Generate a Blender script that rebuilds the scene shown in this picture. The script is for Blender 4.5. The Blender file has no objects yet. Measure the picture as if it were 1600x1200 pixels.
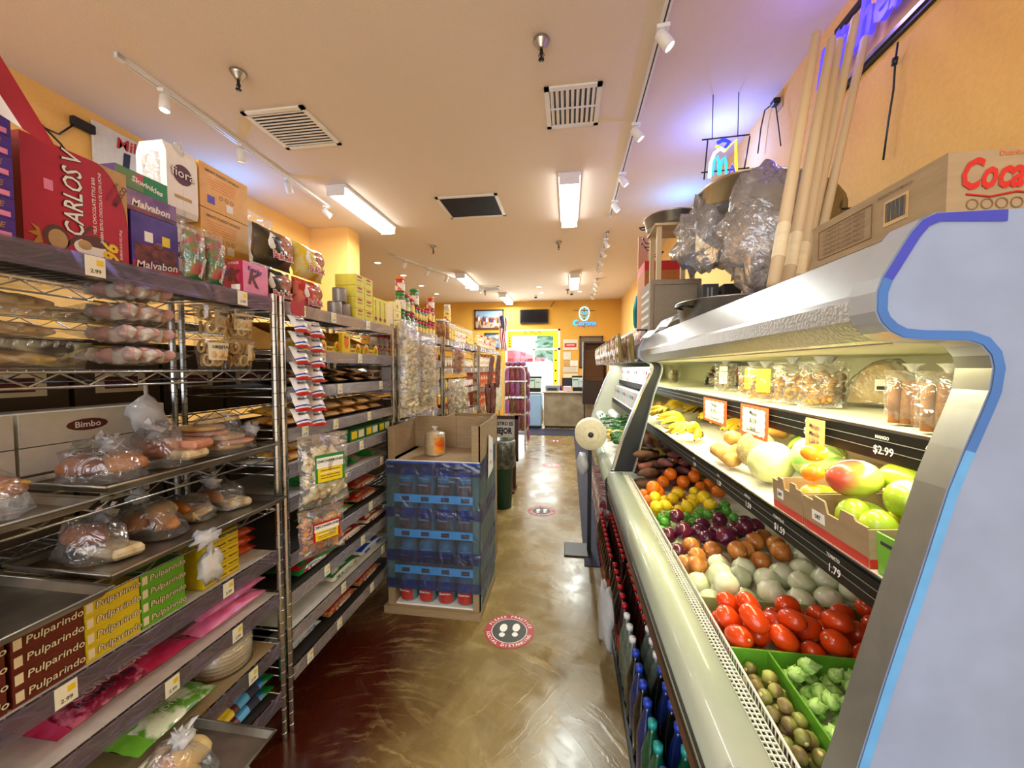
import bpy, math, random
from mathutils import Vector, Matrix, noise
R = math.radians
rnd = random.Random(7)
S = bpy.context.scene
COL = S.collection
# ---------------------------------------------------------------- camera
F, U0, V0, CH = 600.0, 888.0, 575.0, 1.5            # focal length (px of a 1600 wide frame), vanishing point, eye height
YAW = math.atan((U0 - 800) / F)
PITCH = math.atan((600 - V0) / math.hypot(F, U0 - 800))
cam = bpy.data.cameras.new('camera'); cam.sensor_width = 36; cam.lens = F / 1600 * 36
cam.clip_start = .05; cam.clip_end = 200
camo = bpy.data.objects.new('camera', cam); COL.objects.link(camo)
camo.location = (0, 0, CH); camo.rotation_euler = (math.pi / 2 - PITCH, 0, YAW)
S.camera = camo
# ---------------------------------------------------------------- view + world
S.view_settings.view_transform = 'Standard'; S.view_settings.look = 'None'
S.view_settings.gamma = 1; S.view_settings.use_curve_mapping = False
S.view_settings.exposure = 0.4
S.cycles.max_bounces = 7; S.cycles.transparent_max_bounces = 18
S.cycles.diffuse_bounces = 4; S.cycles.glossy_bounces = 4
S.cycles.caustics_reflective = False; S.cycles.caustics_refractive = False
S.cycles.sample_clamp_indirect = 6
W = bpy.data.worlds.new('daylight'); S.world = W; W.use_nodes = True
W.node_tree.nodes['Background'].inputs[0].default_value = (.86, .93, 1, 1)
W.node_tree.nodes['Background'].inputs[1].default_value = 2.2

CEIL = 3.45
def area(name, loc, rot, sx, sy, power, col, spread=180):
    l = bpy.data.lights.new(name, 'AREA'); l.shape = 'RECTANGLE'; l.size = sx; l.size_y = sy
    l.energy = power; l.color = col; l.spread = R(spread)
    o = bpy.data.objects.new(name, l); COL.objects.link(o); o.location = loc; o.rotation_euler = rot
    return o
def point(name, loc, power, col, rad=.05):
    l = bpy.data.lights.new(name, 'POINT'); l.energy = power; l.color = col; l.shadow_soft_size = rad
    o = bpy.data.objects.new(name, l); COL.objects.link(o); o.location = loc
    return o
# daylight entering by the glass shop front behind the camera, and by the far window
area('daylight_front', (-1.2, -2.9, 1.75), (R(90), 0, 0), 4.4, 2.6, 48, (.95, .95, 1))
area('daylight_back', (-1.05, 11.22, 1.5), (R(-90), 0, 0), 1.5, 2.2, 60, (.9, .96, 1))
# ceiling fluorescents: x, y centre
FLUO = [(-2.46, 4.45), (0, 4.55), (-2.2, 8.3), (.12, 8.6), (-1.7, 10.5)]
for fx, fy in FLUO:
    area('fluorescent_tube_light', (fx, fy, CEIL - .125), (0, 0, 0), .17, 1.14, 46, (.93, 1, .93))
# unseen fill lights added over and behind the camera, without fixtures
for fx, fy in [(-2.5, .2), (-.9, -1.3)]:
    area('fluorescent_tube_light', (fx, fy, CEIL - .125), (0, 0, 0), .17, 1.14, 26, (1, .95, .85))
# produce case tubes
area('case_tube_light', (.50, 1.52, 1.53), (0, R(-4), 0), .04, 1.7, 9, (1, .94, .5))
area('far_case_tube_light', (.56, 3.7, 1.54), (0, R(4), 0), .05, 2.2, 4.5, (.95, 1, .95))
area('shelf_tube_light', (.60, 1.5, 1.318), (0, R(8), 0), .03, 1.6, 3.2, (1, .96, .6))
# neon glow
point('neon_light', (1.2, 3.35, 3.2), 12, (.10, .20, 1), .05)
point('neon_light', (1.25, 4.6, 3.15), 9, (.05, .3, 1), .05)
point('neon_light', (-3.35, 3.5, 3.05), 9, (.05, .3, 1), .05)
point('neon_light', (1.25, 2.15, 3.2), 2, (.3, .2, 1), .05)

# ---------------------------------------------------------------- helpers
def lin(h):
    if not isinstance(h, str): return tuple(h[:3])
    c = [int(h[i:i + 2], 16) / 255 for i in (0, 2, 4)]
    return tuple(x / 12.92 if x <= .04045 else ((x + .055) / 1.055) ** 2.4 for x in c)
_b = None
def ray(u, v):
    cy, sy, cp, sp = math.cos(YAW), math.sin(YAW), math.cos(PITCH), math.sin(PITCH)
    f = Vector((-sy * cp, cy * cp, -sp)); r = Vector((cy, sy, 0)); w = Vector((-sy * sp, cy * sp, cp))
    return f + r * ((u - 800) / F) + w * ((600 - v) / F)
def P(u, v, x=None, y=None, z=None, zx=0.0):
    """point of the photo (u, v) on a known plane: x, y or z (+ zx per metre of x)"""
    d = ray(u, v)
    if x is not None: t = x / d.x
    elif y is not None: t = y / d.y
    else: t = (z - CH) / (d.z - zx * d.x)
    return Vector((d.x * t, d.y * t, CH + d.z * t))
ORD = ['first', 'second', 'third', 'fourth', 'fifth', 'sixth', 'seventh', 'eighth', 'ninth', 'tenth', 'eleventh', 'twelfth',
       'thirteenth', 'fourteenth', 'fifteenth', 'sixteenth', 'seventeenth', 'eighteenth', 'nineteenth', 'twentieth'] + ['%dst' % k if k % 10 == 1 else '%dnd' % k if k % 10 == 2 else '%drd' % k if k % 10 == 3 else '%dth' % k for k in range(21, 60)]
M = {}
def nodes(m):
    m.use_nodes = True; nt = m.node_tree; return nt, nt.nodes, nt.links, nt.nodes['Principled BSDF']
def mat(name, col, rough=.5, metal=0, var=.06, scale=30, bump=0, col2=None, stretch=None, inst=0, emit=0, coat=0, spec=None, thr=None, alpha=None, sub=0):
    """procedural surface: noise between two tones (+ optional bump, per-copy shift of tone)"""
    if name in M: return M[name]
    m = bpy.data.materials.new(name); M[name] = m
    nt, N, L, B = nodes(m)
    c = lin(col); c2 = lin(col2) if col2 else tuple(max(0, x * (1 - var * 2)) for x in c)
    tc = N.new('ShaderNodeTexCoord'); src = tc.outputs['Object']
    if stretch:
        mp = N.new('ShaderNodeMapping'); mp.inputs['Scale'].default_value = stretch
        L.new(src, mp.inputs[0]); src = mp.outputs[0]
    nz = N.new('ShaderNodeTexNoise'); nz.inputs['Scale'].default_value = scale; nz.inputs['Detail'].default_value = 3
    L.new(src, nz.inputs['Vector'])
    rp = N.new('ShaderNodeValToRGB'); t = thr or (.35, .65)
    rp.color_ramp.elements[0].position = t[0]; rp.color_ramp.elements[1].position = t[1]
    rp.color_ramp.elements[0].color = (*c, 1); rp.color_ramp.elements[1].color = (*c2, 1)
    L.new(nz.outputs[0], rp.inputs[0]); out = rp.outputs[0]
    if inst:
        oi = N.new('ShaderNodeObjectInfo'); mr = N.new('ShaderNodeMapRange')
        mr.inputs[3].default_value = 1 - inst; mr.inputs[4].default_value = 1 + inst
        L.new(oi.outputs['Random'], mr.inputs[0])
        hs = N.new('ShaderNodeHueSaturation'); L.new(out, hs.inputs['Color']); L.new(mr.outputs[0], hs.inputs['Value'])
        out = hs.outputs[0]
    L.new(out, B.inputs['Base Color'])
    B.inputs['Roughness'].default_value = rough; B.inputs['Metallic'].default_value = metal
    if spec is not None: B.inputs['Specular IOR Level'].default_value = spec
    if coat: B.inputs['Coat Weight'].default_value = coat; B.inputs['Coat Roughness'].default_value = .08
    if emit: L.new(out, B.inputs['Emission Color']); B.inputs['Emission Strength'].default_value = emit
    if sub: B.inputs['Subsurface Weight'].default_value = sub; B.inputs['Subsurface Radius'].default_value = (.02, .01, .005)
    if bump:
        bp = N.new('ShaderNodeBump'); bp.inputs['Strength'].default_value = bump; bp.inputs['Distance'].default_value = .01
        L.new(nz.outputs[0], bp.inputs['Height']); L.new(bp.outputs[0], B.inputs['Normal'])
    return m
def film(name, col=(1, 1, 1), fac=.22, rough=.12, scale=18, haze=.06):
    """thin clear plastic: transparent + wrinkled gloss + a little haze"""
    if name in M: return M[name]
    m = bpy.data.materials.new(name); M[name] = m
    nt, N, L, B = nodes(m); N.remove(B); out = N['Material Output']
    tr = N.new('ShaderNodeBsdfTransparent'); tr.inputs[0].default_value = (*lin(col), 1)
    gl = N.new('ShaderNodeBsdfGlossy'); gl.inputs['Roughness'].default_value = rough; gl.inputs[0].default_value = (.9, .9, .92, 1)
    df = N.new('ShaderNodeBsdfDiffuse'); df.inputs[0].default_value = (.85, .85, .86, 1)
    tc = N.new('ShaderNodeTexCoord'); nz = N.new('ShaderNodeTexNoise'); nz.inputs['Scale'].default_value = scale; nz.inputs['Distortion'].default_value = 1.5
    L.new(tc.outputs['Object'], nz.inputs['Vector'])
    bp = N.new('ShaderNodeBump'); bp.inputs['Strength'].default_value = .9; bp.inputs['Distance'].default_value = .02
    L.new(nz.outputs[0], bp.inputs['Height']); L.new(bp.outputs[0], gl.inputs['Normal'])
    mx = N.new('ShaderNodeMixShader'); lw = N.new('ShaderNodeLayerWeight'); lw.inputs[0].default_value = .35
    L.new(bp.outputs[0], lw.inputs['Normal'])
    mr = N.new('ShaderNodeMapRange'); mr.inputs[3].default_value = fac * .45; mr.inputs[4].default_value = min(1, fac * 2.6)
    L.new(lw.outputs[0], mr.inputs[0]); L.new(mr.outputs[0], mx.inputs[0])
    L.new(tr.outputs[0], mx.inputs[1]); L.new(gl.outputs[0], mx.inputs[2])
    m2 = N.new('ShaderNodeMixShader'); m2.inputs[0].default_value = haze
    L.new(mx.outputs[0], m2.inputs[1]); L.new(df.outputs[0], m2.inputs[2]); L.new(m2.outputs[0], out.inputs[0])
    return m

class MB:
    def __init__(s): s.v = []; s.f = []; s.m = []; s.s = []; s.mats = []
    def mi(s, m):
        if isinstance(m, str): m = M[m]
        if m not in s.mats: s.mats.append(m)
        return s.mats.index(m)
    def add(s, vs, fs, m, smooth=False, T=None):
        k = len(s.v)
        s.v += [tuple(T @ Vector(v)) for v in vs] if T is not None else [tuple(v) for v in vs]
        i = s.mi(m)
        for f in fs: s.f.append([a + k for a in f]); s.m.append(i); s.s.append(smooth)
        return s
    def box(s, x0, x1, y0, y1, z0, z1, m, T=None, c=0):
        if c:                                               # chamfered box: every edge cut by c
            vs = []; 
            for zz, ins in ((z0, c), (z0 + c, 0), (z1 - c, 0), (z1, c)):
                a0, a1, b0, b1 = x0 + ins, x1 - ins, y0 + ins, y1 - ins
                k = c * .9 if not ins else c * .4
                vs += [(a0 + k, b0, zz), (a1 - k, b0, zz), (a1, b0 + k, zz), (a1, b1 - k, zz), (a1 - k, b1, zz), (a0 + k, b1, zz), (a0, b1 - k, zz), (a0, b0 + k, zz)]
            fs = [[7, 6, 5, 4, 3, 2, 1, 0], [24 + i for i in range(8)]]
            for r in range(3):
                for i in range(8): j = (i + 1) % 8; fs.append([r * 8 + i, r * 8 + j, r * 8 + 8 + j, r * 8 + 8 + i])
            return s.add(vs, fs, m, False, T)
        vs = [(x0, y0, z0), (x1, y0, z0), (x1, y1, z0), (x0, y1, z0), (x0, y0, z1), (x1, y0, z1), (x1, y1, z1), (x0, y1, z1)]
        return s.add(vs, [(0, 3, 2, 1), (4, 5, 6, 7), (0, 1, 5, 4), (1, 2, 6, 5), (2, 3, 7, 6), (3, 0, 4, 7)], m, False, T)
    def quad(s, a, b, c, d, m): return s.add([a, b, c, d], [(0, 1, 2, 3)], m)
    def lathe(s, prof, m, n=16, T=None, smooth=True, cap=True):
        vs = []; fs = []
        for r, z in prof:
            for i in range(n): a = 2 * math.pi * i / n; vs.append((r * math.cos(a), r * math.sin(a), z))
        for k in range(len(prof) - 1):
            for i in range(n): j = (i + 1) % n; fs.append((k * n + i, k * n + j, k * n + n + j, k * n + n + i))
        if cap:
            if prof[0][0] > 1e-4: fs.append(list(range(n - 1, -1, -1)))
            if prof[-1][0] > 1e-4: fs.append([(len(prof) - 1) * n + i for i in range(n)])
        return s.add(vs, fs, m, smooth, T)
    def tube(s, pts, r, m, n=6, T=None, smooth=True, rs=None):
        pts = [Vector(p) for p in pts]; vs = []; fs = []; up = None
        for k, p in enumerate(pts):
            d = (pts[min(k + 1, len(pts) - 1)] - pts[max(k - 1, 0)]).normalized()
            if up is None:
                up = Vector((0, 0, 1)) if abs(d.z) < .9 else Vector((1, 0, 0))
            a = d.cross(up).normalized(); b = a.cross(d).normalized(); up = b
            rr = rs[k] if rs else r
            for i in range(n): t = 2 * math.pi * i / n; vs.append(p + a * (rr * math.cos(t)) + b * (rr * math.sin(t)))
        for k in range(len(pts) - 1):
            for i in range(n): j = (i + 1) % n; fs.append((k * n + j, k * n + i, k * n + n + i, k * n + n + j))
        fs.append(list(range(n))); fs.append([(len(pts) - 1) * n + i for i in range(n - 1, -1, -1)])
        return s.add(vs, fs, m, smooth, T)
    def prism(s, prof, ax, a0, a1, m, smooth=False, T=None):
        """outline prof (2-D) extruded along ax from a0 to a1; ax 'y': prof=(x,z); 'x': (y,z); 'z': (x,y)"""
        def p3(p, a): return {'y': (p[0], a, p[1]), 'x': (a, p[0], p[1]), 'z': (p[0], p[1], a)}[ax]
        n = len(prof); vs = [p3(p, a0) for p in prof] + [p3(p, a1) for p in prof]
        fs = [(i, (i + 1) % n, n + (i + 1) % n, n + i) for i in range(n)] + [list(range(n - 1, -1, -1)), list(range(n, 2 * n))]
        return s.add(vs, fs, m, smooth, T)
    def ball(s, rx, ry, rz, m, n=12, T=None, wob=0, freq=3, seed=0, flat=0, pinch=0):
        vs = []; fs = []; k = n // 2 + 1
        for a in range(k + 1):
            th = math.pi * a / k
            for i in range(n):
                ph = 2 * math.pi * i / n
                d = Vector((math.sin(th) * math.cos(ph), math.sin(th) * math.sin(ph), math.cos(th)))
                q = 1 + (wob * noise.noise(d * freq + Vector((seed * 7.3, seed, 0))) if wob else 0)
                z = d.z * rz * q
                if pinch: q *= 1 - pinch * max(0, d.z) ** 3
                if flat and z < 0: z *= 1 - flat
                vs.append((d.x * rx * q, d.y * ry * q, z))
        for a in range(k):
            for i in range(n): j = (i + 1) % n; fs.append((a * n + i, a * n + n + i, a * n + n + j, a * n + j))
        return s.add(vs, fs, m, True, T)
    def pouch(s, w, h, t, m, nu=10, nv=12, crimp=.06, wob=.004, seed=0, bands=None, T=None, sides=.0, sag=0):
        """pillow pack: width w (x), length h (y), thickness t (z), flat crimped ends; bands = [(upto, mat)] along the length"""
        for side in (1, -1):
            vs = []
            for j in range(nv + 1):
                q = j / nv; e = min(q, 1 - q)
                kz = 0 if e < crimp * .5 else min(1, ((e - crimp * .5) / .28)) ** .5
                for i in range(nu + 1):
                    p = i / nu * 2 - 1
                    kx = (1 - abs(p) ** 2.6) ** .6 if abs(p) < 1 else 0
                    wz = noise.noise(Vector((p * 2.2 + seed * 3.1, q * 5, seed))) * wob * 2 * kx
                    pull = 1 - .06 * kz * (1 if not sides else 0) - .03 * math.sin(q * 9 + seed) * kz
                    zz = side * (t / 2 * kx * kz) + wz * (1 if side > 0 else .3) + side * .0006
                    vs.append((p * w / 2 * pull, (q - .5) * h, zz - sag * (q - .5) ** 2))
            fs = {}
            for j in range(nv):
                q = (j + .5) / nv; mm = m
                if bands:
                    for up, bm in bands:
                        if q <= up: mm = bm; break
                for i in range(nu):
                    a = j * (nu + 1) + i; f = (a, a + 1, a + nu + 2, a + nu + 1)
                    fs.setdefault(id(mm), (mm, []))[1].append(f if side > 0 else f[::-1])
            for mm, ff in fs.values(): s.add(vs, ff, mm, True, T)
        return s
    def text(s, txt, size, m, T, bold=0, shear=0, ext=.0004, ax='CENTER', sx=1, space=1):
        vs, fs = glyphs(txt, bold, shear, ax, space)
        Z = ext
        s.add([(v[0] * size * sx, v[1] * size, Z) for v in vs], fs, m, False, T)
        return s
    def build(s, name, parent=None, label=None, cat=None, group=None, loc=None, rot=None, kind=None):
        me = bpy.data.meshes.new(name); me.from_pydata(s.v, [], s.f)
        for m in s.mats: me.materials.append(m)
        me.polygons.foreach_set('material_index', s.m); me.polygons.foreach_set('use_smooth', s.s); me.update()
        o = bpy.data.objects.new(name, me); COL.objects.link(o)
        if parent is not None: o.parent = parent
        return tag(o, label, cat, group, loc, rot, kind)
def tag(o, label=None, cat=None, group=None, loc=None, rot=None, kind=None):
    if label: o['label'] = label
    if cat: o['category'] = cat
    if group: o['group'] = group
    if kind: o['kind'] = kind
    if loc is not None: o.location = loc
    if rot is not None: o.rotation_euler = rot
    return o
_gl = {}
def glyphs(txt, bold=0, shear=0, ax='CENTER', space=1):
    k = (txt, bold, shear, ax, space)
    if k not in _gl:
        cu = bpy.data.curves.new('t', 'FONT'); cu.body = txt; cu.size = 1; cu.offset = bold; cu.shear = shear
        cu.align_x = ax; cu.align_y = 'CENTER'; cu.resolution_u = 2; cu.space_character = space
        o = bpy.data.objects.new('t', cu); COL.objects.link(o)
        bpy.context.view_layer.update()
        me = bpy.data.meshes.new_from_object(o.evaluated_get(bpy.context.evaluated_depsgraph_get()))
        _gl[k] = ([tuple(v.co) for v in me.vertices], [list(p.vertices) for p in me.polygons])
        bpy.data.objects.remove(o); bpy.data.curves.remove(cu); bpy.data.meshes.remove(me)
    return _gl[k]
def empty(name, label=None, cat=None, group=None, loc=(0, 0, 0), rot=(0, 0, 0), parent=None):
    o = bpy.data.objects.new(name, None); COL.objects.link(o); o.empty_display_size = .05
    if parent is not None: o.parent = parent
    return tag(o, label, cat, group, loc, rot)
def dup(o, label=None, loc=None, rot=None, group=None, scale=None, parent=None):
    c = o.copy(); COL.objects.link(c)
    if parent is not None: c.parent = parent
    for ch in list(o.children): dup(ch, parent=c)
    tag(c, label, None, group, loc, rot)
    if scale is not None: c.scale = scale if hasattr(scale, '__len__') else (scale,) * 3
    return c
def TR(loc=(0, 0, 0), rx=0, ry=0, rz=0):
    return Matrix.Translation(loc) @ Matrix.Rotation(R(rz), 4, 'Z') @ Matrix.Rotation(R(ry), 4, 'Y') @ Matrix.Rotation(R(rx), 4, 'X')
def FACE(face, loc, roll=0):
    """text plane frame: reads on a face whose outward normal is given"""
    if face == '+x': b = Matrix(((0, 0, 1), (1, 0, 0), (0, 1, 0)))
    elif face == '-x': b = Matrix(((0, 0, -1), (-1, 0, 0), (0, 1, 0)))
    elif face == '-y': b = Matrix(((1, 0, 0), (0, 0, -1), (0, 1, 0)))
    elif face == '+y': b = Matrix(((-1, 0, 0), (0, 0, 1), (0, 1, 0)))
    elif face == 'up': b = Matrix.Identity(3)
    elif face == 'upx': b = Matrix(((0, -1, 0), (1, 0, 0), (0, 0, 1)))       # flat, read from +x side
    return Matrix.Translation(loc) @ b.to_4x4() @ Matrix.Rotation(R(roll), 4, 'Z')
def extent(o, M_=None):
    """bounding box of a thing with its parts, in the frame of its own location, rotation and scale applied"""
    T = Matrix.LocRotScale(Vector((0, 0, 0)), o.rotation_euler, o.scale) if M_ is None else M_ @ Matrix.LocRotScale(o.location, o.rotation_euler, o.scale)
    pts = [T @ v.co for v in o.data.vertices] if o.type == 'MESH' else []
    lo = [min((p[i] for p in pts), default=9e9) for i in range(3)]; hi = [max((p[i] for p in pts), default=-9e9) for i in range(3)]
    for c in o.children:
        a, b_ = extent(c, T); lo = [min(x, y) for x, y in zip(lo, a)]; hi = [max(x, y) for x, y in zip(hi, b_)]
    return lo, hi
PR = {}                                                     # prototypes
def once(key, fn):
    """first request returns the fresh object itself, later ones a copy (with copies of its parts)"""
    if key not in PR: PR[key] = fn(); return PR[key]
    return dup(PR[key])
def place(key, fn, label, cat, group, loc, rot=(0, 0, 0), scale=None):
    o = once(key, fn); tag(o, label, cat, group, loc, rot)
    if scale is not None: o.scale = scale if hasattr(scale, '__len__') else (scale,) * 3
    elif key in PR and o is not PR[key]: o.scale = (1, 1, 1)
    return o

# ---------------------------------------------------------------- materials
mat('ceiling_paint', 'E6D6C4', .85, scale=120, bump=.25, var=.02)
mat('yellow_wall', 'EFBC68', .8, scale=60, var=.03, bump=.08)
mat('rear_wall', 'E4AE48', .8, scale=40, var=.04, bump=.05)
mat('white_plastic', 'EDECE6', .4, var=.02); mat('white_metal', 'E8E6E0', .35, var=.02); mat('off_white', 'DAD6C8', .6, var=.04)
mat('chrome', 'C9C9C6', .22, 1, var=.08, scale=9); mat('steel', 'B9B8B2', .3, 1, var=.12, scale=14, stretch=(1, 1, .15))
mat('tray_metal', 'B4ADA0', .36, .9, var=.25, scale=8); mat('dark_metal', '2A2826', .4, .6)
mat('black_plastic', '121214', .4); mat('dark_grey', '3A3A3C', .5); mat('grey_plastic', '8A8B8C', .45); mat('rubber', '1A1A1A', .7)
mat('cardboard', 'A38A66', .8, var=.08, scale=12, stretch=(1, 1, 6)); mat('cardboard_dark', '7C5C3A', .85, var=.1, scale=10)
mat('red_print', 'C2201C', .5); mat('red', 'B80F18', .45, var=.05); mat('white', 'F2F0EA', .5, var=.02); mat('black', '0C0B0C', .5)
mat('yellow', 'F0CF1E', .45, var=.05); mat('green', '1E8A3A', .4, var=.08); mat('blue', '2148B4', .4, var=.06); mat('orange', 'E8701A', .45)
mat('pink', 'EE8FB4', .4, var=.06); mat('magenta', 'B3124A', .35, var=.12); mat('purple', '4A2C8C', .35, var=.12); mat('brown', '5A3420', .5)
mat('tan', 'C9A36A', .6, var=.1); mat('cream', 'EBDDB8', .6, var=.05); mat('gold', 'C99A3A', .35, .3, var=.15, scale=20)
mat('dark_red', '5E1712', .45, var=.1); mat('light_blue', '4FA6E0', .4); mat('lime_green', '7CC23A', .45, var=.08); mat('teal', '1F8E8A', .5)
mat('wood', 'D6BE96', .6, scale=6, stretch=(1, 1, .08), col2='B99A6C', bump=.1); mat('dark_wood', '4A2A18', .5, scale=6, stretch=(1, 1, .1))
mat('price_paper', 'F1EEDB', .7, var=.02); mat('shelf_strip', '7E7084', .28, var=.25, scale=25, col2='A79AA4', coat=.6)
mat('clear_strip', '9B95A0', .25, .3, var=.2, scale=22, col2='6A6470', coat=.5)
film('film'); film('film_soft', fac=.16, haze=.1, rough=.2); film('film_knot', fac=.35, haze=.42, rough=.2, scale=40); film('clear_plastic', fac=.12, haze=.03, rough=.05, scale=3)
film('glass', fac=.1, haze=.0, rough=.02, scale=.5); film('blue_wrap', col='8CCBEE', fac=.12, haze=.05, rough=.15, scale=5)
film('marsh_film', fac=.14, haze=.08)
# ---------------------------------------------------------------- room shell
def structure(mb, name): return mb.build(name, kind='structure')
def floor_material():
    m = bpy.data.materials.new('stained_concrete'); M['floor'] = m
    nt, N, L, B = nodes(m)
    tc = N.new('ShaderNodeTexCoord'); OB = tc.outputs['Object']
    def math_(op, a, b_=None, c_=None):
        n = N.new('ShaderNodeMath'); n.operation = op
        for i, v in enumerate((a, b_, c_)):
            if v is None: continue
            if isinstance(v, (int, float)): n.inputs[i].default_value = v
            else: L.new(v, n.inputs[i])
        return n.outputs[0]
    def noise_(sc, det=4, rough=.6, vec=OB, dist=0):
        n = N.new('ShaderNodeTexNoise'); n.inputs['Scale'].default_value = sc; n.inputs['Detail'].default_value = det; n.inputs['Roughness'].default_value = rough; n.inputs['Distortion'].default_value = dist
        L.new(vec, n.inputs['Vector']); return n.outputs[0]
    def rng(v, a, b_, c_=0, d_=1):
        n = N.new('ShaderNodeMapRange'); n.inputs[1].default_value = a; n.inputs[2].default_value = b_; n.inputs[3].default_value = c_; n.inputs[4].default_value = d_; L.new(v, n.inputs[0]); return n.outputs[0]
    sx = N.new('ShaderNodeSeparateXYZ'); L.new(OB, sx.inputs[0]); X, Y = sx.outputs[0], sx.outputs[1]
    big = noise_(1.3, 6, .62, dist=.8); mid_ = noise_(4.5, 5, .65, dist=.5)
    # arcs left by the trowel: streaks that run round a centre
    def arcs(cx, cy, fr, fa):
        dx = math_('SUBTRACT', X, cx); dy = math_('SUBTRACT', Y, cy)
        r = math_('SQRT', math_('ADD', math_('MULTIPLY', dx, dx), math_('MULTIPLY', dy, dy))); a = math_('ARCTAN2', dy, dx)
        r = math_('ADD', r, math_('MULTIPLY', mid_, .10))
        cb = N.new('ShaderNodeCombineXYZ'); L.new(math_('MULTIPLY', r, fr), cb.inputs[0]); L.new(math_('MULTIPLY', a, fa), cb.inputs[1])
        return rng(noise_(1, 3, .6, vec=cb.outputs[0]), .54, .72)
    s1 = math_('MULTIPLY', arcs(-.75, .9, 34, 2.2), rng(noise_(1.9, 2), .45, .6)); s2 = math_('MULTIPLY', arcs(.6, 3.2, 26, 3), rng(noise_(2.4, 2, vec=OB), .5, .62)); s3 = math_('MULTIPLY', arcs(-1.8, 2.6, 30, 3), rng(big, .48, .6))
    st = math_('MINIMUM', math_('ADD', math_('ADD', s1, math_('MULTIPLY', s2, .5)), math_('MULTIPLY', s3, .7)), 1)
    r1 = N.new('ShaderNodeValToRGB'); e = r1.color_ramp.elements
    e[0].position = .34; e[0].color = (*lin('735C34'), 1); e[1].position = .68; e[1].color = (*lin('A48E5E'), 1)
    k = e.new(.5); k.color = (*lin('857042'), 1)
    L.new(math_('ADD', math_('MULTIPLY', big, .6), math_('MULTIPLY', mid_, .4)), r1.inputs[0])
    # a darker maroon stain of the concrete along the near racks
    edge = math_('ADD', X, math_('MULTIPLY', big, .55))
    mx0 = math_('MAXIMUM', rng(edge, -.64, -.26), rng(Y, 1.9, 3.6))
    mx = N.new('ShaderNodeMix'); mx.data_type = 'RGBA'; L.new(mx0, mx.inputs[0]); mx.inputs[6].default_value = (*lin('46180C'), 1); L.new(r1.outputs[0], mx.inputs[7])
    m2 = N.new('ShaderNodeMix'); m2.data_type = 'RGBA'; m2.inputs[7].default_value = (*lin('CDB27A'), 1)
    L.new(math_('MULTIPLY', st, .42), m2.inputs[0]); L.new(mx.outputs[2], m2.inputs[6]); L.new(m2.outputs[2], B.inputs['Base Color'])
    L.new(rng(mid_, .3, .7, .14, .36), B.inputs['Roughness'])
    bp = N.new('ShaderNodeBump'); bp.inputs['Strength'].default_value = .1; bp.inputs['Distance'].default_value = .008; L.new(st, bp.inputs['Height']); L.new(bp.outputs[0], B.inputs['Normal'])
    return m
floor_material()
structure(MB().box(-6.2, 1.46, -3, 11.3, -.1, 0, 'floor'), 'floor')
structure(MB().box(-6.3, 1.6, -3.1, 11.5, CEIL, CEIL + .1, 'ceiling_paint'), 'ceiling')
structure(MB().box(1.46, 1.6, -3, 11.3, -.1, CEIL, 'yellow_wall'), 'wall_right')
structure(MB().box(-3.75, -3.6, -3, 5.0, -.1, CEIL, 'yellow_wall'), 'wall_left')
structure(MB().box(-6.2, -3.03, 5.0, 5.3, -.1, CEIL, 'yellow_wall'), 'wall_pillar')
structure(MB().box(-6.35, -6.2, 5.0, 11.4, -.1, CEIL, 'rear_wall'), 'wall_rear_left')
WX0, WX1, WZ0, WZ1 = -1.86, -.24, .26, 2.64
b = MB()
b.box(-6.3, WX0, 11.3, 11.45, -.1, CEIL, 'rear_wall'); b.box(WX1, 1.6, 11.3, 11.45, -.1, CEIL, 'rear_wall')
b.box(WX0, WX1, 11.3, 11.45, -.1, WZ0, 'rear_wall'); b.box(WX0, WX1, 11.3, 11.45, WZ1, CEIL, 'rear_wall'); structure(b, 'wall_back')
b = MB(); b.box(-6.2, 1.6, -3.15, -3, 3.2, CEIL, 'yellow_wall'); b.box(-6.2, 1.6, -3.15, -3, -.1, .25, 'yellow_wall')
for x in (-6.2, -3.7, -1.2, 1.45): b.box(x, x + .12, -3.15, -3, .25, 3.2, 'dark_metal')
structure(b, 'wall_front')
# far window: frame, mullions, panes, painted yellow border lettering
b = MB()
for x0, x1 in ((WX0, WX0 + .06), (WX1 - .06, WX1), (-1.04, -.98)): b.box(x0, x1, 11.3, 11.36, WZ0, 2.06 if x0 == -1.04 else WZ1, 'white_metal')
for z0, z1 in ((WZ0, WZ0 + .06), (WZ1 - .05, WZ1), (2.03, 2.09)): b.box(WX0, WX1, 11.3, 11.36, z0, z1, 'white_metal')
win = structure(b, 'window_1')
MB().box(WX0, WX1, 11.335, 11.34, WZ0, WZ1, 'glass').build('pane', win)
b = MB(); mat('yellow_film', 'F4E01C', .5, emit=.9)
b.box(WX0 + .06, WX1 - .06, 11.325, 11.33, 2.45, 2.59, 'yellow_film'); b.box(WX0 + .06, WX0 + .2, 11.325, 11.33, 2.09, 2.45, 'yellow_film')
b.box(WX1 - .2, WX1 - .06, 11.325, 11.33, .9, 2.45, 'yellow_film')
b.text('BUENO', .15, 'brown', FACE('-y', (-1.05, 11.323, 2.52)), .02)
for k in range(4): b.box(WX0 + .1, WX0 + .16, 11.322, 11.325, 2.13 + k * .08, 2.17 + k * .08, 'brown'); b.box(WX1 - .16, WX1 - .1, 11.322, 11.325, 1.1 + k * .3, 1.16 + k * .3, 'brown')
b.build('window_lettering', win)
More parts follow.
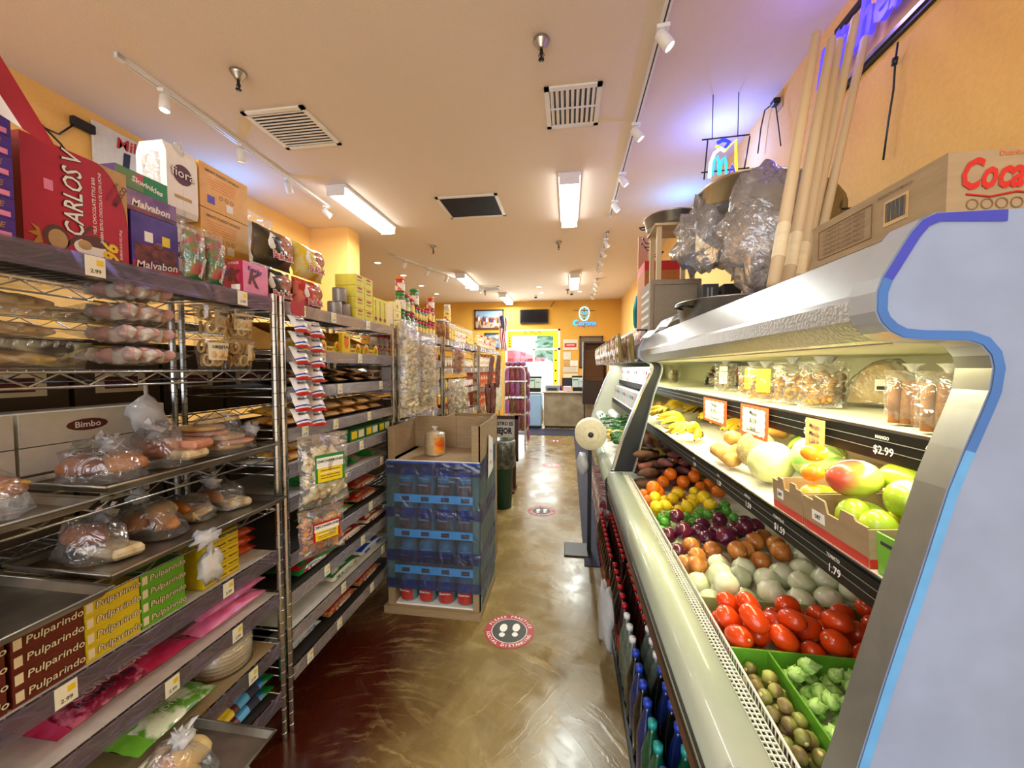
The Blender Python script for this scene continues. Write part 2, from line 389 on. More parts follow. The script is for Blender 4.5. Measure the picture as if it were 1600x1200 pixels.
# outside, seen through the window: patio ground, red parasol, shrubs, car-park wall
mat('patio', 'B8B4AC', .8); mat('parasol_cloth', 'E03048', .6); mat('leaf', '3E8C5A', .6, scale=40, col2='7CC8A0'); mat('stucco', 'D8DCE0', .8)
structure(MB().box(-14, 10, 11.45, 26, -.2, -.02, 'patio'), 'ground_outside')
t = empty('parasol', 'red patio parasol standing outside beyond the far window', 'parasol', loc=(-2.1, 14.2, -.02))
MB().lathe([(.0, 2.25), (1.25, 1.85), (1.24, 1.78), (0, 2.2)], 'parasol_cloth', 8, smooth=False).build('canopy', t)
MB().lathe([(.02, 0), (.02, 2.3)], 'white_metal', 8).lathe([(.25, 0), (.25, .06), (.04, .1)], 'dark_grey', 12).build('pole', t)
t = empty('tree', 'small green tree standing outside behind the far window', 'tree', loc=(-.6, 17, -.02))
b = MB()
for k in range(26):
    a = rnd.random() * 6.28; q = rnd.random() * .9
    b.ball(.4, .4, .32, 'leaf', 8, TR((math.cos(a) * q, math.sin(a) * q, 2 + rnd.random() * 1.6)), wob=.7, seed=k)
b.build('foliage', t); MB().tube([(0, 0, 0), (.05, 0, 1), (0, 0, 2.2)], .07, 'brown').build('trunk', t)
MB().box(-9, 6, 22, 22.3, 0, 2.6, 'stucco').build('garden_wall', label='pale stucco wall across the patio outside the far window', cat='wall', kind=None)
# floor mat by the counter, thin dark strip in front of the cases
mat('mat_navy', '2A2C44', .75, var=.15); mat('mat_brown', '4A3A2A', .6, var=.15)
MB().box(-1.3, .95, 8.55, 9.45, .0, .008, 'mat_navy').build('floor_mat', label='dark navy rubber mat lying in front of the checkout counter', cat='mat')
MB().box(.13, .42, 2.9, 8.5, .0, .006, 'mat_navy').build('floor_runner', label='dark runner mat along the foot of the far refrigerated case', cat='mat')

# ---------------------------------------------------------------- ceiling fittings
mat('diffuser', 'FFFFFF', .4, emit=5.5, var=0)
def fluo():
    t = empty('ceiling_light')
    b = MB(); b.box(-.115, .115, -.61, .61, -.035, 0, 'white_metal', c=.004); b.box(-.1, .1, -.612, -.595, -.115, -.03, 'white_metal'); b.box(-.1, .1, .595, .612, -.115, -.03, 'white_metal')
    b.build('housing', t)
    MB().prism([(-.098, -.034), (-.09, -.1), (-.06, -.116), (.06, -.116), (.09, -.1), (.098, -.034)], 'y', -.594, .594, 'diffuser').build('diffuser', t)
    return t
FL = ['long fluorescent ceiling light above the second wire rack, left of the ceiling grille', 'fluorescent ceiling light over the aisle, nearest one right of the dark grille',
      'fluorescent ceiling light in the far left, beside the far left track', 'fluorescent ceiling light far down the aisle above the second case', 'farthest fluorescent ceiling light, small, above the framed pictures']
for (fx, fy), l in zip(FLUO, FL): place('fluo', fluo, l, 'ceiling light', 'fluorescent ceiling lights', (fx, fy, CEIL))
# air vents
def vent(name, cx, cy, w, d, mode, label):
    t = empty(name, label, 'vent', loc=(cx, cy, CEIL))
    b = MB(); fr = .035
    for x0, x1, y0, y1 in ((-w / 2, w / 2, -d / 2, -d / 2 + fr), (-w / 2, w / 2, d / 2 - fr, d / 2), (-w / 2, -w / 2 + fr, -d / 2, d / 2), (w / 2 - fr, w / 2, -d / 2, d / 2)): b.box(x0, x1, y0, y1, -.014, -.001, 'white_metal')
    b.build('frame', t); MB().box(-w / 2 + fr, w / 2 - fr, -d / 2 + fr, d / 2 - fr, -.003, -.0012, 'black').build('duct', t)
    b = MB(); W2 = w - 2 * fr
    if mode == 'grid':
        for k in range(22): x = -W2 / 2 + (k + .5) * W2 / 22; b.box(x - .0015, x + .0015, -d / 2 + fr, d / 2 - fr, -.011, -.004, 'dark_grey')
        for k in range(16): y = -d / 2 + fr + (k + .5) * (d - 2 * fr) / 16; b.box(-W2 / 2, W2 / 2, y - .0015, y + .0015, -.012, -.005, 'dark_grey')
    elif mode == 'half':
        n = 12; D2 = d - 2 * fr
        for k in range(n): y = -D2 / 2 + (k + .5) * D2 / n; b.box(-W2 / 2, W2 / 2, y - .006, y + .006, -.012, -.006, 'white_metal', T=TR((0, 0, 0), rx=0))
    else:
        n = 9
        for sgn in (0, 1):
            y0, y1 = ((-d / 2 + fr, -.004), (.004, d / 2 - fr))[sgn]
            for k in range(n): x = -W2 / 2 + (k + .5) * W2 / n; b.add([(x - .012, y0, -.014), (x - .012, y1, -.014), (x + .01, y1, -.003), (x + .01, y0, -.003)], [(0, 1, 2, 3)], 'white_metal')
        b.box(-W2 / 2, W2 / 2, -.004, .004, -.014, -.004, 'white_metal')
    b.build('louver', t); return t
vent('ceiling_vent', .02, 2.98, .40, .46, 'louv', 'white louvred ceiling vent beside the right track, nearest the camera')
vent('ceiling_vent', -2.22, 2.92, .52, .5, 'half', 'square slatted air vent beside the long left lighting track')
vent('return_grille', -1.16, 4.6, .72, .62, 'grid', 'dark rectangular return air grille in a white frame, mid ceiling')
vent('ceiling_vent', -1.9, 9.3, .5, .5, 'half', 'small far ceiling vent beside the far left fluorescent')
# sprinklers
def sprinkler():
    t = empty('sprinkler')
    MB().lathe([(.045, 0), (.05, -.006), (.042, -.02), (.02, -.05), (.018, -.055)], 'steel', 14).build('escutcheon', t)
    b = MB(); b.lathe([(.009, -.05), (.009, -.09), (.006, -.1)], 'dark_metal', 8); b.tube([(.006, 0, -.07), (.017, 0, -.09), (.004, 0, -.115)], .0025, 'dark_metal', 5); b.tube([(-.006, 0, -.07), (-.017, 0, -.09), (-.004, 0, -.115)], .0025, 'dark_metal', 5)
    b.lathe([(.018, -.113), (.018, -.117)], 'dark_metal', 10); b.build('nozzle', t)
    return t
for (u, v), l in zip([(372, 112), (846, 62), (677, 385), (873, 378), (758, 454), (887, 452)], ['chrome ceiling sprinkler left, between near track and slatted vent', 'chrome ceiling sprinkler nearest the camera above the louvred vent', 'ceiling sprinkler left of centre, beyond the dark grille',
        'ceiling sprinkler beyond the aisle fluorescent light', 'tiny far ceiling sprinkler near the farthest light', 'tiny far ceiling sprinkler by the far aisle light']):
    p = P(u, v, z=CEIL); place('sprk', sprinkler, l, 'sprinkler', 'ceiling sprinklers', (p.x, p.y, CEIL))
# recessed lamps and small dome cameras
def downlight():
    t = empty('recessed_light'); MB().lathe([(.075, 0), (.08, -.004), (.06, -.008)], 'white_metal', 16).build('ring', t); MB().lathe([(.058, -.006), (.058, -.009)], mat('lamp_glow', 'FFF8EA', .4, emit=2.5), 14).build('lamp', t); return t
DL = [(590, 410, 'left'), (630, 430, 'second on the left'), (658, 446, 'third on the left'), (682, 459, 'fourth on the left'), (846, 457, 'centre'), (906, 455, 'right of centre'), (842, 448, 'upper centre')]
for u, v, w in DL:
    p = P(u, v, z=CEIL); place('dl', downlight, 'round recessed ceiling lamp at the back, %s' % w, 'ceiling lamp', 'recessed lamps', (p.x, p.y, CEIL))
def dome():
    t = empty('security_camera'); MB().lathe([(.05, 0), (.05, -.03), (.044, -.035)], 'white_plastic', 14).build('mount', t); MB().ball(.04, .04, .04, 'black', 12, TR((0, 0, -.035))).build('dome', t); return t
for u, v, l in ((837, 462, 'dark dome security camera on the far ceiling, left one'), (893, 457, 'dark dome security camera on the far ceiling, right one')):
    p = P(u, v, z=CEIL); place('dome', dome, l, 'security camera', 'dome cameras', (p.x, p.y, CEIL))
# lighting tracks with spot heads
mat('spot_glow', 'FFF4DC', .4, emit=9)
def spot(): 
    t = empty('track_spotlight')
    MB().box(-.018, .018, -.035, .035, -.05, -.028, 'white_plastic').tube([(0, 0, -.045), (0, .01, -.085)], .008, 'white_metal', 8).build('bracket', t)
    h = empty('head', parent=t, loc=(0, .01, -.11))
    MB().lathe([(.02, .055), (.032, .05), (.034, -.05), (.03, -.052), (.027, -.04)], 'white_plastic', 16, cap=False).lathe([(.0, .056), (.021, .055)], 'white_plastic', 16).build('can', h)
    MB().lathe([(.0, -.042), (.028, -.042)], 'spot_glow', 14).build('lamp', h)
    return t
def track(x0, y0, x1, y1, name, label, heads, aim, where):
    L_ = math.hypot(x1 - x0, y1 - y0); a = math.atan2(y1 - y0, x1 - x0)
    t = empty('lighting_track', label, 'lighting track', loc=(x0, y0, CEIL), rot=(0, 0, a - math.pi / 2))
    b = MB(); b.box(-.018, -.005, 0, L_, -.028, 0, 'white_metal'); b.box(.005, .018, 0, L_, -.028, 0, 'white_metal'); b.box(-.018, .018, 0, .05, -.03, 0, 'white_metal'); b.box(-.018, .018, L_ - .05, L_, -.03, 0, 'white_metal')
    b.build('rail', t); MB().box(-.005, .005, .05, L_ - .05, -.012, -.001, 'black').build('conductor_slot', t)
    for k, (q, rz, tilt) in enumerate(heads):
        o = place('spot', spot, 'white spotlight on the %s, %s from the camera' % (where, ORD[k]), 'spotlight', 'spotlights on the ' + where, (x0 + (x1 - x0) * q, y0 + (y1 - y0) * q, CEIL), (0, 0, R(rz)))
        for c in o.children:
            if c.name.startswith('head'): c.rotation_euler = (R(tilt), 0, 0)
track(-2.78, 2.07, -2.86, 4.34, 'a', 'long white lighting track on the near left ceiling', [(.13, 20, -8), (.42, 30, 15), (.68, 0, 25), (.97, -60, 50)], 0, 'near left track')
track(.515, 1.6, .515, 5.1, 'b', 'white lighting track above the produce case, near right', [(.21, -95, 35), (.46, -90, 35), (.68, -90, 35), (.86, -90, 35)], 0, 'near right track')
track(.54, 5.7, .54, 7.6, 'c', 'white lighting track further down the right ceiling', [(.12, -90, 35), (.38, -90, 35), (.65, -90, 35), (.95, -90, 35)], 0, 'middle right track')
track(.6, 8.6, .6, 10.4, 'd', 'farthest white lighting track at the right back', [(.1, -90, 35), (.35, -90, 35), (.6, -90, 35), (.95, -90, 35)], 0, 'farthest right track')
track(-3.0, 6.3, -2.0, 9.2, 'e', 'white lighting track on the far left ceiling', [(.1, 60, 40), (.3, 60, 40), (.5, 60, 40), (.75, 60, 40), (.95, 60, 40)], 0, 'far left track')
for y in (2.35, 3.2, 4.0, 6.0, 6.9): 
    l = bpy.data.lights.new('spot_lamp', 'SPOT'); l.energy = 15; l.color = (1, .86, .66); l.spot_size = R(95); l.spot_blend = .8; l.shadow_soft_size = .03
    o = bpy.data.objects.new('spot_lamp', l); COL.objects.link(o); o.location = (.58, y, CEIL - .18); o.rotation_euler = (0, R(-38) if False else R(38), 0)
# floor stickers
def decal(p, label, pale):
    t = empty('floor_sticker', label, 'floor sticker', 'distancing stickers', (p[0], p[1], .0085 if p[1] > 8.5 else .0005))
    c, g = (('sticker_red', 'sticker_grey'), ('sticker_pink', 'sticker_pale'))[pale]
    mat('sticker_red', 'B23036', .5); mat('sticker_grey', '3C3A3A', .5); mat('sticker_pink', 'D8889A', .5); mat('sticker_pale', 'D9A9A8', .5)
    b = MB(); b.lathe([(.142, 0), (.142, .001)], c, 40, smooth=False); b.lathe([(.102, .0011), (.102, .0014)], 'white', 40, smooth=False); b.lathe([(.098, .0012), (.098, .0017)], g, 40, smooth=False)
    for sx in (-1, 1):
        for oy, r1, r2 in ((.018, .022, .034), (-.04, .017, .018)): b.lathe([(r1, .0018), (r1, .0021)], 'white', 18, T=TR((sx * .036, oy + (.012 if sx > 0 else 0), 0)) @ Matrix.Diagonal((1, r2 / r1, 1, 1)), smooth=False)
    def arc(txt, top):
        n = len(txt)
        for i, ch in enumerate(txt):
            if ch == ' ': continue
            a = (R(90) + (n / 2 - i - .5) * R(10)) if top else (R(-90) - (n / 2 - i - .5) * R(9.5))
            T = Matrix.Translation((math.cos(a) * .121, math.sin(a) * .121, .0012)) @ Matrix.Rotation(a - math.pi / 2 if top else a + math.pi / 2, 4, 'Z')
            b.text(ch, .028, 'white', T, .02)
    if p[1] < 5: arc('PLEASE PRACTICE', True); arc('SOCIAL DISTANCING', False)
    b.build('disc', t)
decal((-.325, 2.11), 'red and black footprint sticker on the floor nearest the camera', 0)
decal((-.27, 3.98), 'footprint distancing sticker on the floor, second from the camera', 0)
decal((-.246, 5.9), 'pale pink faded floor sticker, third from the camera', 1)
decal((-.25, 7.9), 'tiny distant floor sticker in front of the counter', 0)
# ================================================================ wire racks on the left
film('strip_film', col='D2C2DE', fac=.1, haze=.07, rough=.2, scale=4)
film('strip_silver', col='ECE4EC', fac=.16, haze=.16, rough=.2, scale=4)
XF, DEP = -1.13, .46
RACKS = [('nearest wire rack', .12, 1.345, [1.765, 1.495, 1.19, .985, .785, .61, .41, .205]),
         ('second wire rack', 1.385, 2.36, [1.765, 1.575, 1.42, 1.25, 1.10, .96, .73, .57, .41, .25]),
         ('third wire rack', 2.43, 3.33, [1.765, 1.56, 1.33, 1.14, .9, .6, .3]),
         ('fourth wire rack', 3.39, 4.72, [1.765, 1.5, 1.28, 1.03, .75, .4]),
         ('farthest wire rack', 4.79, 6.25, [1.765, 1.5, 1.24, .98, .7, .4])]
def post(h, r=.0125):
    b = MB(); prof = [(r * .9, 0), (r, .01)]; z = .03
    while z < h: prof += [(r, z - .0015), (r * .86, z), (r, z + .0015)]; z += .0508 if r > .012 else .1
    prof += [(r, h), (0, h + .004)]
    return b.lathe(prof, 'chrome', 10, smooth=False)
def truss_shelf(L, D, step=.05, fine=True):
    b = MB(); w = .0035
    for x in (0, -D):
        for z in (-.004, -.038): b.tube([(x, 0, z), (x, L, z)], w, 'chrome', 5)
        n = max(4, int(L / step)); b.tube([(x, L * k / n, -.006 if k % 2 else -.036) for k in range(n + 1)], .0026, 'chrome', 4, smooth=False)
    for y in (0, L):
        for z in (-.004, -.038): b.tube([(-D, y, z), (0, y, z)], w, 'chrome', 5)
    n = int(L / (.027 if fine else .06))
    for k in range(1, n): y = L * k / n; b.box(-D, .002, y - .0013, y + .0013, -.002, .001, 'chrome')
    for q in (.33, .66): b.box(-D * q - .002, -D * q + .002, 0, L, -.006, -.002, 'chrome')
    return b
mat('liner_white', 'D9D3CB', .5); mat('liner_dark', '2C2724', .6)
def rack(ri, name, y0, y1, tiers, strips, liners):
    L = y1 - y0
    t = empty('wire_rack', 'chrome wire shelving rack, ' + {0: 'nearest the camera on the left, holding bread trays', 1: 'second along the aisle, with bagged beans and noodles', 2: 'third along the aisle, behind the blue wrapped display',
              3: 'fourth along the left side, with jars and hanging snack bags', 4: 'farthest of the left row, beside the white candy rack'}[ri], 'shelving rack', 'chrome wire racks', (XF, y0, 0))
    for x in (-.0, -DEP):
        for y in (0, L): post(tiers[0] + .02).build('post', t, loc=(x, y, 0))
    for k, z in enumerate(tiers):
        s = truss_shelf(L - .03, DEP, fine=ri < 2).build('shelf', t, loc=(0, .015, z))
        if k in liners: MB().box(-DEP + .01, -.006, .01, L - .04, .0012, .003, liners[k]).build('liner', s)
        if k in strips:
            b = MB(); b.box(.0055, .008, 0, L - .03, -.05, .004, 'strip_film' if ri < 1 else 'strip_silver'); st = b.build('price_strip', s)
            st['label'] = 'glossy purple tinted shelf edge strip'
            n = 0; y = .08 + .13 * ((k * 7 + ri * 3) % 3)
            while y < L - .1:
                b = MB(); b.box(.0085, .0095, y, y + .04, -.046, .002, 'price_paper'); b.box(.0096, .0099, y + .022, y + .036, -.02, -.006, 'yellow')
                b.text('2.99', .013, 'black', FACE('+x', (.0099, y + .02, -.034)), .01); b.build('price_tag', s); y += .22 + .1 * ((k + n) % 3); n += 1
    return t
rack(0, *RACKS[0], {0, 4, 5, 6, 7}, {0: 'liner_dark', 4: 'liner_white', 5: 'liner_white', 6: 'cardboard', 7: 'liner_dark'})
rack(1, *RACKS[1], {0, 1, 2, 3, 4, 5, 6, 7, 8, 9}, {0: 'liner_dark', 2: 'liner_dark', 3: 'liner_dark', 4: 'liner_white', 5: 'liner_white', 6: 'liner_dark', 7: 'liner_dark', 8: 'liner_white', 9: 'liner_dark'})
rack(2, *RACKS[2], {0, 1, 2, 3, 4}, {0: 'liner_dark', 1: 'liner_white', 2: 'liner_white'})
rack(3, *RACKS[3], {0, 1, 2, 3, 4}, {0: 'liner_dark', 1: 'liner_dark'})
rack(4, *RACKS[4], {0, 1, 2, 3, 4}, {0: 'liner_dark'})
# back-to-back racks of the next aisle, seen in the gaps
for i, (y0, y1, w) in enumerate(((.12, 2.36, 'behind the bread rack'), (2.43, 4.72, 'behind the third and fourth racks'))):
    L = y1 - y0; t = empty('wire_rack', 'dark chrome rack of the next aisle, back to back, ' + w, 'shelving rack', 'chrome wire racks', (-1.66, y0, 0))
    for x in (0, -.42):
        for y in (0, L): post(1.75).build('post', t, loc=(x, y, 0))
    for z in (1.7, 1.3, .9, .5, .15):
        s = truss_shelf(L - .03, .42, fine=False).build('shelf', t, loc=(0, .015, z)); MB().box(-.41, -.006, .01, L - .04, .0012, .003, 'liner_dark').build('liner', s)
_BACK = True
# ---------------------------------------------------------------- product makers (front faces +x, origin at base centre)
def carton(w, d, h, front, side=None, top=None, deco=(), c=.0015):
    """w along y, d along x, h up; deco = list of fn(mb)"""
    b = MB(); side = side or front; top = top or side
    x0, x1, y0, y1 = -d / 2, d / 2, -w / 2, w / 2
    b.add([(x1, y0, 0), (x1, y1, 0), (x1, y1, h), (x1, y0, h)], [(0, 1, 2, 3)], front)
    b.add([(x0, y0, 0), (x0, y1, 0), (x0, y1, h), (x0, y0, h)], [(3, 2, 1, 0)], front)
    b.add([(x0, y0, 0), (x1, y0, 0), (x1, y0, h), (x0, y0, h)], [(0, 1, 2, 3)], side)
    b.add([(x0, y1, 0), (x1, y1, 0), (x1, y1, h), (x0, y1, h)], [(3, 2, 1, 0)], side)
    b.add([(x0, y0, h), (x1, y0, h), (x1, y1, h), (x0, y1, h)], [(0, 1, 2, 3)], top); b.add([(x0, y0, 0), (x1, y0, 0), (x1, y1, 0), (x0, y1, 0)], [(3, 2, 1, 0)], side)
    b.box(x0 + .002, x1 - .002, -.0008, .0008, h, h + .0006, 'brown' if top == 'cardboard' else top)
    for f in deco: f(b, x1, w, h)
    return b
def txt(s, size, m, dy=0, dz=.5, bold=.01, roll=0, shear=0, sx=1, face='+x', off=0):
    return lambda b, x, w, h: b.text(s, size, m, FACE(face, (x + .0006 + off, dy, h * dz) if face == '+x' else (0, -w / 2 - .0006 - off, h * dz), roll), bold, shear, sx=sx)
def patch(m, y0, y1, z0, z1, off=0):
    return lambda b, x, w, h: b.box(x + off, x + .0005 + off, y0 * w, y1 * w, z0 * h, z1 * h, m)
def blobp(m, dy, dz, ry, rz, off=0, n=14):
    def f(b, x, w, h):
        vs = [(x + .0007 + off, dy * w + ry * w * math.cos(6.283 * k / n), dz * h + rz * h * math.sin(6.283 * k / n)) for k in range(n)]
        b.add(vs, [list(range(n))], m)
    return f
def top_text(s, size, m, bold=.01, y=0, x=0, rz=0): return lambda b, X, w, h: b.text(s, size, m, FACE('upx', (x, y, h + .0008), rz), bold)
mat('dim_box', '5A4630', .7, var=.15, scale=6, inst=.25)  # added cartons, brown darkened to stand in for the shade behind the racks
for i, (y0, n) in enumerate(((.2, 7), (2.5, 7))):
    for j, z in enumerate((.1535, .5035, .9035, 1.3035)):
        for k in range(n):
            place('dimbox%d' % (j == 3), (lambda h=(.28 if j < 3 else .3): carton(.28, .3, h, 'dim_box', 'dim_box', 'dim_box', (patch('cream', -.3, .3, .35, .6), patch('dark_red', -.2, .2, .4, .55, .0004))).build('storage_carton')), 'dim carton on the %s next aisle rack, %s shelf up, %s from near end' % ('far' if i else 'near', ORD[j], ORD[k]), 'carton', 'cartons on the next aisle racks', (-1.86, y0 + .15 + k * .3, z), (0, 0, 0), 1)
# --- top of the nearest rack
def purple_box():
    return carton(.13, .16, .042, 'purple', 'purple', 'purple', (patch('pink', -.45, .45, .1, .35), txt('CHOCOLATE', .016, 'gold', 0, .65, shear=.2), patch('white', -.4, -.1, .12, .3, .0003))).build('chocolate_box')
for k in range(6): place('purple', purple_box, 'purple chocolate box left of the big red carton, %s' % ('bottom' if k == 0 else 'topmost' if k == 5 else ORD[k] + ' from the bottom'), 'box', 'purple chocolate boxes', (XF - .11, .60, 1.7695 + k * .0428))
h_, w_ = .252, .205
b = carton(w_, .11, h_, 'red', 'red', 'red')
X = .055
pts = [(w_ / 2, h_ * .98)] + [(w_ / 2 - .075 + .075 * math.sin(a), h_ - .03 - .13 + .16 * math.cos(a)) for a in [k * math.pi / 2 / 10 for k in range(11)]]
b.add([(X + .0006, y, z) for y, z in [(w_ / 2, h_), (w_ / 2 - .08, h_)] + pts[1:]] , [list(range(len(pts) + 1))], 'tan')
b.text('CARLOS V', .052, 'black', FACE('+x', (X + .0010, -.012, .15), 90), .045, .12, sx=.82); b.text('CARLOS V', .052, 'white', FACE('+x', (X + .0016, -.012, .15), 90), .012, .12, sx=.82)
b.text('MILK CHOCOLATE STYLE BAR', .0105, 'white', FACE('+x', (X + .001, .028, .14), 90), .01); b.text('BARRA ESTILO CHOCOLATE CON LECHE', .0095, 'white', FACE('+x', (X + .001, .042, .14), 90), .01)
b.text('HECHO EN', .012, 'brown', FACE('+x', (X + .0012, .068, .192), 65)); b.text('MEXICO', .017, 'brown', FACE('+x', (X + .0012, .086, .187), 65), .02)
b.text('96', .045, 'yellow', FACE('+x', (X + .001, .062, .032), 90), .04, .15); b.text('BARRAS 0.63 OZ (18 g)', .008, 'white', FACE('+x', (X + .001, .084, .06), 90), .01)
# boy king with crown and chocolate bar
for m, y, z, ry, rz, o in (('brown', -.047, .037, .024, .03, 0), ('tan', -.045, .034, .018, .023, .0004), ('white', .018, .03, .034, .022, 0), ('brown', .03, .05, .03, .014, .0004), ('tan', .006, .036, .014, .012, .0006)):
    b.add([(X + .0008 + o, y + ry * math.cos(k * .449), z + rz * math.sin(k * .449)) for k in range(14)], [list(range(14))], m)
b.add([(X + .0014, -.078, .05), (X + .0014, -.072, .018), (X + .0014, -.09, .012), (X + .0014, -.08, .03), (X + .0014, -.098, .034), (X + .0014, -.082, .042), (X + .0014, -.092, .056)], [(0, 1, 2, 3, 4, 5, 6)], 'gold')
b.box(X, X + .0008, -.04, .04, .034, .042, 'brown', T=TR((0, .025, .03), rx=50)); b.box(X, X + .0012, -.066, -.05, .142, .166, 'pink')
b.build('chocolate_carton', label='big red carton of 96 chocolate bars standing on the top left shelf', cat='carton', loc=(XF - .115, .797, 1.7695), rot=(0, 0, 0))
mat('choc_pack', '6A4668', .3, col2='9C7A96', scale=20); mat('malva_blue', '2B2478', .25, col2='50389C', scale=10, coat=.6); mat('choc_photo', '3A1C12', .3, col2='8A4030', scale=45, coat=.5)
mat('strawberry', 'C42A34', .35, col2='5E8A30', scale=30, coat=.6, thr=(.45, .55)); mat('foil_dark', '2A2622', .25, col2='5A3E22', scale=25, coat=.7); mat('food_red', 'B02A1A', .4, col2='F0A050', scale=50, thr=(.45, .5))
def malva(b, x, w, h):
    b.box(x, x + .0004, -w * .49, w * .49, 0, h * .2, 'red'); b.box(x, x + .0005, -w * .45, w * .45, h * .22, h * .5, 'choc_photo'); b.text('Malvabon', .03, 'black', FACE('+x', (x + .0008, .0, h * .16), 6), .05, .2); b.text('Malvabon', .03, 'white', FACE('+x', (x + .0013, .0, h * .16), 6), .012, .2)
    for y in (-.02, .028): b.box(x, x + .0008, y - .011, y + .011, h * .55, h * .72, 'white' if y < 0 else 'yellow')
    b.ball(.001, .016, .011, 'choc_photo', 10, T=Matrix.Translation((x + .0012, .006, h * .52)))
carton(.128, .12, .165, 'malva_blue', 'purple', 'malva_blue', (malva,)).build('marshmallow_cookie_box', label='purple and red box of chocolate marshmallows right of the big red carton', cat='box', loc=(XF - .12, .972, 1.7695))
def malva2(b, x, w, h): b.text('Malvabon', .027, 'white', FACE('+x', (x + .001, -.005, h * .4)), .03, .2); b.box(x, x + .0004, -w * .5, w * .5, 0, h * .2, 'choc_photo')
t = carton(.135, .12, .055, 'choc_pack', 'choc_pack', 'choc_pack', (malva2,)).build('marshmallow_cookie_box', label='flat mauve marshmallow box lying on the purple box', cat='box', loc=(XF - .12, .966, 1.936))
def skw(b, x, w, h): b.box(x, x + .0005, 0, w * .5, 0, h, 'green'); b.box(x, x + .0006, -w * .5, 0, h * .1, h * .95, 'strawberry'); b.text('Skwinkles', .021, 'white', FACE('+x', (x + .001, .012, h * .5), -8), .03)
carton(.135, .11, .055, 'green', 'purple', 'strawberry', (skw,)).build('candy_box', label='flat green and red candy box on top of the mauve box', cat='box', loc=(XF - .125, .95, 1.993))
def skbag():
    b = MB(); b.pouch(.075, .165, .05, 'strawberry', bands=((.2, 'green'), (.45, 'strawberry'), (.62, 'green')), T=TR((0, 0, .0825), rx=90, rz=0) , wob=.005, seed=3); 
    b2 = MB(); b2.text('Skwinkles', .02, 'white', TR((0, -.027, .11), rx=90) @ Matrix.Rotation(R(70), 4, 'Z'), .02); b2.text('Skwinkles', .018, 'white', TR((.012, -.027, .05), rx=90) @ Matrix.Rotation(R(70), 4, 'Z'), .02)
    t = empty('candy_bag'); b.build('bag', t); b2.build('lettering', t); MB().pouch(.085, .185, .06, 'film', T=TR((0, 0, .0925), rx=90), seed=5).build('film', t); return t
for k, (y, z) in enumerate(((1.075, 0), (1.148, 0))): place('skb', skbag, 'clear bag of red and green candy standing on the top shelf, %s one' % ('left' if k == 0 else 'right'), 'candy bag', 'red and green candy bags', (XF - .06, y + .008, 1.7705), (0, 0, R(88)), (.82, .9, 1.0))
def kd(b, x, w, h):
    b.text('K', .075, 'dark_red', FACE('+x', (x + .001, -.01, h * .48), -15), .03); b.text('Kranky', .022, 'purple', FACE('+x', (x + .0012, -.005, h * .78), -6), .03)
b = carton(.115, .135, .115, 'pink', 'magenta', 'pink', (kd,)); b.text('Kranky', .035, 'purple', FACE('-y', (-.01, -.0581, .075), -6), .04); b.text('K', .06, 'dark_red', FACE('-y', (.03, -.0582, .06), -15), .06); b.text('10 PACK', .012, 'white', FACE('-y', (.03, -.0581, .105))); b.box(.02, .055, -.0583, -.0576, .01, .03, 'white')
b.build('candy_box', label='magenta and pink candy box on the right end of the top left shelf', cat='box', loc=(XF - .085, 1.285, 1.7695))
# behind them
def fiora():
    b = MB(); b.prism([(-.055, 0), (.055, 0), (.06, .02), (.06, .2), (.045, .235), (-.045, .235), (-.06, .2), (-.06, .02)], 'y', -.055, .055, 'white'); 
    b.lathe([(.034, 0), (.034, .001)], 'dark_red', 24, T=FACE('+x', (.0605, 0, .14)), smooth=False); b.text('fiora', .044, 'black', FACE('+x', (.0622, 0, .142)), .03); b.text('fiora', .044, 'white', FACE('+x', (.0626, 0, .143)), .005); b.box(.0602, .061, -.03, .03, .055, .066, 'tan')
    t = empty('paper_towel_pack'); b.build('roll', t); MB().pouch(.125, .26, .135, 'film', nu=8, nv=8, T=TR((0, 0, .125), rx=90), seed=2, crimp=.03).build('film', t); return t
for k in range(2): place('fiora', fiora, 'white wrapped paper towel pack behind the candy, %s of two' % ('lower' if k == 0 else 'upper'), 'paper towels', 'paper towel packs', (-1.41, 1.2, 1.7745 + k * .264), (0, 0, 0))
mat('yellow_carton', 'E8AE3C', .45, var=.05, coat=.4)
def ybox():
    def d(b, x, w, h):
        b.text('SMART FOREST WORLD', .014, 'brown', FACE('+x', (x + .001, -.01, h * .86)), .01)
        for k in range(5): b.box(x, x + .0006, -w * (.4 - .03 * k), w * (.25 - .02 * k), h * (.74 - k * .06), h * (.75 - k * .06), 'orange')
        for y in (-.02, .005, .03): b.lathe([(.006, 0), (.008, 0)], 'brown', 12, T=FACE('+x', (x + .001, y, h * .36)), cap=False)
        b.box(x, x + .0008, -w * .36, -w * .22, h * .14, h * .32, 'malva_blue'); b.box(x, x + .0008, w * .02, w * .16, h * .1, h * .28, 'white')
    return carton(.215, .15, .165, 'yellow_carton', 'yellow_carton', 'yellow_carton', (d,)).build('carton')
for k in range(3): place('ybox', ybox, 'glossy yellow carton at the back of the top left shelf, %s of its stack' % ['bottom', 'middle', 'top'][k], 'carton', 'stacked yellow cartons', (-1.43, 1.375 , 1.7695 + k * .168))
b = MB()
for z0, z1, c in ((0, .01, 0), (.01, .44, 0)):
    if z0 == 0: b.box(-.08, .08, -.085, .085, 0, .008, 'clear_plastic')
    else:
        for a in ((-.08, -.077, -.085, .085), (.077, .08, -.085, .085), (-.08, .08, -.085, -.082), (-.08, .08, .082, .085)): b.box(*a, z0, z1, 'clear_plastic')
t = b.build('plastic_bin', label='clear plastic bin holding white paper, behind the black noodle packs', cat='bin', loc=(-1.505, 1.62, 1.7695))
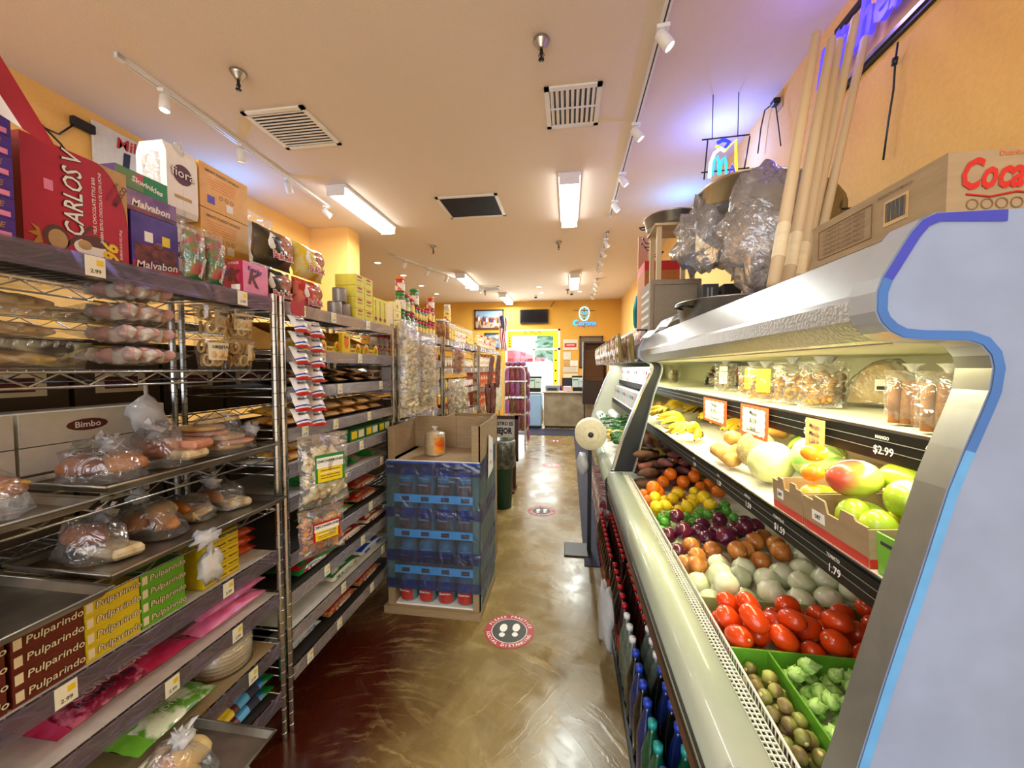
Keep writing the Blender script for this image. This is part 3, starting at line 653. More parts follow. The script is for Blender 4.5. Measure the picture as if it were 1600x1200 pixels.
MB().box(-.07, .07, -.075, .075, .009, .4, 'off_white').build('paper_stack', label='stack of white paper sheets inside the clear bin', cat='paper', loc=(-1.505, 1.62, 1.7695))
# beer sign on the left wall and flag, cable
b = MB(); b.box(-.02, .0, -.36, .36, -.2, .2, 'off_white', c=.004); b.text('Lite', .3, 'mat_navy', FACE('+x', (.002, .02, -.04), 8), .03, .25); b.text('Miller', .12, 'red_print', FACE('+x', (.002, -.08, .13), 8), .02, .25); b.box(0, .001, -.34, .34, -.19, -.175, 'gold')
b.build('beer_sign', label='white beer sign with red and navy script on the yellow left wall', cat='sign', loc=(-3.57, 2.85, 3.18))
mat('flag_red', '9C1220', .8, var=.12, scale=8); mat('flag_white', 'E4DEDC', .8, var=.05)
b = MB(); n = 9
def fp(s, q):
    # hanging folds of cloth: s across the stripes, q down the stripe
    return Vector((-1.13 + .02 * math.sin(s * 11 + q * 3) * q + .02 * s, .35 + .35 * q - (1 - s) * .30, 2.62 - q * (.64 + .03 * math.sin(s * 7)) + (1 - s) * .03))
for k in range(7):
    g = 14; vs = []; 
    for j in range(g + 1):
        for i in range(4): vs.append(fp((k + i / 3) / 7, j / g))
    b.add(vs, [(j * 4 + i, j * 4 + i + 1, j * 4 + i + 5, j * 4 + i + 4) for j in range(g) for i in range(3)], 'flag_red' if k % 2 == 0 else 'flag_white', True)
b.build('hanging_flag', label='red and white striped flag hanging above the top left shelf', cat='flag')
b = MB(); b.tube([P(35, 176, x=-3.58), P(70, 200, x=-3.57), P(92, 210, x=-3.58), P(118, 193, x=-3.585)], .006, 'black_plastic'); b.tube([P(35, 176, x=-3.58), P(60, 190, x=-3.57), P(95, 225, x=-3.57), P(110, 245, x=-3.57)], .006, 'black_plastic')
p = P(128, 196, x=-3.585); b.box(p.x - .01, p.x + .03, p.y - .07, p.y + .07, p.z - .035, p.z + .035, 'black_plastic', c=.008)
b.build('extension_cord', label='black cable with a plug box on the yellow left wall', cat='cable')

# --- noodle packs etc on the top of the second rack
def noodle(key, base, photo, w=.2, h=.15, t=.09):
    def f():
        o = empty('noodle_pack')
        MB().pouch(w, h, t, base, bands=None, T=TR((0, 0, h / 2), rx=90, rz=90), crimp=.04, wob=.006, seed=len(key), nv=10).build('bag', o)
        b = MB(); b.ball(.004, w * .2, h * .24, photo, 12, T=TR((t / 2 - .003, w * .12, h * .62))); b.ball(.004, w * .13, h * .2, 'white', 10, T=TR((t / 2 - .005, -w * .2, h * .6)), wob=.5)
        b.text('Buldak', h * .26, 'white', FACE('+x', (t / 2 + .004, 0, h * .28), 4), .09); b.text('Buldak', h * .26, 'red_print', FACE('+x', (t / 2 + .0045, 0, h * .28), 4), .02)
        b.build('label', o); return o
    return f
mat('noodle_photo', 'D07A30', .5, scale=60, col2='8A3A18'); mat('buld_black', '1C1815', .3, col2='40341F', scale=14, coat=.5); mat('buld_yellow', 'E6C42A', .35, col2='E9DFA0', scale=14, coat=.4, thr=(.5, .6)); mat('buld_red', 'C01A1C', .35, col2='E4807A', scale=16, coat=.4, thr=(.5, .6)); mat('grey_can', '9A9692', .4, .4)
for k, (ky, bs, y, x, z, l, sc) in enumerate((('nb', 'buld_black', 1.485, -.12, 0, 'black multipack of spicy noodles, lower left of the noodle pile', 1), ('nb', 'buld_black', 1.49, -.12, .158, 'black multipack of spicy noodles, top of the noodle pile at its left', 1.1), ('nb', 'buld_black', 1.60, -.235, .0, 'black noodle bag at the back left of the noodle pile', 1.5),
        ('nr', 'buld_red', 1.70, -.12, 0, 'red multipack of spicy noodles, lower right of the noodle pile', 1), ('ny', 'buld_yellow', 1.715, -.12, .158, 'yellow multipack of noodles on top of the red pack', 1.05))):
    place(ky, noodle(ky, bs, 'noodle_photo'), l, 'noodle pack', 'noodle multipacks', (XF + x, y, 1.7695 + z), (0, 0, 0), min(sc, 1.04))
def can(r, h, m, lid='steel'):
    def f():
        o = empty('can'); MB().lathe([(r * .96, 0), (r, .004), (r, h - .006), (r * .96, h)], m, 16).build('body', o); MB().lathe([(r * .97, 0), (r * .97, .003), (r * .8, .0015)], lid, 16).build('lid', o, loc=(0, 0, h)); return o
    return f
for k, (y, z) in enumerate(((1.85, 0), (1.915, .0), (1.87, .078))):
    place('gcan', can(.036, .07, 'grey_can'), 'silver can beside the noodle packs, %s of three' % ['lower left', 'lower right', 'upper'][k], 'can', 'silver cans', (XF - .07, y + k * .012, 1.7695 + z))
def yell(name, w, d, h, word, vert=False):
    def f():
        return carton(w, d, h, 'yellow_tea', 'yellow_tea', 'yellow_tea', (txt(word, h * .2 if not vert else w * .38, 'brown', 0, .5, roll=90 if vert else 0), blobp('magenta', 0, .82, .3, .1) if not vert else blobp('magenta', 0, .2, .3, .07))).build('tea_box')
    return f
mat('yellow_tea', 'E4D648', .5, var=.05)
q = 0
for y, zs in ((2.01, (0, .062, .124, .186)), (2.105, (0, .062, .124, .186))):
    for z in zs: place('teaA', yell('t', .09, .12, .06, 'ABUELITA'), 'yellow box with red mark on the second rack top, %s of its column, %s column' % (['bottom', 'second', 'third', 'top'][int(z / .06)], 'left' if y < 2.05 else 'right'), 'box', 'yellow boxes on the second rack', (XF - .08, y, 1.7695 + z)); q += 1
for k in range(3): place('teaV', yell('t', .055, .12, .155, 'CHOCOLATE', True), 'upright yellow box on the second rack top, %s of three from the left' % ORD[k], 'box', 'upright yellow boxes', (XF - .08, 2.185 + k * .0565, 1.7695))
mat('pale_pink_box', 'E8C8B4', .5, col2='E9E08A', scale=14); carton(.1, .1, .15, 'pale_pink_box', 'pale_pink_box').build('tea_box', label='pale pink and yellow box near the far end of the second rack top', cat='box', loc=(XF - .08, 2.385, 1.7695))
for k in range(3): place('teaC', lambda: carton(.12, .1, .058, 'cream_box', 'cream_box', 'cream_box', (txt('TE', .03, 'magenta'),)).build('tea_box'), 'cream yellow box above the post between racks, %s of three' % ['bottom', 'middle', 'top'][k], 'box', 'cream tea boxes', (XF - .08, 2.503, 1.7695 + k * .06)) if mat('cream_box', 'EBDD8C', .5) else 0

# --- second shelf of the nearest rack: pastry clamshells, marshmallow bags, tubs
mat('pastry', 'E0BE88', .6, col2='B88A50', scale=14, bump=.2); mat('pastry_dark', '6A3A20', .6, col2='A0683C', scale=12); mat('bread_brown', '9C5A2C', .45, col2='C98A50', scale=7, bump=.1); mat('bread_pale', 'E2C792', .6, col2='C79A58', scale=9); mat('cookie', 'C99A4E', .6, col2='E6C98A', scale=20)
def clam(m, n, seed):
    def f():
        o = empty('pastry_box'); b = MB()
        for (z0, z1, ins) in ((0, .004, .008),): b.box(-.1, .1, -.125, .125, 0, .003, 'clear_plastic')
        for sx in (-1, 1): b.add([(sx * .1, -.125, .0), (sx * .1, .125, .0), (sx * .108, .133, .062), (sx * .108, -.133, .062)], [(0, 1, 2, 3)], 'clear_plastic'); b.add([(-.1, sx * .125, 0), (.1, sx * .125, 0), (.108, sx * .133, .062), (-.108, sx * .133, .062)], [(0, 1, 2, 3)], 'clear_plastic')
        b.build('tray', o); c = MB(); c.box(-.11, .11, -.135, .135, .062, .065, 'clear_plastic')
        for k in range(9): c.tube([(.112, -.09 + k * .022, .05), (.112, -.085 + k * .022, .066)], .004, 'clear_plastic', 6)
        c.build('lid', o)
        for k in range(n):
            r_ = random.Random(seed * 10 + k); y = -.085 + .17 * (k + .5) / n
            bb = MB(); pts = [(.062 * math.cos(a) , .045 * math.sin(a), 0) for a in [math.pi * j / 8 for j in range(9)]]
            bb.tube(pts, .02, m, 8, rs=[.006, .011, .016, .02, .0175, .02, .016, .011, .006]); bb.build('pastry', o, loc=(r_.uniform(-.01, .01), y, .028), rot=(0, r_.uniform(-.15, .15), r_.uniform(.6, 1.8)))
        return o
    return f
for k in range(3): place('clamA', clam('pastry', 5, 1), 'clear clamshell of pale pastries on the second shelf, %s of three' % ['bottom', 'middle', 'top'][k], 'pastry box', 'pale pastry clamshells', (XF - .15, .66, 1.4975 + k * .069))
for k in range(3): place('clamB', clam('pastry_dark', 5, 2), 'clear clamshell of dark pastries left of the pale ones, %s of three' % ['bottom', 'middle', 'top'][k], 'pastry box', 'dark pastry clamshells', (XF - .15, .34, 1.4975 + k * .069))
def lumps(b, w, h, t, n, r, m, seed=0, jit=.25, sq=False, shape=(1, 1, 1), taper=0):
    """loose pieces filling a pillow bag of w x h x t lying in the xy plane"""
    rr = random.Random(seed); k = 0
    while k < n:
        x = rr.uniform(-1, 1); y = rr.uniform(-1, 1)
        if abs(x) > .86 or abs(y) > .9: continue
        z = rr.uniform(-1, 1) * (1 - abs(x) ** 3) * (1 - abs(y) ** 3)
        q = r * rr.uniform(1 - jit, 1 + jit); tp = 1 - taper * (y * .5 + .5)
        T = TR((x * (w / 2 - r * .6) * tp, y * (h / 2 - r), z * (t / 2 - r * .8) * .95), rr.uniform(0, 180), rr.uniform(0, 180), rr.uniform(0, 180))
        if sq: b.lathe([(0, -q * .9), (q * .8, -q * .9), (q * .95, -q * .7), (q * .95, q * .7), (q * .8, q * .9), (0, q * .9)], m[k % len(m)], 9, T=T)
        else: b.ball(q * shape[0], q * shape[1], q * shape[2], m[k % len(m)], 7, T=T, wob=.45, seed=k % 9)
        k += 1
    return b
mat('marsh_pink', 'F6C4C0', .8, var=.03); mat('marsh_white', 'F2EDE4', .8, var=.03)
def marsh():
    o = empty('marshmallow_bag'); x = lumps(MB(), .19, .2, .05, 60, .017, ['marsh_pink', 'marsh_white', 'marsh_white'], 4, sq=True).build('marshmallows', o); x['kind'] = 'stuff'
    MB().pouch(.2, .26, .062, 'marsh_film', wob=.006, seed=6).build('film', o); b = MB(); b.box(-.03, .03, -.03, .05, .031, .0318, 'purple', c=0); b.text('De la Rosa', .026, 'white', TR((0, .01, .0322), rz=70), .02); b.box(-.028, .0, -.1, -.06, .027, .0275, 'yellow'); b.build('label', o)
    return o
for k in range(4): place('marsh', marsh, 'clear bag of pink and white marshmallows, %s of the stack of four' % ['bottom', 'second from the bottom', 'third from the bottom', 'top'][k], 'marshmallow bag', 'stacked marshmallow bags', (XF - .125, .945, 1.536 + k * .0605), (0, 0, R([8, 2, 6, 0][k])), (.86, .86, .86))
def tub():
    o = empty('cookie_tub'); MB().lathe([(.036, 0), (.038, .004), (.05, .095), (.051, .1)], 'clear_plastic', 24, cap=False).lathe([(0, .001), (.036, .001)], 'clear_plastic', 24).build('cup', o)
    MB().lathe([(.053, .098), (.053, .106), (.046, .109), (.044, .105), (0, .105)], 'clear_plastic', 24).build('lid', o)
    rr = random.Random(3)
    for k in range(12):
        b = MB(); b.tube([(0, .013 * math.cos(a), .013 * math.sin(a) * 1.5) for a in [j * 6.283 / 9 for j in range(10)]], .0045, 'cookie', 6)
        a = k * .9; q = .029 if k < 8 else .012; b.build('cookie', o, loc=(math.cos(a) * q, math.sin(a) * q, .03 + .045 * (k % 2)), rot=(rr.uniform(-.5, .5), rr.uniform(-.3, .3), a + rr.uniform(-.5, .5)))
    return o
def tublabel(o):
    b = MB(); n = 7
    vs = []; 
    for k in range(n + 1):
        a = R(-42 + 84 * k / n)
        for r, z in ((.0425, .03), (.0493, .088)): vs.append((r * math.cos(a), r * math.sin(a), z))
    b.add(vs, [(2 * k, 2 * k + 2, 2 * k + 3, 2 * k + 1) for k in range(n)], 'cream', True); b.text('OREJITAS', .0135, 'black', FACE('+x', (.0495, 0, .073)) @ Matrix.Rotation(R(-5), 4, 'X'), .03, .1)
    for y in (-.018, 0, .018): b.ball(.003, .008, .012, 'cookie', 8, T=TR((.0465 - abs(y) * .2, y, .048)))
    b.build('label', o)
TL = ['lower left', 'upper left', 'lower right', 'upper right']
for i, y in enumerate((1.135, 1.245)):
    for k in range(2):
        o = place('tub', tub, 'clear tub of ear shaped cookies, %s of the four at the shelf end' % TL[i * 2 + k], 'cookie tub', 'cookie tubs', (XF - .075, y + .018, 1.4975 + k * .1105), (0, 0, R([-14, 10, 30, -24][i * 2 + k])))
        if (i, k) != (1, 0): tublabel(o)
# --- third shelf: trays, cartons behind, bagged breads
def sheet_tray(w, d, name='baking_tray'):
    b = MB(); x, y = d / 2, w / 2; z = .018
    b.box(-x, x, -y, y, 0, .0015, 'tray_metal')
    for a in (((-x, -y), (x, -y), (0, -1)), ((x, -y), (x, y), (1, 0)), ((x, y), (-x, y), (0, 1)), ((-x, y), (-x, -y), (-1, 0))):
        (x0, y0), (x1, y1), (nx, ny) = a; o = .012
        b.add([(x0, y0, .001), (x1, y1, .001), (x1 + nx * o + (o if x1 > x0 else -o if x1 < x0 else 0), y1 + ny * o + (o if y1 > y0 else -o if y1 < y0 else 0), z), (x0 + nx * o - (o if x1 > x0 else -o if x1 < x0 else 0), y0 + ny * o - (o if y1 > y0 else -o if y1 < y0 else 0), z)], [(0, 1, 2, 3)], 'tray_metal')
    X, Y = x + .012, y + .012
    b.tube([(X, -Y, z), (X, Y, z), (-X, Y, z), (-X, -Y, z), (X, -Y, z)], .004, 'tray_metal', 6)
    return b.build(name)
TRAYS = [(1.045, .53, 1.192, .0, 'metal baking tray of bagged breads on the third shelf, right end'), (.44, .5, 1.192, .075, 'dark metal baking tray on the third shelf at the left edge, jutting out'),
         (1.035, .55, .987, .03, 'metal baking tray of bagged breads on the fourth shelf, right end'), (.43, .54, .987, .085, 'empty dark baking tray on the fourth shelf at the left edge, jutting out')]
for y, w, z, ox, l in TRAYS: tag(sheet_tray(w, .30), l, 'tray', 'metal baking trays', (XF - .137 + ox, y, z))
for k, (y, z) in enumerate(((.62, 1.192), (.62, 1.285), (1.0, 1.192), (1.0, 1.285))):
    def wc():
        return carton(.37, .14, .09, 'off_white', 'off_white', 'off_white', (blobp('dark_red', -.1, .5, .14, .2), txt('Bimbo', .025, 'white', -.037, .5, .02, off=.0006))).build('carton')
    place('wc', wc, 'off white carton with dark red oval at the back of the third shelf, %s' % ['lower left', 'upper left', 'lower right', 'upper right'][k], 'carton', 'pale cartons behind the bread', (-1.516, y, z + .0005))
def bread(m, kind, seed):
    b = MB()
    if kind == 'bun': b.ball(.062, .055, .036, m, 14, wob=.12, seed=seed, flat=.5)
    elif kind == 'roll': b.ball(.04, .075, .03, m, 14, wob=.2, seed=seed, flat=.4)
    elif kind == 'shell':
        b.ball(.06, .06, .036, m, 14, flat=.5)
    elif kind == 'slab': b.box(-.05, .05, -.075, .075, -.013, .013, m, c=.008)
    elif kind == 'flat': b.lathe([(.0, -.005), (.075, -.006), (.08, 0), (.075, .006), (0, .007)], m, 20)
    return b
def bread_bag(w, h, t, items, seed, knot=None):
    """bag film draped over items = (material, kind, x, y, z, rz); w along x, h along y"""
    o = empty('bread_bag')
    for i, (m, kd_, x, y, z, rz) in enumerate(items):
        q = bread(m, kd_, seed + i).build({'bun': 'bun', 'roll': 'bread_roll', 'shell': 'shell_bun', 'slab': 'sliced_bread', 'flat': 'flatbread'}[kd_], o, loc=(x, y, z), rot=(0, 0, R(rz)))
        if kd_ == 'shell':
            c = MB()
            for k in range(5): c.tube([(-.05 + k * .022 + .01 * math.sin(a * 3), -.045 + a * .09, .033 - (abs(k - 2) * .011) ** 1.0 * .6 - abs(a - .5) * .02) for a in [j / 4 for j in range(5)]], .005, 'yellow_crust', 6)
            c.build('sugar_crust', q)
    b = MB(); b.ball(w / 2, h / 2, t, 'film', 18, wob=.32, freq=2.6, seed=seed, flat=.9, T=TR((0, 0, .004))); b.v = [(x_, y_, max(z_, .0012)) for x_, y_, z_ in b.v]; b.build('film', o)
    if knot:
        kx, ky, kz = knot; kz -= .012; b = MB(); rr = random.Random(seed)
        b.ball(.03, .026, .018, 'film_knot', 12, T=TR((kx, ky, kz), rr.uniform(-40, 40), rr.uniform(-40, 40), 0), wob=1.0, freq=4, seed=seed)
        for k in range(14):
            a = rr.random() * 6.28; L_ = rr.uniform(.025, .05); d = Vector((math.cos(a), math.sin(a), rr.uniform(.2, 1.4))).normalized()
            b.add([(kx, ky, kz), tuple(Vector((kx, ky, kz)) + d * L_ + Vector((rr.uniform(-.015, .015), rr.uniform(-.015, .015), rr.uniform(-.01, .01)))), tuple(Vector((kx, ky, kz)) + d * L_ * .9 + Vector((-d.y, d.x, 0)) * .02)], [(0, 1, 2)], 'film_knot')
        b.build('knot', o)
    return o
mat('yellow_crust', 'E2B84A', .7, col2='C98E2C', scale=30); mat('salmon_bread', 'DE9C7C', .6, var=.1); mat('slice_face', 'EFE0BC', .7, col2='D6B680', scale=25); mat('bread_red', '7E3A1C', .35, col2='A8643A', scale=8, coat=.2)
BB = [((XF - .13, .865, 1.1965), .20, .19, .10, [('bread_red', 'bun', -.03, -.03, .03, 0), ('bread_brown', 'bun', .03, .04, .03, 40)], 11, (.03, .0, .1), 'clear bag of glazed brown buns on the third shelf, behind the yellow shell breads'),
      ((XF - .13, 1.025, 1.1965), .18, .17, .115, [('bread_red', 'bun', -.02, -.01, .035, 0), ('slice_face', 'slab', .03, .035, .03, 90), ('salmon_bread', 'slab', .035, .05, .056, 95)], 12, (.0, -.02, .11), 'clear bag with dark round bread and pink slices, middle of the third shelf'),
      ((XF - .13, 1.212, 1.1965), .22, .25, .12, [('bread_pale', 'flat', .02, .0, .02, 0), ('salmon_bread', 'flat', .035, .035, .036, 0), ('bread_pale', 'flat', .015, .01, .052, 0), ('salmon_bread', 'flat', -.02, -.03, .068, 0), ('bread_pale', 'flat', -.03, -.04, .084, 0)], 13, (.075, .10, .075), 'clear bag of stacked pale flatbreads at the right end of the third shelf'),
      ((XF - .055, .575, 1.1965), .21, .22, .12, [('bread_pale', 'shell', -.02, -.01, .03, 0), ('bread_brown', 'shell', .02, .05, .05, 20), ('bread_pale', 'shell', .03, -.05, .04, 50)], 14, (.06, -.06, .13), 'clear bag of yellow topped shell breads at the left edge, third shelf'),
      ((XF - .135, .84, .9915), .19, .17, .105, [('bread_red', 'bun', -.01, -.01, .05, 0), ('slice_face', 'slab', .03, .03, .015, 80)], 15, (0, .05, .1), 'clear bag of glossy brown bread on the fourth shelf, left part of the tray'),
      ((XF - .135, .985, .9915), .2, .19, .10, [('bread_brown', 'roll', -.03, -.02, .03, 20), ('bread_brown', 'roll', .03, .02, .03, 60), ('bread_pale', 'roll', .0, .05, .05, 10)], 16, (-.03, -.01, .115), 'knotted clear bag of brown rolls in the middle of the fourth shelf'),
      ((XF - .14, 1.115, .9915), .17, .15, .07, [('slice_face', 'slab', .0, 0, .018, 10), ('bread_brown', 'roll', -.03, -.03, .03, 60)], 17, None, 'clear bag with pale sliced loaf right of the knotted roll bag'),
      ((XF - .14, 1.228, .9915), .19, .17, .09, [('slice_face', 'slab', .02, .02, .015, 70), ('bread_brown', 'roll', -.03, -.02, .03, 60)], 18, (-.01, -.04, .10), 'knotted bag of pale bread at the right end of the fourth shelf'),
      ((-.985, .545, .4245), .22, .20, .12, [('bread_brown', 'roll', -.04, -.04, .04, 20), ('bread_pale', 'roll', .04, .0, .04, 60), ('cookie', 'bun', 0, .06, .04, 0)], 19, (.02, -.02, .13), 'clear bag of breads at the bottom left edge, nearest of the floor tray bags'),
      ((-.985, .80, .4245), .2, .2, .13, [('bread_brown', 'bun', -.03, .0, .045, 20), ('cookie', 'roll', .04, .0, .04, 60), ('bread_pale', 'bun', 0, .05, .06, 0)], 20, (.02, .01, .15), 'knotted bag of golden breads at the bottom left, second from the edge')]
for loc, w, h, t_, it, sd, kn, l in BB:
    o = bread_bag(w, h, t_, it, sd, kn); tag(o, l, 'bread bag', 'bagged breads', loc); o.scale = (1.0, .74, 1.1) if 1.1 < loc[2] and loc[1] > .6 else (1.05, .64, 1.12) if loc[2] > .95 and loc[1] > .6 else (.82, .8, .95)
# low trolley tray that carries the two front bags
tag(sheet_tray(.62, .26), 'low metal tray with bread bags at the bottom left corner', 'tray', 'metal baking trays', (-.985, .65, .42))
b = MB(); 
for x in (-.1, .1):
    for y in (-.26, .26): b.tube([(x, y, 0), (x, y, .416)], .009, 'chrome', 8)
for y in (-.26, .26): b.tube([(-.1, y, .2), (.1, y, .2)], .007, 'chrome', 6); b.tube([(-.1, y, .412), (.1, y, .412)], .007, 'chrome', 6)
for x in (-.1, .1): b.tube([(x, -.26, .408), (x, .26, .408)], .007, 'chrome', 6)
b.build('tray_stand', label='low chrome stand under the bottom left bread tray', cat='stand', loc=(-.985, .65, 0))
# nuts bag with cluster
o = empty('nut_bag', 'clear bag of golden nut clusters at the bottom left, right of the breads', 'nut bag', loc=(-1.02, 1.06, .205), rot=(0, 0, 0))
lumps(MB(), .15, .18, .12, 60, .016, ['cookie', 'pastry'], 5).build('nuts', o, loc=(0, 0, .075))['kind'] = 'stuff'
nb_ = MB().ball(.09, .1, .1, 'film', 16, wob=.3, freq=3, seed=4, T=TR((0, 0, .08))); nb_.v = [(x_, y_, max(z_, .0)) for x_, y_, z_ in nb_.v]; nb_.build('film', o); o.location = (XF - .13, .9, .222); o.scale = (.85, .85, .75)
# knotted tail hanging off the fourth shelf
b = MB(); b.ball(.03, .03, .05, 'film_knot', 14, TR((0, 0, -.085)), wob=.7, freq=4, seed=3, pinch=.8).ball(.03, .04, .02, 'film_knot', 12, TR((-.015, 0, -.004)), wob=.9, freq=4, seed=5).tube([(-.01, 0, 0), (0, 0, -.05)], .01, 'film_knot'); b.build('bag_tail', label='knotted white plastic bag tail hanging off the fourth shelf tray', cat='bag', loc=(XF + .075, .985, .999))
b = MB(); b.ball(.045, .04, .065, 'film_knot', 14, TR((0, 0, -.1)), wob=.7, freq=3, seed=6, pinch=.85).tube([(0, 0, 0), (.005, 0, -.06)], .006, 'film_knot'); b.build('bag_tail', label='twisted plastic bag hanging under the second shelf, nearest rack', cat='bag', loc=(-1.36, 1.06, 1.45))
# --- fifth shelf: flat candy boxes
def pulp(key, m, word='Pulparindo'):
    def f():
        return carton(.118, .15, .037, m, m, m, (txt(word, .023, 'black', .012, .5, .05, 0, .1), txt(word, .023, 'cream', .012, .5, .012, 0, .1, off=.0004), patch('cream', -.47, -.36, .2, .8, .0003), top_text('PULPARINDO', .018, 'black', .02))).build('candy_box')
    return f
mat('pulp_red', '6E2A1A', .45, var=.12, scale=12); mat('pulp_yellow', 'E0C51E', .45, var=.08, scale=12); mat('pulp_green', '6DB22C', .45, var=.08, scale=12)
for (key, m, y, n, zt, w) in (('pr', 'pulp_red', .672, 5, 0, 'dark red'), ('py', 'pulp_yellow', .795, 4, 0, 'yellow'), ('pg', 'pulp_green', .917, 4, 0, 'green')):
    for k in range(n): place(key, pulp(key, m), '%s tamarind candy box on the fifth shelf, %s of its stack' % (w, 'bottom' if k == 0 else 'top' if k == n - 1 else ORD[k] + ' from the bottom'), 'candy box', '%s tamarind candy boxes' % w, (XF - .085, y, .7895 + k * .0375))
for k in range(4): place('pr', pulp('pr', 'pulp_red'), 'dark red tamarind candy box at the left picture edge, %s' % ['bottom', 'second', 'third', 'top'][k], 'candy box', 'dark red tamarind candy boxes', (XF - .085, .545, .7895 + k * .0375))
def yst():
    def d(b, x, w, h):
        for k in range(3): b.text('Pulparindo', .0085, 'brown', FACE('+x', (x + .0008, -w * .33 + k * w * .33, h * .5)), .03)
    return carton(.135, .14, .026, 'pulp_yellow', 'pulp_yellow', 'pulp_yellow', (d, patch('gold', -.5, .5, 0, .1))).build('candy_box')
for k in range(6): place('yst', yst, 'small yellow candy box in the block right of the hanging bag tail, %s layer' % (['bottom', 'second', 'third', 'fourth', 'fifth', 'top'][k]), 'candy box', 'small yellow candy boxes', (XF - .09, 1.11, .7895 + k * .0262))
mat('orange_pack', 'D9551C', .35, var=.15, scale=30, coat=.4)
for k in range(3): place('orp', lambda: MB().pouch(.07, .16, .028, 'orange_pack', bands=((.15, 'red'), (.85, 'orange_pack'), (1, 'red'))).build('candy_packet'), 'bright orange candy packet at the right end of the fifth shelf, %s of three' % ['bottom', 'middle', 'top'][k], 'candy packet', 'orange candy packets', (XF - .11, 1.255, .8065 + k * .034), (0, 0, R(-10)), (.8, .8, .95))
b = MB(); b.pouch(.16, .2, .05, 'film_soft', wob=.01, seed=9); lumps(b, .13, .16, .04, 16, .016, ['brown', 'pastry'], 3, shape=(1.4, .6, .6)); b.build('candy_bag', label='clear bag of brown candy under the hanging bag tail, fifth shelf', cat='candy bag', loc=(XF - .31, 1.08, .828), rot=(0, 0, 0))
# --- sixth shelf
mat('pink_pack', 'E68CB4', .35, col2='D8649C', scale=18, coat=.5); mat('magenta_pack', 'A80E3C', .25, col2='C8406C', scale=18, coat=.8); mat('mag_photo', 'C86A86', .4, col2='7A0A30', scale=35, thr=(.45, .55)); mat('green_pack', '5E9A2A', .3, col2='E6EED0', scale=22, coat=.5, thr=(.48, .6)); mat('gb_pack', '0E7A30', .25, col2='1E6AB4', scale=16, coat=.8, thr=(.5, .58))
def wordpack(name, w, h, t, m, bands, words, seed, film_=False, nv=12):
    """words = (text, size, mat, x, y, rz) printed on the upper side; lies flat, w along x, h along y"""
    def f():
        o = empty(name); MB().pouch(w, h, t, m, bands=bands, wob=.005, seed=seed, nv=nv).build('bag', o); b = MB()
        for s, sz, mm, x, y, rz in words:
            zz = t / 2 * (1 - abs(2 * x / w) ** 2.6) ** .6 + .0035; b.text(s, sz, mm, TR((x, y, zz), rz=rz), .02, sx=1)
        b.build('print', o); return o
    return f
o = wordpack('candy_bag', .2, .34, .05, 'magenta_pack', ((.12, 'magenta_pack'), (.55, 'mag_photo'), (.85, 'magenta_pack')), (('CORAZON', .034, 'white', .04, -.02, 90), ('BOMBON', .03, 'mat_navy', .065, -.05, 90), ('BOM BON', .045, 'red', .0, .05, 90)), 4)(); tag(o, 'shiny magenta candy bag lying on the sixth shelf, left part', 'candy bag', None, (XF - .125, .855, .645), (0, 0, 0))
def pk():
    o = wordpack('candy_bag', .09, .34, .045, 'pink_pack', ((.1, 'pink_pack'), (.3, 'pink_pack'), (.9, 'pink_pack')), (('40 g', .022, 'black', .0, .13, 90), ('mambo', .024, 'red', .0, .03, 90)), 8)(); return o
for k in range(2): place('pk', pk, 'pink candy pouch marked 40 on the sixth shelf right end, %s one' % ['lower', 'upper'][k], 'candy bag', 'pink candy pouches', (XF - .065, 1.165, .642 + .052 * k), (0, 0, 0), (1, .78, .85))
mat('foil', 'C9C4C4', .25, .8, var=.3, scale=30)
for k in range(9):
    place('foilp', lambda: MB().pouch(.05, .085, .012, 'foil', nu=5, nv=6).build('foil_packet'), 'small silver packet in the row behind the pink pouches, %s from the left' % ORD[k], 'candy packet', 'silver candy packets', (XF - .2, 1.05 + k * .027, .662), (R(90), 0, R(90)))
# --- seventh shelf: wafer plates, green bag ; eighth: green and blue bags
mat('wafer', 'E6D6BC', .7, var=.05); mat('wafer_red', '8E2A24', .5)
def wafer(n):
    def f():
        o = empty('wafer_pack'); 
        for k in range(n): MB().lathe([(0, 0), (.085, 0), (.088, .006), (.085, .012), (0, .012)], 'wafer', 24).lathe([(.058, .0122), (.064, .0122)], 'wafer_red', 24, cap=False).build('wafer', o, loc=(.003 * (k % 2), 0, .002 + k * .013))
        b = MB(); b.lathe([(.07, .0135), (.052, .0135)], 'wafer_red', 24, cap=False); b.text('OBLEAS', .022, 'black', TR((0, 0, .0145), rz=100), .02); b.build('label', o, loc=(0, 0, .002 + (n - 1) * .013 - .0))
        MB().lathe([(.092, 0), (.094, n * .013), (.06, n * .013 + .01), (0, n * .013 + .006)], 'film', 20).build('film', o)
        return o
    return f
place('waf', wafer(7), 'round pack of cream wafers with a red ring, seventh shelf, front one', 'wafer pack', 'round wafer packs', (XF - .12, 1.2, .414), (0, 0, 0)); place('waf', wafer(7), 'round pack of cream wafers with a red ring, seventh shelf, rear one', 'wafer pack', 'round wafer packs', (XF - .33, 1.2, .414), (0, 0, 1))
o = wordpack('candy_bag', .17, .24, .05, 'green_pack', ((.2, 'lime_green'), (.8, 'green_pack')), (('PANDITAS', .026, 'white', .03, .0, 90), ('oo', .05, 'black', -.02, .02, 90)), 14)(); tag(o, 'green and white candy bag lying on the seventh shelf', 'candy bag', None, (XF - .10, .96, .445), (0, 0, 0))
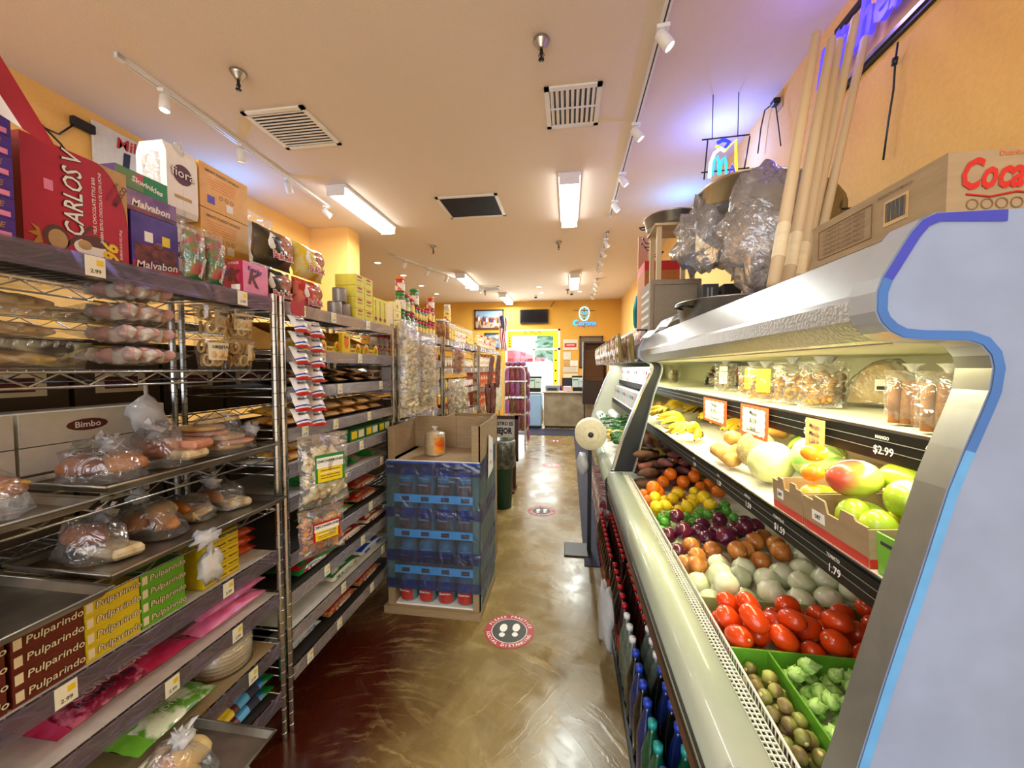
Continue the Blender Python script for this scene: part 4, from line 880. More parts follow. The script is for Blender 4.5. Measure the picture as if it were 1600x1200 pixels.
def gb(): return wordpack('candy_bag', .085, .27, .04, 'gb_pack', ((.12, 'green'), (.3, 'yellow'), (.42, 'dark_red'), (.62, 'light_blue'), (.72, 'mat_navy')), (('Pelon', .03, 'white', 0, .0, 90), ('Pelo', .022, 'pink', 0, -.06, 90)), 2)()
for k in range(4): place('gb', gb, 'green and blue candy bag on the lowest shelf, %s' % ['front lower', 'rear lower', 'front upper', 'rear upper'][k], 'candy bag', 'green and blue candy bags', (XF - .062 - .095 * (k % 2), 1.19, .234 + .049 * (k // 2)), (0, 0, 0))
# ================================================================ second wire rack: bagged dry goods
def mid(z): return z + .0045
mat('chile_pack', '8A5A24', .35, col2='2A1A12', scale=26, coat=.5, thr=(.42, .58)); mat('gold_pack', 'D2A040', .3, inst=.25, col2='5A3A18', scale=26, coat=.6, thr=(.45, .6)); mat('pasta_pack', 'C8883C', .4, inst=.25, col2='E8C890', scale=40, coat=.6)
mat('bean_pack', 'B98A5A', .4, col2='7A4A28', scale=70, coat=.6); mat('rice_pack', 'EDE8DA', .4, col2='D8D0BC', scale=60, coat=.6); mat('white_pack', 'E6E8EA', .35, col2='B8C4D8', scale=14, coat=.5); mat('dark_pack', '2A2030', .35, col2='5A4A66', scale=24, coat=.5)
mat('mex_red', 'B81E20', .3, coat=.6); mat('green_film', '2A9A48', .3, col2='1A6A30', scale=20, coat=.7); mat('pinkgreen', 'B87A70', .4, col2='3A9A40', scale=16, coat=.5, thr=(.5, .56))
RK = 'second wire rack'
def room(rk, z):
    """the tier a height belongs to and the free height up to the next tier's truss"""
    T_ = sorted(next(t_ for n_, _, _, t_ in RACKS if n_.replace('wire ', '') == rk.replace('wire ', ''))); k = max(i for i, q in enumerate(T_) if q <= z + .004)
    return T_[k], (T_[k + 1] - .043 if k + 1 < len(T_) else 9), next((a, b_) for n_, a, b_, _ in RACKS if n_.replace('wire ', '') == rk.replace('wire ', ''))
def row(key, fn, noun, cat, group, shelf, y0, dy, cols, layers, z, dz, x=-.10, rot=(0, 0, 0), sc=None, jit=0, dx=0, zoff=0, extra='', rk=RK):
    """a run of the same thing along a shelf: each stands clear of its neighbour and rests on the one below"""
    base, top, (ya, yb) = room(rk, z); y = y0; last = None
    for c in range(cols):
        zz = base + .0045
        for k in range(layers):
            o = once(key, fn); o.rotation_euler = rot; o.scale = (sc or 1,) * 3
            lo, hi = extent(o)
            if c and k == 0: y = max(y0 + dy * c, last + .003 - lo[1])
            if zz + hi[2] - lo[2] > top or y + hi[1] > yb - .016 or y + lo[1] < ya:
                bpy.data.objects.remove(o) if not o.children and PR[key] is not o else park(key, o); break
            if k == 0: last = y + hi[1]
            where = '%s from near end, ' % ORD[c] if cols > 1 else ''
            lay = '' if layers == 1 else ', ' + ['bottom', 'second', 'third', 'fourth'][k] + ' layer'
            tag(o, ' '.join(('%s, %s%s, %s%s' % (noun, where, shelf, rk.replace('wire ', ''), lay)).split()[:16]), cat, group, (XF + min(x, -.014 - hi[0]), y, zz - lo[2])); zz += hi[2] - lo[2] + .0012
PARK = []
def park(key, o):
    """a copy that found no room is taken out again with its parts"""
    if PR.get(key) is o: del PR[key]
    for c in list(o.children): 
        for g in list(c.children): bpy.data.objects.remove(g)
        bpy.data.objects.remove(c)
    bpy.data.objects.remove(o)
# bouillon display trays
def tray_box():
    o = empty('display_tray'); b = MB(); w, d = .085, .3
    for y in (-w, w): b.prism([(-.15, 0), (.15, 0), (.15, .03), (-.10, .135), (-.15, .135)], 'y', y - .0015, y + .0015, 'yellow_carton')
    b.box(-.15, .15, -w, w, 0, .003, 'yellow_carton'); b.box(-.152, -.149, -w, w, 0, .135, 'yellow_carton'); b.box(.149, .152, -w, w, 0, .028, 'yellow_tea')
    b.text('Knorr', .02, 'red', FACE('+x', (.1528, 0, .014)), .03); b.build('tray', o)
    b = MB()
    for y in (-.055, .055): b.lathe([(.024, 0), (.024, .002)], 'yellow', 16, T=FACE('+x', (.153, y, .03))); b.lathe([(.013, .0022), (.013, .0028)], 'orange', 12, T=FACE('+x', (.153, y, .033)))
    b.build('sun_cutout', o)
    for k in range(6): MB().box(-.012, .012, -.075, .075, 0, .045, 'gold_pack', c=.004).build('bouillon_packet', o, loc=(.11 - k * .045, 0, .006 + .008 * k), rot=(0, R(-14), 0))
    return o
row('trb', tray_box, 'yellow sloping display tray of bouillon packets', 'display tray', 'yellow bouillon trays', 'second shelf', 1.53, .195, 5, 1, 1.5795, 0, x=-.16)
t = carton(.07, .02, .1, 'yellow', 'yellow', 'yellow', (blobp('orange', 0, .5, .3, .3), txt('Maggi', .018, 'red', 0, .8))).build('price_card'); tag(t, 'small yellow card box standing in front of the bouillon trays', 'box', None, (XF - .02 + .03, 1.84, 1.5795)); t.location.x = XF - .012
def bagger(key, w, h, t, m, bands, words=(), seed=1): return lambda: wordpack('dry_goods_bag', w, h, t, m, bands, words, seed)()
# third and fourth shelves: dark topped bags
def chile(): return wordpack('noodle_bag', .17, .15, .03, 'chile_pack', ((.25, 'black_gold'), (.9, 'pasta_pack')), (), 3, nv=10)()
mat('black_gold', '17120E', .3, coat=.6)
row('chb', chile, 'brown noodle bag with black header', 'noodle bag', 'brown noodle bags third shelf', 'third shelf', 1.49, .135, 7, 3, 1.441, .03, x=-.1, jit=.012, rot=(0, R(3), R(4)))
def gold(): return wordpack('pasta_bag', .18, .14, .034, 'gold_pack', ((.2, 'gold_pack'), (.8, 'pasta_pack')), (), 5, nv=10)()
row('glb', gold, 'gold and black snack bag', 'snack bag', 'gold bags fourth shelf', 'fourth shelf', 1.47, .135, 6, 3, 1.272, .033, x=-.1, jit=.012, rot=(0, R(4), 0))
row('chb', chile, 'dark bag of noodles, far end', 'noodle bag', 'brown noodle bags fourth shelf', 'fourth shelf', 2.27, .1, 1, 3, 1.27, .032, x=-.1)
# fifth shelf: gold bags and green cartons
row('glb', gold, 'gold and black snack bag, near end', 'snack bag', 'gold bags fifth shelf', 'fifth shelf', 1.5, .15, 3, 2, 1.122, .034, x=-.1, jit=.01, rot=(0, R(5), 0))
mat('box_green', '0F6A34', .45, var=.05)
def gbox(): return carton(.15, .16, .055, 'box_green', 'box_green', 'box_green', (patch('yellow', -.42, -.08, .15, .85), patch('off_white', .05, .42, .2, .8), txt('CUBITOS', .012, 'white', .03, .5, off=.0004)))  .build('green_carton')
def gbox2():
    b = carton(.145, .3, .062, 'box_green', 'box_green', 'box_green', (patch('yellow', -.42, -.05, .2, .85), patch('cream', .05, .45, .2, .85))); b.text('Breakfast Cookie', .02, 'white', FACE('-y', (.02, -.0731, .033)), .01); return b.build('green_carton')
row('gbx', gbox2, 'green carton with yellow window', 'carton', 'green cartons', 'fifth shelf', 1.955, .155, 3, 2, 1.1045, .064, x=-.16)
# sixth shelf: pink and green pasta bags on a white liner
def pgbag(): return wordpack('pasta_bag', .16, .17, .036, 'pinkgreen', ((.22, 'green_film'), (.8, 'pinkgreen'), (1, 'green_film')), (), 7, nv=10)()
row('pgb', pgbag, 'pink and green pasta bag', 'pasta bag', 'pink and green pasta bags', 'sixth shelf', 1.6, .14, 5, 3, .984, .034, x=-.12, jit=.015, rot=(0, R(4), R(10)))
# seventh shelf
def bean(m, band, word, seed=3, w=.17, h=.26, t=.05): return wordpack('bean_bag', w, h, t, m, None, ((word, .026, 'white', w * .26, 0, 90), (word, .02, 'mex_red', -w * .1, .02, 90)), seed, nv=10)
def stripebag(m, band, word, w=.17, h=.25, t=.048, name='bean_bag'):
    def f():
        o = empty(name); MB().pouch(w, h, t, m, wob=.006, seed=len(word), nv=10).build('bag', o)
        b = MB(); n = 7; vs = []
        for k in range(n + 1):
            for x in (w * .08, w * .40):
                q = abs(2 * x / w); kz = (1 - q ** 2.6) ** .6; yy = (k / n - .5) * h * .86; e = min(k / n * .86 + .07, 1 - (k / n * .86 + .07)); vs.append((x, yy, t / 2 * kz * min(1, (max(e - .03, 0) / .28)) ** .5 + .0035))
        b.add(vs, [(2 * k, 2 * k + 1, 2 * k + 3, 2 * k + 2) for k in range(n)], band, True)
        b.text(word, .03, 'white', TR((w * .25, 0, t / 2 * .82 + .006), ry=14, rz=90), .03)
        # printed front seam, seen from the aisle
        b.box(w * .455, w * .475, -h * .36, h * .36, -.004, .006, band); b.text(word, .02, 'white', FACE('+x', (w * .476, 0, .001)), .02)
        b.build('band', o); return o
    return f
S7 = [('dk', stripebag('dark_pack', 'purple', 'NEGRO', t=.06), 'dark purple bean bag', 1.49, 2, .73), ('gs', stripebag('green_film', 'mex_red', 'EL MEXICANO'), 'green bean bag with red band', 1.78, 4, .73), ('rs', stripebag('bean_pack', 'mex_red', 'EL MEXICANO'), 'bean bag with red white band', 2.07, 4, .73), ]
for key, fn, noun, y, n, z in S7: row(key, fn, noun, 'bean bag', noun + 's seventh shelf', 'seventh shelf', y, .27, 1, n, z + .029, .046, x=-.10, dx=-.004)
row('rs', S7[2][1], 'far red banded bean bag', 'bean bag', 'far bean bags seventh shelf', 'seventh shelf', 2.25, .1, 1, 3, .759, .046, x=-.12, rot=(0, 0, R(12)))
row('gs', S7[1][1], 'dark green bean bag', 'bean bag', 'dark green bean bags eighth shelf', 'eighth shelf', 1.60, .26, 1, 2, .60, .046, x=-.10)
row('wr', stripebag('rice_pack', 'mex_red', 'EL MEXICANO'), 'white rice bag with red band', 'rice bag', 'red banded rice bags', 'eighth shelf', 1.90, .27, 2, 1, .60, .046, x=-.10)
row('wg', stripebag('rice_pack', 'green_film', 'EL MEXICANO'), 'white rice bag with green band', 'rice bag', 'green banded rice bags', 'ninth shelf', 1.84, .25, 1, 3, .44, .046, x=-.10)
row('wb', stripebag('white_pack', 'blue', 'MASECA'), 'white flour bag with blue band', 'flour bag', 'blue banded flour bags', 'ninth shelf', 2.11, .24, 1, 3, .44, .046, x=-.10)
row('wb2', stripebag('white_pack', 'mat_blue', 'TRES ESTRELLAS'), 'white bag with dusty blue band', 'flour bag', 'dusty blue banded bags', 'lowest shelf', 1.53, .24, 1, 3, .28, .043, x=-.13) if mat('mat_blue', '5A78B8', .5) else 0
row('rb', stripebag('bean_pack', 'mex_red', 'EL MEXICANO', t=.06), 'red banded bean bag in front', 'bean bag', 'red banded bean bags', 'lowest shelf', 1.80, .27, 2, 2, .285, .046, x=-.09)
# hanging strip of small packets on a red clip
t = empty('clip_strip', 'red clip strip hanging from the post between the first two racks', 'clip strip', loc=(XF + .045, 1.43, 1.75))
MB().box(-.002, .002, -.045, .03, -.035, .02, 'red', c=.001).build('header', t); MB().box(-.0015, .0015, -.01, .008, -.47, -.03, 'red').build('strip', t)
mat('packet_white', 'E4E2E0', .35, var=.06, scale=20, coat=.5)
def packet():
    o = empty('seed_packet'); MB().pouch(.075, .085, .026, 'packet_white', bands=((.14, 'red_print'), (.2, 'white'), (.27, 'blue'), (1, 'packet_white')), nu=6, nv=14, wob=.004).build('bag', o)
    b = MB(); b.text('Mestizo', .016, 'mat_navy', TR((0, .008, .0175), rz=4), .03); b.text('Semillas', .012, 'brown', TR((0, .024, .0155)), .02); b.build('print', o); return o
for k in range(7):
    for c in range(2):
        place('pk2', packet, 'small white packet with blue and red hem, %s row from the top, %s column of the clip strip' % (ORD[k], ['left', 'right'][c]), 'packet', 'hanging white packets', (XF + .085, 1.378 + c * .092, 1.672 - k * .061 - .012 * c), (R(58 + rnd.uniform(-3, 5)), 0, R(76 + rnd.uniform(-5, 5))), (.95, .95, .95))
for o in [o for o in bpy.data.objects if o.get('group') == 'hanging white packets']:
    o['label'] = o['label'].replace(' of the clip strip', '').replace('small white packet with blue and red hem', 'white packet with blue and red hem')
# pork rind bags
mat('rind', 'F2DCA4', .55, col2='FAF0D0', scale=30, bump=.15); mat('rind_orange', 'C8783A', .55, col2='E0A060', scale=30)
def rindbag(m, lab, w=.2, h=.28, t=.1, n=90, r=.02, seed=5, band='green', name='pork_rind_bag', taper=0):
    o = empty(name); q = lumps(MB(), w, h * .86, t, n, r, [m], seed, shape=(1.2, .8, .6), taper=taper).build('rinds', o, loc=(0, 0, h * .46), rot=(R(90), 0, 0)); q['kind'] = 'stuff'
    MB().pouch(w * 1.05, h, t * 1.05, 'film', wob=.008, seed=seed, T=TR((0, 0, h / 2), rx=90), crimp=.1).build('film', o)
    if lab:
        b = MB(); y = -t / 2 - .004
        b.box(-w * .3, w * .3, y - .0006, y, h * .36, h * .74, band); b.box(-w * .25, w * .25, y - .001, y, h * .37, h * .56, 'yellow'); b.box(-w * .27, w * .27, y - .0012, y, h * .56, h * .70, 'white')
        b.text('CHICHARRONES', .0145, 'black', TR((0, y - .0016, h * .65), rx=90), .03); 
        for k in range(4): b.box(-w * .2, w * .2, y - .0014, y, h * (.52 - k * .035), h * (.53 - k * .035), 'brown' if k != 1 else 'white')
        b.build('label', o)
    return o
tag(rindbag('rind', True, .205, .30, .09, 120, .019, 5), 'clear bag of pale pork rinds with green and yellow label', 'pork rind bag', None, (XF + .125, 1.455, .93), (0, 0, R(62)))
tag(rindbag('rind_orange', True, .19, .2, .07, 80, .016, 6, 'red'), 'bag of orange pork rinds hanging below the pale pork rinds', 'pork rind bag', None, (XF + .11, 1.455, .722), (0, 0, R(62)))
def longbag(m, w, h, t, n, seed, r=.02, name='pork_rind_bag'):
    return rindbag(m, False, w, h, t, n, r, seed, name=name, taper=.5)
LB = [('rind', .17, .62, .1, 150, (XF + .115, 2.36, 1.185), 8, 'long bag of pale pork rinds on the post before the third rack, left one'), ('rind', .2, .56, .11, 150, (XF + .15, 2.59, 1.185), 9, 'long bag of pale pork rinds on the post before the third rack, right one'),
      ('rind_orange', .16, .32, .08, 80, (XF + .13, 3.42, 1.43), 10, 'hanging bag of orange pork rinds beside the fourth rack post'), ('rind', .2, .36, .1, 100, (XF + .115, 3.37, 1.04), 11, 'hanging bag of pale rinds below the orange bag, left one'), ('rind', .18, .34, .1, 90, (XF + .115, 3.58, 1.06), 12, 'hanging bag of pale rinds below the orange bag, right one')]
def hook(q, h, loc):
    """wire hook from the bag's top edge back to the rack"""
    iv = Matrix.Rotation(R(-70), 3, 'Z'); a = iv @ Vector((-(loc[0] - XF) + .0095, 0, 0))
    MB().tube([(0, 0, h - .03), (a.x * .3, a.y * .3, h + .012), (a.x, a.y, h + .0)], .0022, 'chrome', 5).build('hook', q)
for m, w, h, t_, n, loc, sd, l in LB: q_ = longbag(m, w, h, t_, n, sd); tag(q_, l, 'pork rind bag', 'hanging pork rind bags', loc, (0, 0, R(70))); hook(q_, h, loc)
mat('hibiscus', '4A2026', .6, col2='7A4A38', scale=30); mat('pale_green', 'B8BFA0', .5, col2='E0DCC0', scale=20)
o = empty('dried_flower_bag', 'long hanging bags of dark dried pods on the fifth rack post', 'dried goods bag', loc=(XF + .165, 4.84, .9), rot=(0, 0, R(70)))
for k in range(5): MB().pouch(.1, .42, .04, 'hibiscus', wob=.01, seed=k, T=TR((0, 0, .2), rx=90)).build('pod_bag', o, loc=(-.08 + .05 * (k % 4), -.03 * (k % 2), .36 * (k // 3)), rot=(0, R(-8 + 5 * k), 0))
hook(o, .8, (XF + .165, 0, 0))
o = empty('pasta_bag', 'tall pale green hanging bag with yellow top, farthest rack', 'hanging bag', loc=(XF + .12, 5.55, .86), rot=(0, 0, R(70))); MB().pouch(.17, .82, .07, 'pale_green', wob=.01, seed=3, T=TR((0, 0, .43), rx=90)).build('bag', o); MB().box(-.05, .05, -.036, -.03, .76, .84, 'yellow').build('header', o); hook(o, .84, (XF + .12, 0, 0))
# ================================================================ third to fifth racks: jars, tubs, cans
def jar(r, h, body, lid, label=None, lh=.018, cap=1.0, name='jar'):
    def f():
        o = empty(name); MB().lathe([(r * .92, 0), (r, .004), (r, h * .8), (r * .82, h * .93), (r * .82, h)], body, 14).build('body', o)
        MB().lathe([(r * .86 * cap, 0), (r * .9 * cap, .002), (r * .9 * cap, lh), (r * .85 * cap, lh + .001), (0, lh + .001)], lid, 14).build('lid', o, loc=(0, 0, h))
        if label: MB().lathe([(r * 1.01, h * .12), (r * 1.01, h * .7)], label, 14, cap=False).build('label', o)
        return o
    return f
mat('jar_green', '5E8A34', .25, coat=.5, col2='3E5A22', scale=25); mat('jar_red', 'B8402A', .25, coat=.5, col2='8A2A1C', scale=25); mat('jar_brown', '7A4A24', .3, coat=.5, col2='A8743C', scale=25); mat('jar_cream', 'D8C690', .3, coat=.5, col2='B8A068', scale=25); mat('label_mix', 'E6E0CC', .5, col2='C84A3A', scale=38, thr=(.55, .6)); mat('label_yellow', 'E8D070', .5, col2='A83A2A', scale=38, thr=(.55, .6)); mat('label_green', 'A8C070', .5, col2='E8E0C8', scale=30, thr=(.5, .55))
jr = {'g': jar(.038, .115, 'jar_green', 'green', 'label_mix'), 'r': jar(.038, .115, 'jar_green', 'red_print', 'label_green'), 'o': jar(.034, .09, 'jar_red', 'orange', 'label_mix'), 's': jar(.028, .085, 'jar_green', 'red_print', 'label_yellow'), 'R': jar(.036, .1, 'jar_red', 'red_print', 'label_yellow'), 'b': jar(.05, .17, 'jar_brown', 'off_white', None), 'c': jar(.034, .16, 'jar_cream', 'off_white', 'label_yellow'),
      't': jar(.03, .15, 'off_white', 'red_print', 'label_mix', .02), 'y': jar(.034, .09, 'jar_cream', 'yellow', 'label_yellow'), 'B': jar(.033, .09, 'label_mix', 'blue', None), 'C': jar(.036, .105, 'jar_cream', 'gold', 'label_mix', .006, 1.05), 'k': jar(.037, .11, 'yellow_tea', 'steel', 'label_yellow', .003, 1.1, 'can'), 'K': jar(.037, .11, 'mex_red', 'steel', 'label_mix', .003, 1.1, 'can'), 'v': jar(.03, .17, 'jar_cream', 'tan', 'label_mix', .02, .8, 'bottle')}
NM = {'g': 'green jar with green lid', 'r': 'green jar with red lid', 'o': 'red jar with orange lid', 's': 'small jar with red lid', 'R': 'red salsa jar', 'b': 'big brown jar with pale lid', 'c': 'tall cream jar with pale lid', 't': 'white bottle with red cap', 'y': 'cream jar with yellow lid', 'B': 'small jar with blue lid', 'C': 'cream jar with gold lid', 'k': 'yellow can', 'K': 'red can', 'v': 'pale bottle with tan cap'}
CT = {'k': 'can', 'K': 'can', 'v': 'bottle', 't': 'bottle'}
JH = {'g': .136, 'r': .136, 'o': .11, 's': .106, 'R': .121, 'b': .192, 'c': .181, 't': .172, 'y': .11, 'B': .11, 'C': .113, 'k': .115, 'K': .115, 'v': .192}
JW = {'g': .08, 'r': .08, 'o': .075, 's': .062, 'R': .078, 'b': .108, 'c': .075, 't': .066, 'y': .075, 'B': .072, 'C': .082, 'k': .08, 'K': .08, 'v': .066}
def shelf_jars(spec, y, z, shelf, rk):
    """spec: columns from near to far; each column a string of jars bottom to top"""
    base, top, (ya, yb) = room(rk, z)
    for c, colm in enumerate(spec.split()):
        zz = base + .0045; w = max(JW[q] for q in colm) + .004
        if y + w > yb - .018: break
        for k, ch in enumerate(colm):
            o = once('j' + ch, jr[ch]); lo, hi = extent(o)
            if zz + hi[2] > top: park('j' + ch, o); break
            lay = '' if len(colm) == 1 else ', ' + (['lower', 'upper'] if len(colm) == 2 else ['bottom', 'middle', 'top', 'topmost'])[k]
            tag(o, ' '.join(('%s, %s from near end, %s%s, %s' % (NM[ch], ORD[c], shelf, lay, rk)).split()[:16]), CT.get(ch, 'jar'), 'jars and cans on the ' + rk, (XF - .065, y + w / 2, zz), (0, 0, rnd.uniform(-.6, .6)))
            zz += hi[2] + .001
        y += w
def back_row(ch, y, n, z, rk, shelf):
    for k in range(n): place('j' + ch, jr[ch], '%s in second row, %s from near end, %s, %s' % (NM[ch], ORD[k], shelf.replace(' shelf', ''), rk), CT.get(ch, 'jar'), 'second row jars', (XF - .19, y + .01 + k * (JW[ch] + .006), z + .0045))
shelf_jars('ggo rr rR ssg ss ss ss RR RRo RR b', 2.585, 1.765, 'top', 'third rack')
back_row('r', 2.6, 6, 1.765, 'third rack', 'top')
shelf_jars('R R t t t t c yy yy RB RB', 2.47, 1.56, 'second shelf', 'third rack'); back_row('t', 2.47, 7, 1.56, 'third rack', 'second shelf')
shelf_jars('RR kk K k k k K R R', 2.50, 1.14, 'fourth shelf', 'third rack')
mat('white_purple', 'DFDCE0', .45, var=.04)
def wp(): return carton(.2, .16, .085, 'white_purple', 'white_purple', 'white_purple', (patch('purple', -.45, .3, .62, .9), txt('NIDO', .02, 'white', -.02, .76, off=.0004), blobp('bread_brown', 0, .3, .1, .2))).build('white_carton')
row('wp', wp, 'white carton with a purple stripe', 'carton', 'white and purple cartons', 'third shelf', 2.66, .215, 3, 2, 1.3345, .086, x=-.1, rk='third rack')
shelf_jars('b b cc c c v v v v v v c c c c', 3.45, 1.765, 'top', 'fourth rack')
shelf_jars('RR CC CC CC yy yy CC CC yy CC CC CC CC CC', 3.44, 1.5, 'second shelf', 'fourth rack')
shelf_jars('K k K kk kk K K kk kk KK KK KK KK KK', 3.44, 1.28, 'third shelf', 'fourth rack'); shelf_jars('RR RR KK KK KK KK KK KK RR RR KK KK', 3.46, 1.03, 'fourth shelf', 'fourth rack'); shelf_jars('kk kk KK KK kk kk RR RR KK KK kk kk', 3.46, .75, 'fifth shelf', 'fourth rack')
shelf_jars('y v v t t v K v v t t R v v v t v v', 4.86, 1.765, 'top', 'farthest rack'); shelf_jars('v t v v t v t t v v t v v v t v', 4.86, 1.5, 'second shelf', 'farthest rack')
mat('orange_box', 'C8582A', .45, col2='E8C8A0', scale=16, thr=(.5, .6))
def ob(): return carton(.14, .16, .1, 'orange_box', 'orange_box', 'orange_box').build('orange_carton')
for z, s, g in ((1.24, 'third shelf', 'a'), (.98, 'fourth shelf', 'b')): row('ob', ob, 'orange and cream carton', 'carton', 'orange cartons ' + s, s, 4.93, .15, 8, 2, z + .0045, .102, x=-.1, rk='farthest rack')
shelf_jars('RR RR KK kk KK RR kk KK RR KK kk KK RR', 4.88, .7, 'fifth shelf', 'farthest rack')
# ================================================================ blue wrapped pallet display
t = empty('pallet_display', 'cardboard floor display with four tiers, wrapped in blue stretch film', 'display', loc=(-.80, 2.18, 0))
b = MB(); X = .29; D = .44; ZB = .94
b.box(-X - .02, X + .005, -.02, D, .0, .045, 'cardboard'); b.box(-X, -X + .045, 0, D, .045, ZB, 'cardboard'); b.box(X - .045, X, 0, .01, .045, ZB, 'cardboard'); b.box(X - .006, X, 0, D, .045, ZB, 'cardboard'); b.box(-X, X, D - .01, D, .045, ZB, 'cardboard')
b.build('carcass', t)
TZ = [.055, .28, .505, .72]
mat('cyan_strip', 'A8DCF8', .4, var=.05)
for k, z in enumerate(TZ):
    b = MB(); b.box(-X + .045, X - .045, .012, D - .012, z - .012, z, 'white' if k == 0 else 'cardboard')
    if k: 
        b.box(-X + .045, X - .045, -.001, .004, z - .03, z + .018, 'cyan_strip')
        for q in range(4): b.box(-.2 + q * .125, -.15 + q * .125, -.0016, -.001, z - .02, z + .006, 'mat_navy', c=0); b.box(-.195 + q * .125, -.155 + q * .125, -.002, -.0016, z - .012, z - .002, 'mex_red')
    b.build('tier', t)
film('blue_wrap2', col='4A94E4', fac=.14, haze=.03, rough=.2, scale=8)
b = MB(); x0, x1, y0, y1 = -X - .005, X + .006, -.012, D + .004
b.quad((x0, y0, .16), (x1, y0, .16), (x1, y0, ZB), (x0, y0, ZB), 'blue_wrap'); b.quad((x1, y0, .06), (x1, y1, .06), (x1, y1, ZB), (x1, y0, ZB), 'blue_wrap'); b.quad((x0, y0, .16), (x0, y1, .16), (x0, y1, ZB), (x0, y0, ZB), 'blue_wrap')
for z0, z1 in ((.86, ZB + .004), (.60, .66), (.33, .40), (.16, .22)): b.quad((x0, y0 - .002, z0), (x1, y0 - .002, z0), (x1, y0 - .002, z1), (x0, y0 - .002, z1), 'blue_wrap2'); b.quad((x1 + .001, y0, z0 - .02), (x1 + .001, y1, z0), (x1 + .001, y1, z1 + .04), (x1 + .001, y0, z1), 'blue_wrap2')
b.build('stretch_wrap', t)
# cardboard crown, open at the front
b = MB(); ZC = 1.16
b.box(-X, X, D - .012, D - .004, ZB, ZC, 'cardboard'); b.box(-X, -X + .008, 0, D - .012, ZB, ZC - .02, 'cardboard'); b.box(-X + .008, -X + .1, .0, .006, ZB + .004, ZC - .03, 'cardboard') if 0 else b.box(-X, -X + .05, 0, .006, ZB + .004, ZC - .03, 'cardboard')
b.box(X - .008, X, 0, D - .012, ZB, ZC, 'cardboard'); b.box(X - .05, X, 0, .006, ZB + .004, ZC, 'cardboard'); b.box(-X, X, 0, D - .012, ZB - .004, ZB, 'cardboard'); b.box(-X, X, -.004, .004, ZB - .012, ZB + .006, 'white'); b.box(.02, .022, D - .0135, D - .012, ZB, ZC, 'cardboard_dark')
b.build('crown', t)
mat('tostada', 'D8B070', .7, col2='EBD09A', scale=50); mat('label_ob', 'D8501C', .4, col2='E8A030', scale=20)
def tost(n=16, r=.062, lab='label_ob', knot=True):
    def f():
        o = empty('tostada_bag')
        for k in range(n): MB().lathe([(0, 0), (r, .001), (r * 1.02, .004), (r, .0075), (0, .0065)], 'tostada', 16).build('tostada', o, loc=(rnd.uniform(-.002, .002), rnd.uniform(-.002, .002), .002 + k * .0085), rot=(rnd.uniform(-.02, .02), 0, 0))
        H = n * .0085
        MB().lathe([(r * 1.06, 0), (r * 1.1, H * .5), (r * 1.05, H + .004), (r * .4, H + .016), (.008, H + .024)], 'film', 18, cap=False).build('film', o)
        if knot: MB().lathe([(.006, 0), (.006, .006), (.018, .018), (.02, .026)], 'film_knot', 9, cap=False).build('knot', o, loc=(0, 0, H + .02))
        b = MB(); n2 = 6; vs = []
        for k in range(n2 + 1):
            a = R(-90 + 12 + 62 * k / n2)
            for z in (H * .12, H * .85): vs.append((r * 1.12 * math.cos(a), r * 1.12 * math.sin(a), z))
        b.add(vs, [(2 * k, 2 * k + 2, 2 * k + 3, 2 * k + 1) for k in range(n2)], lab, True); b.build('label', o); return o
    return f
place('tost', tost(), 'bag of stacked tostadas standing in the cardboard crown of the blue display', 'tostada bag', 'tostada bags', (-.855, 2.38, ZB + .0012))
place('tost', tost(), 'bag of stacked tostadas in the box behind the blue display, at its right', 'tostada bag', 'tostada bags', (-.645, 2.78, .957))
mat('tub_label', 'B4283A', .4, col2='B8402A', scale=20); mat('tub_teal', '5A8A94', .35, col2='6A8A90', scale=18)
def dbag():
    o = empty('tostada_bag'); MB().lathe([(.05, 0), (.054, .01), (.055, .12), (.045, .15), (.02, .168), (0, .17)], 'tub_teal', 14).build('bag', o)
    b = MB(); n2 = 6; vs = []
    for k in range(n2 + 1):
        a = R(-140 + 100 * k / n2)
        for z in (.012, .085): vs.append((.0565 * math.cos(a), .0565 * math.sin(a), z))
    b.add(vs, [(2 * k, 2 * k + 2, 2 * k + 3, 2 * k + 1) for k in range(n2)], 'tub_label', True); b.text('TOSTADAS', .014, 'white', TR((0, -.058, .11), rx=90), .03); b.text('Guerrero', .018, 'white', TR((0, -.0585, .07), rx=90), .02); b.build('label', o); return o
for k, z in enumerate(TZ):
    for c in range(4): place('dbag', dbag, 'tostada bag behind the blue film, %s tier from floor, %s from left' % (ORD[k], ORD[c]), 'tostada bag', 'tostada bags in the blue display', (-.80 - .183 + c * .122, 2.18 + .078, z + .001), (0, 0, rnd.uniform(-.2, .2)))
# second display box behind, framed sign, bin, paper note
b = MB(); b.box(-.90, -.56, 2.64, 2.65, 0, 1.0, 'cardboard'); b.box(-.57, -.56, 2.65, 2.98, 0, 1.14, 'cardboard'); b.box(-.90, -.56, 2.97, 2.98, 0, 1.14, 'cardboard'); b.box(-.91, -.90, 2.64, 2.98, 0, 1.14, 'cardboard'); b.box(-.90, -.57, 2.65, 2.97, .94, .955, 'cardboard')
b.build('cardboard_display', label='second tall cardboard display box behind the blue wrapped one', cat='display', loc=(0, .02, 0))
b = MB(); b.quad((0, -.085, -.13), (0, .085, -.10), (0, .075, .10), (0, -.06, .15), 'white'); b.text('No', .04, 'mex_red', FACE('+x', (.001, 0, .03), -10)); b.text('tocar', .04, 'mex_red', FACE('+x', (.001, 0, -.04), -10))
b.build('paper_note', label='white handwritten paper note taped to the side of the blue display', cat='note', loc=(-.499, 2.44, .93), rot=(0, 0, 0))
t = empty('trash_bin', 'green trash bin lined with a grey plastic bag behind the displays', 'trash bin', loc=(-.70, 4.05, 0))
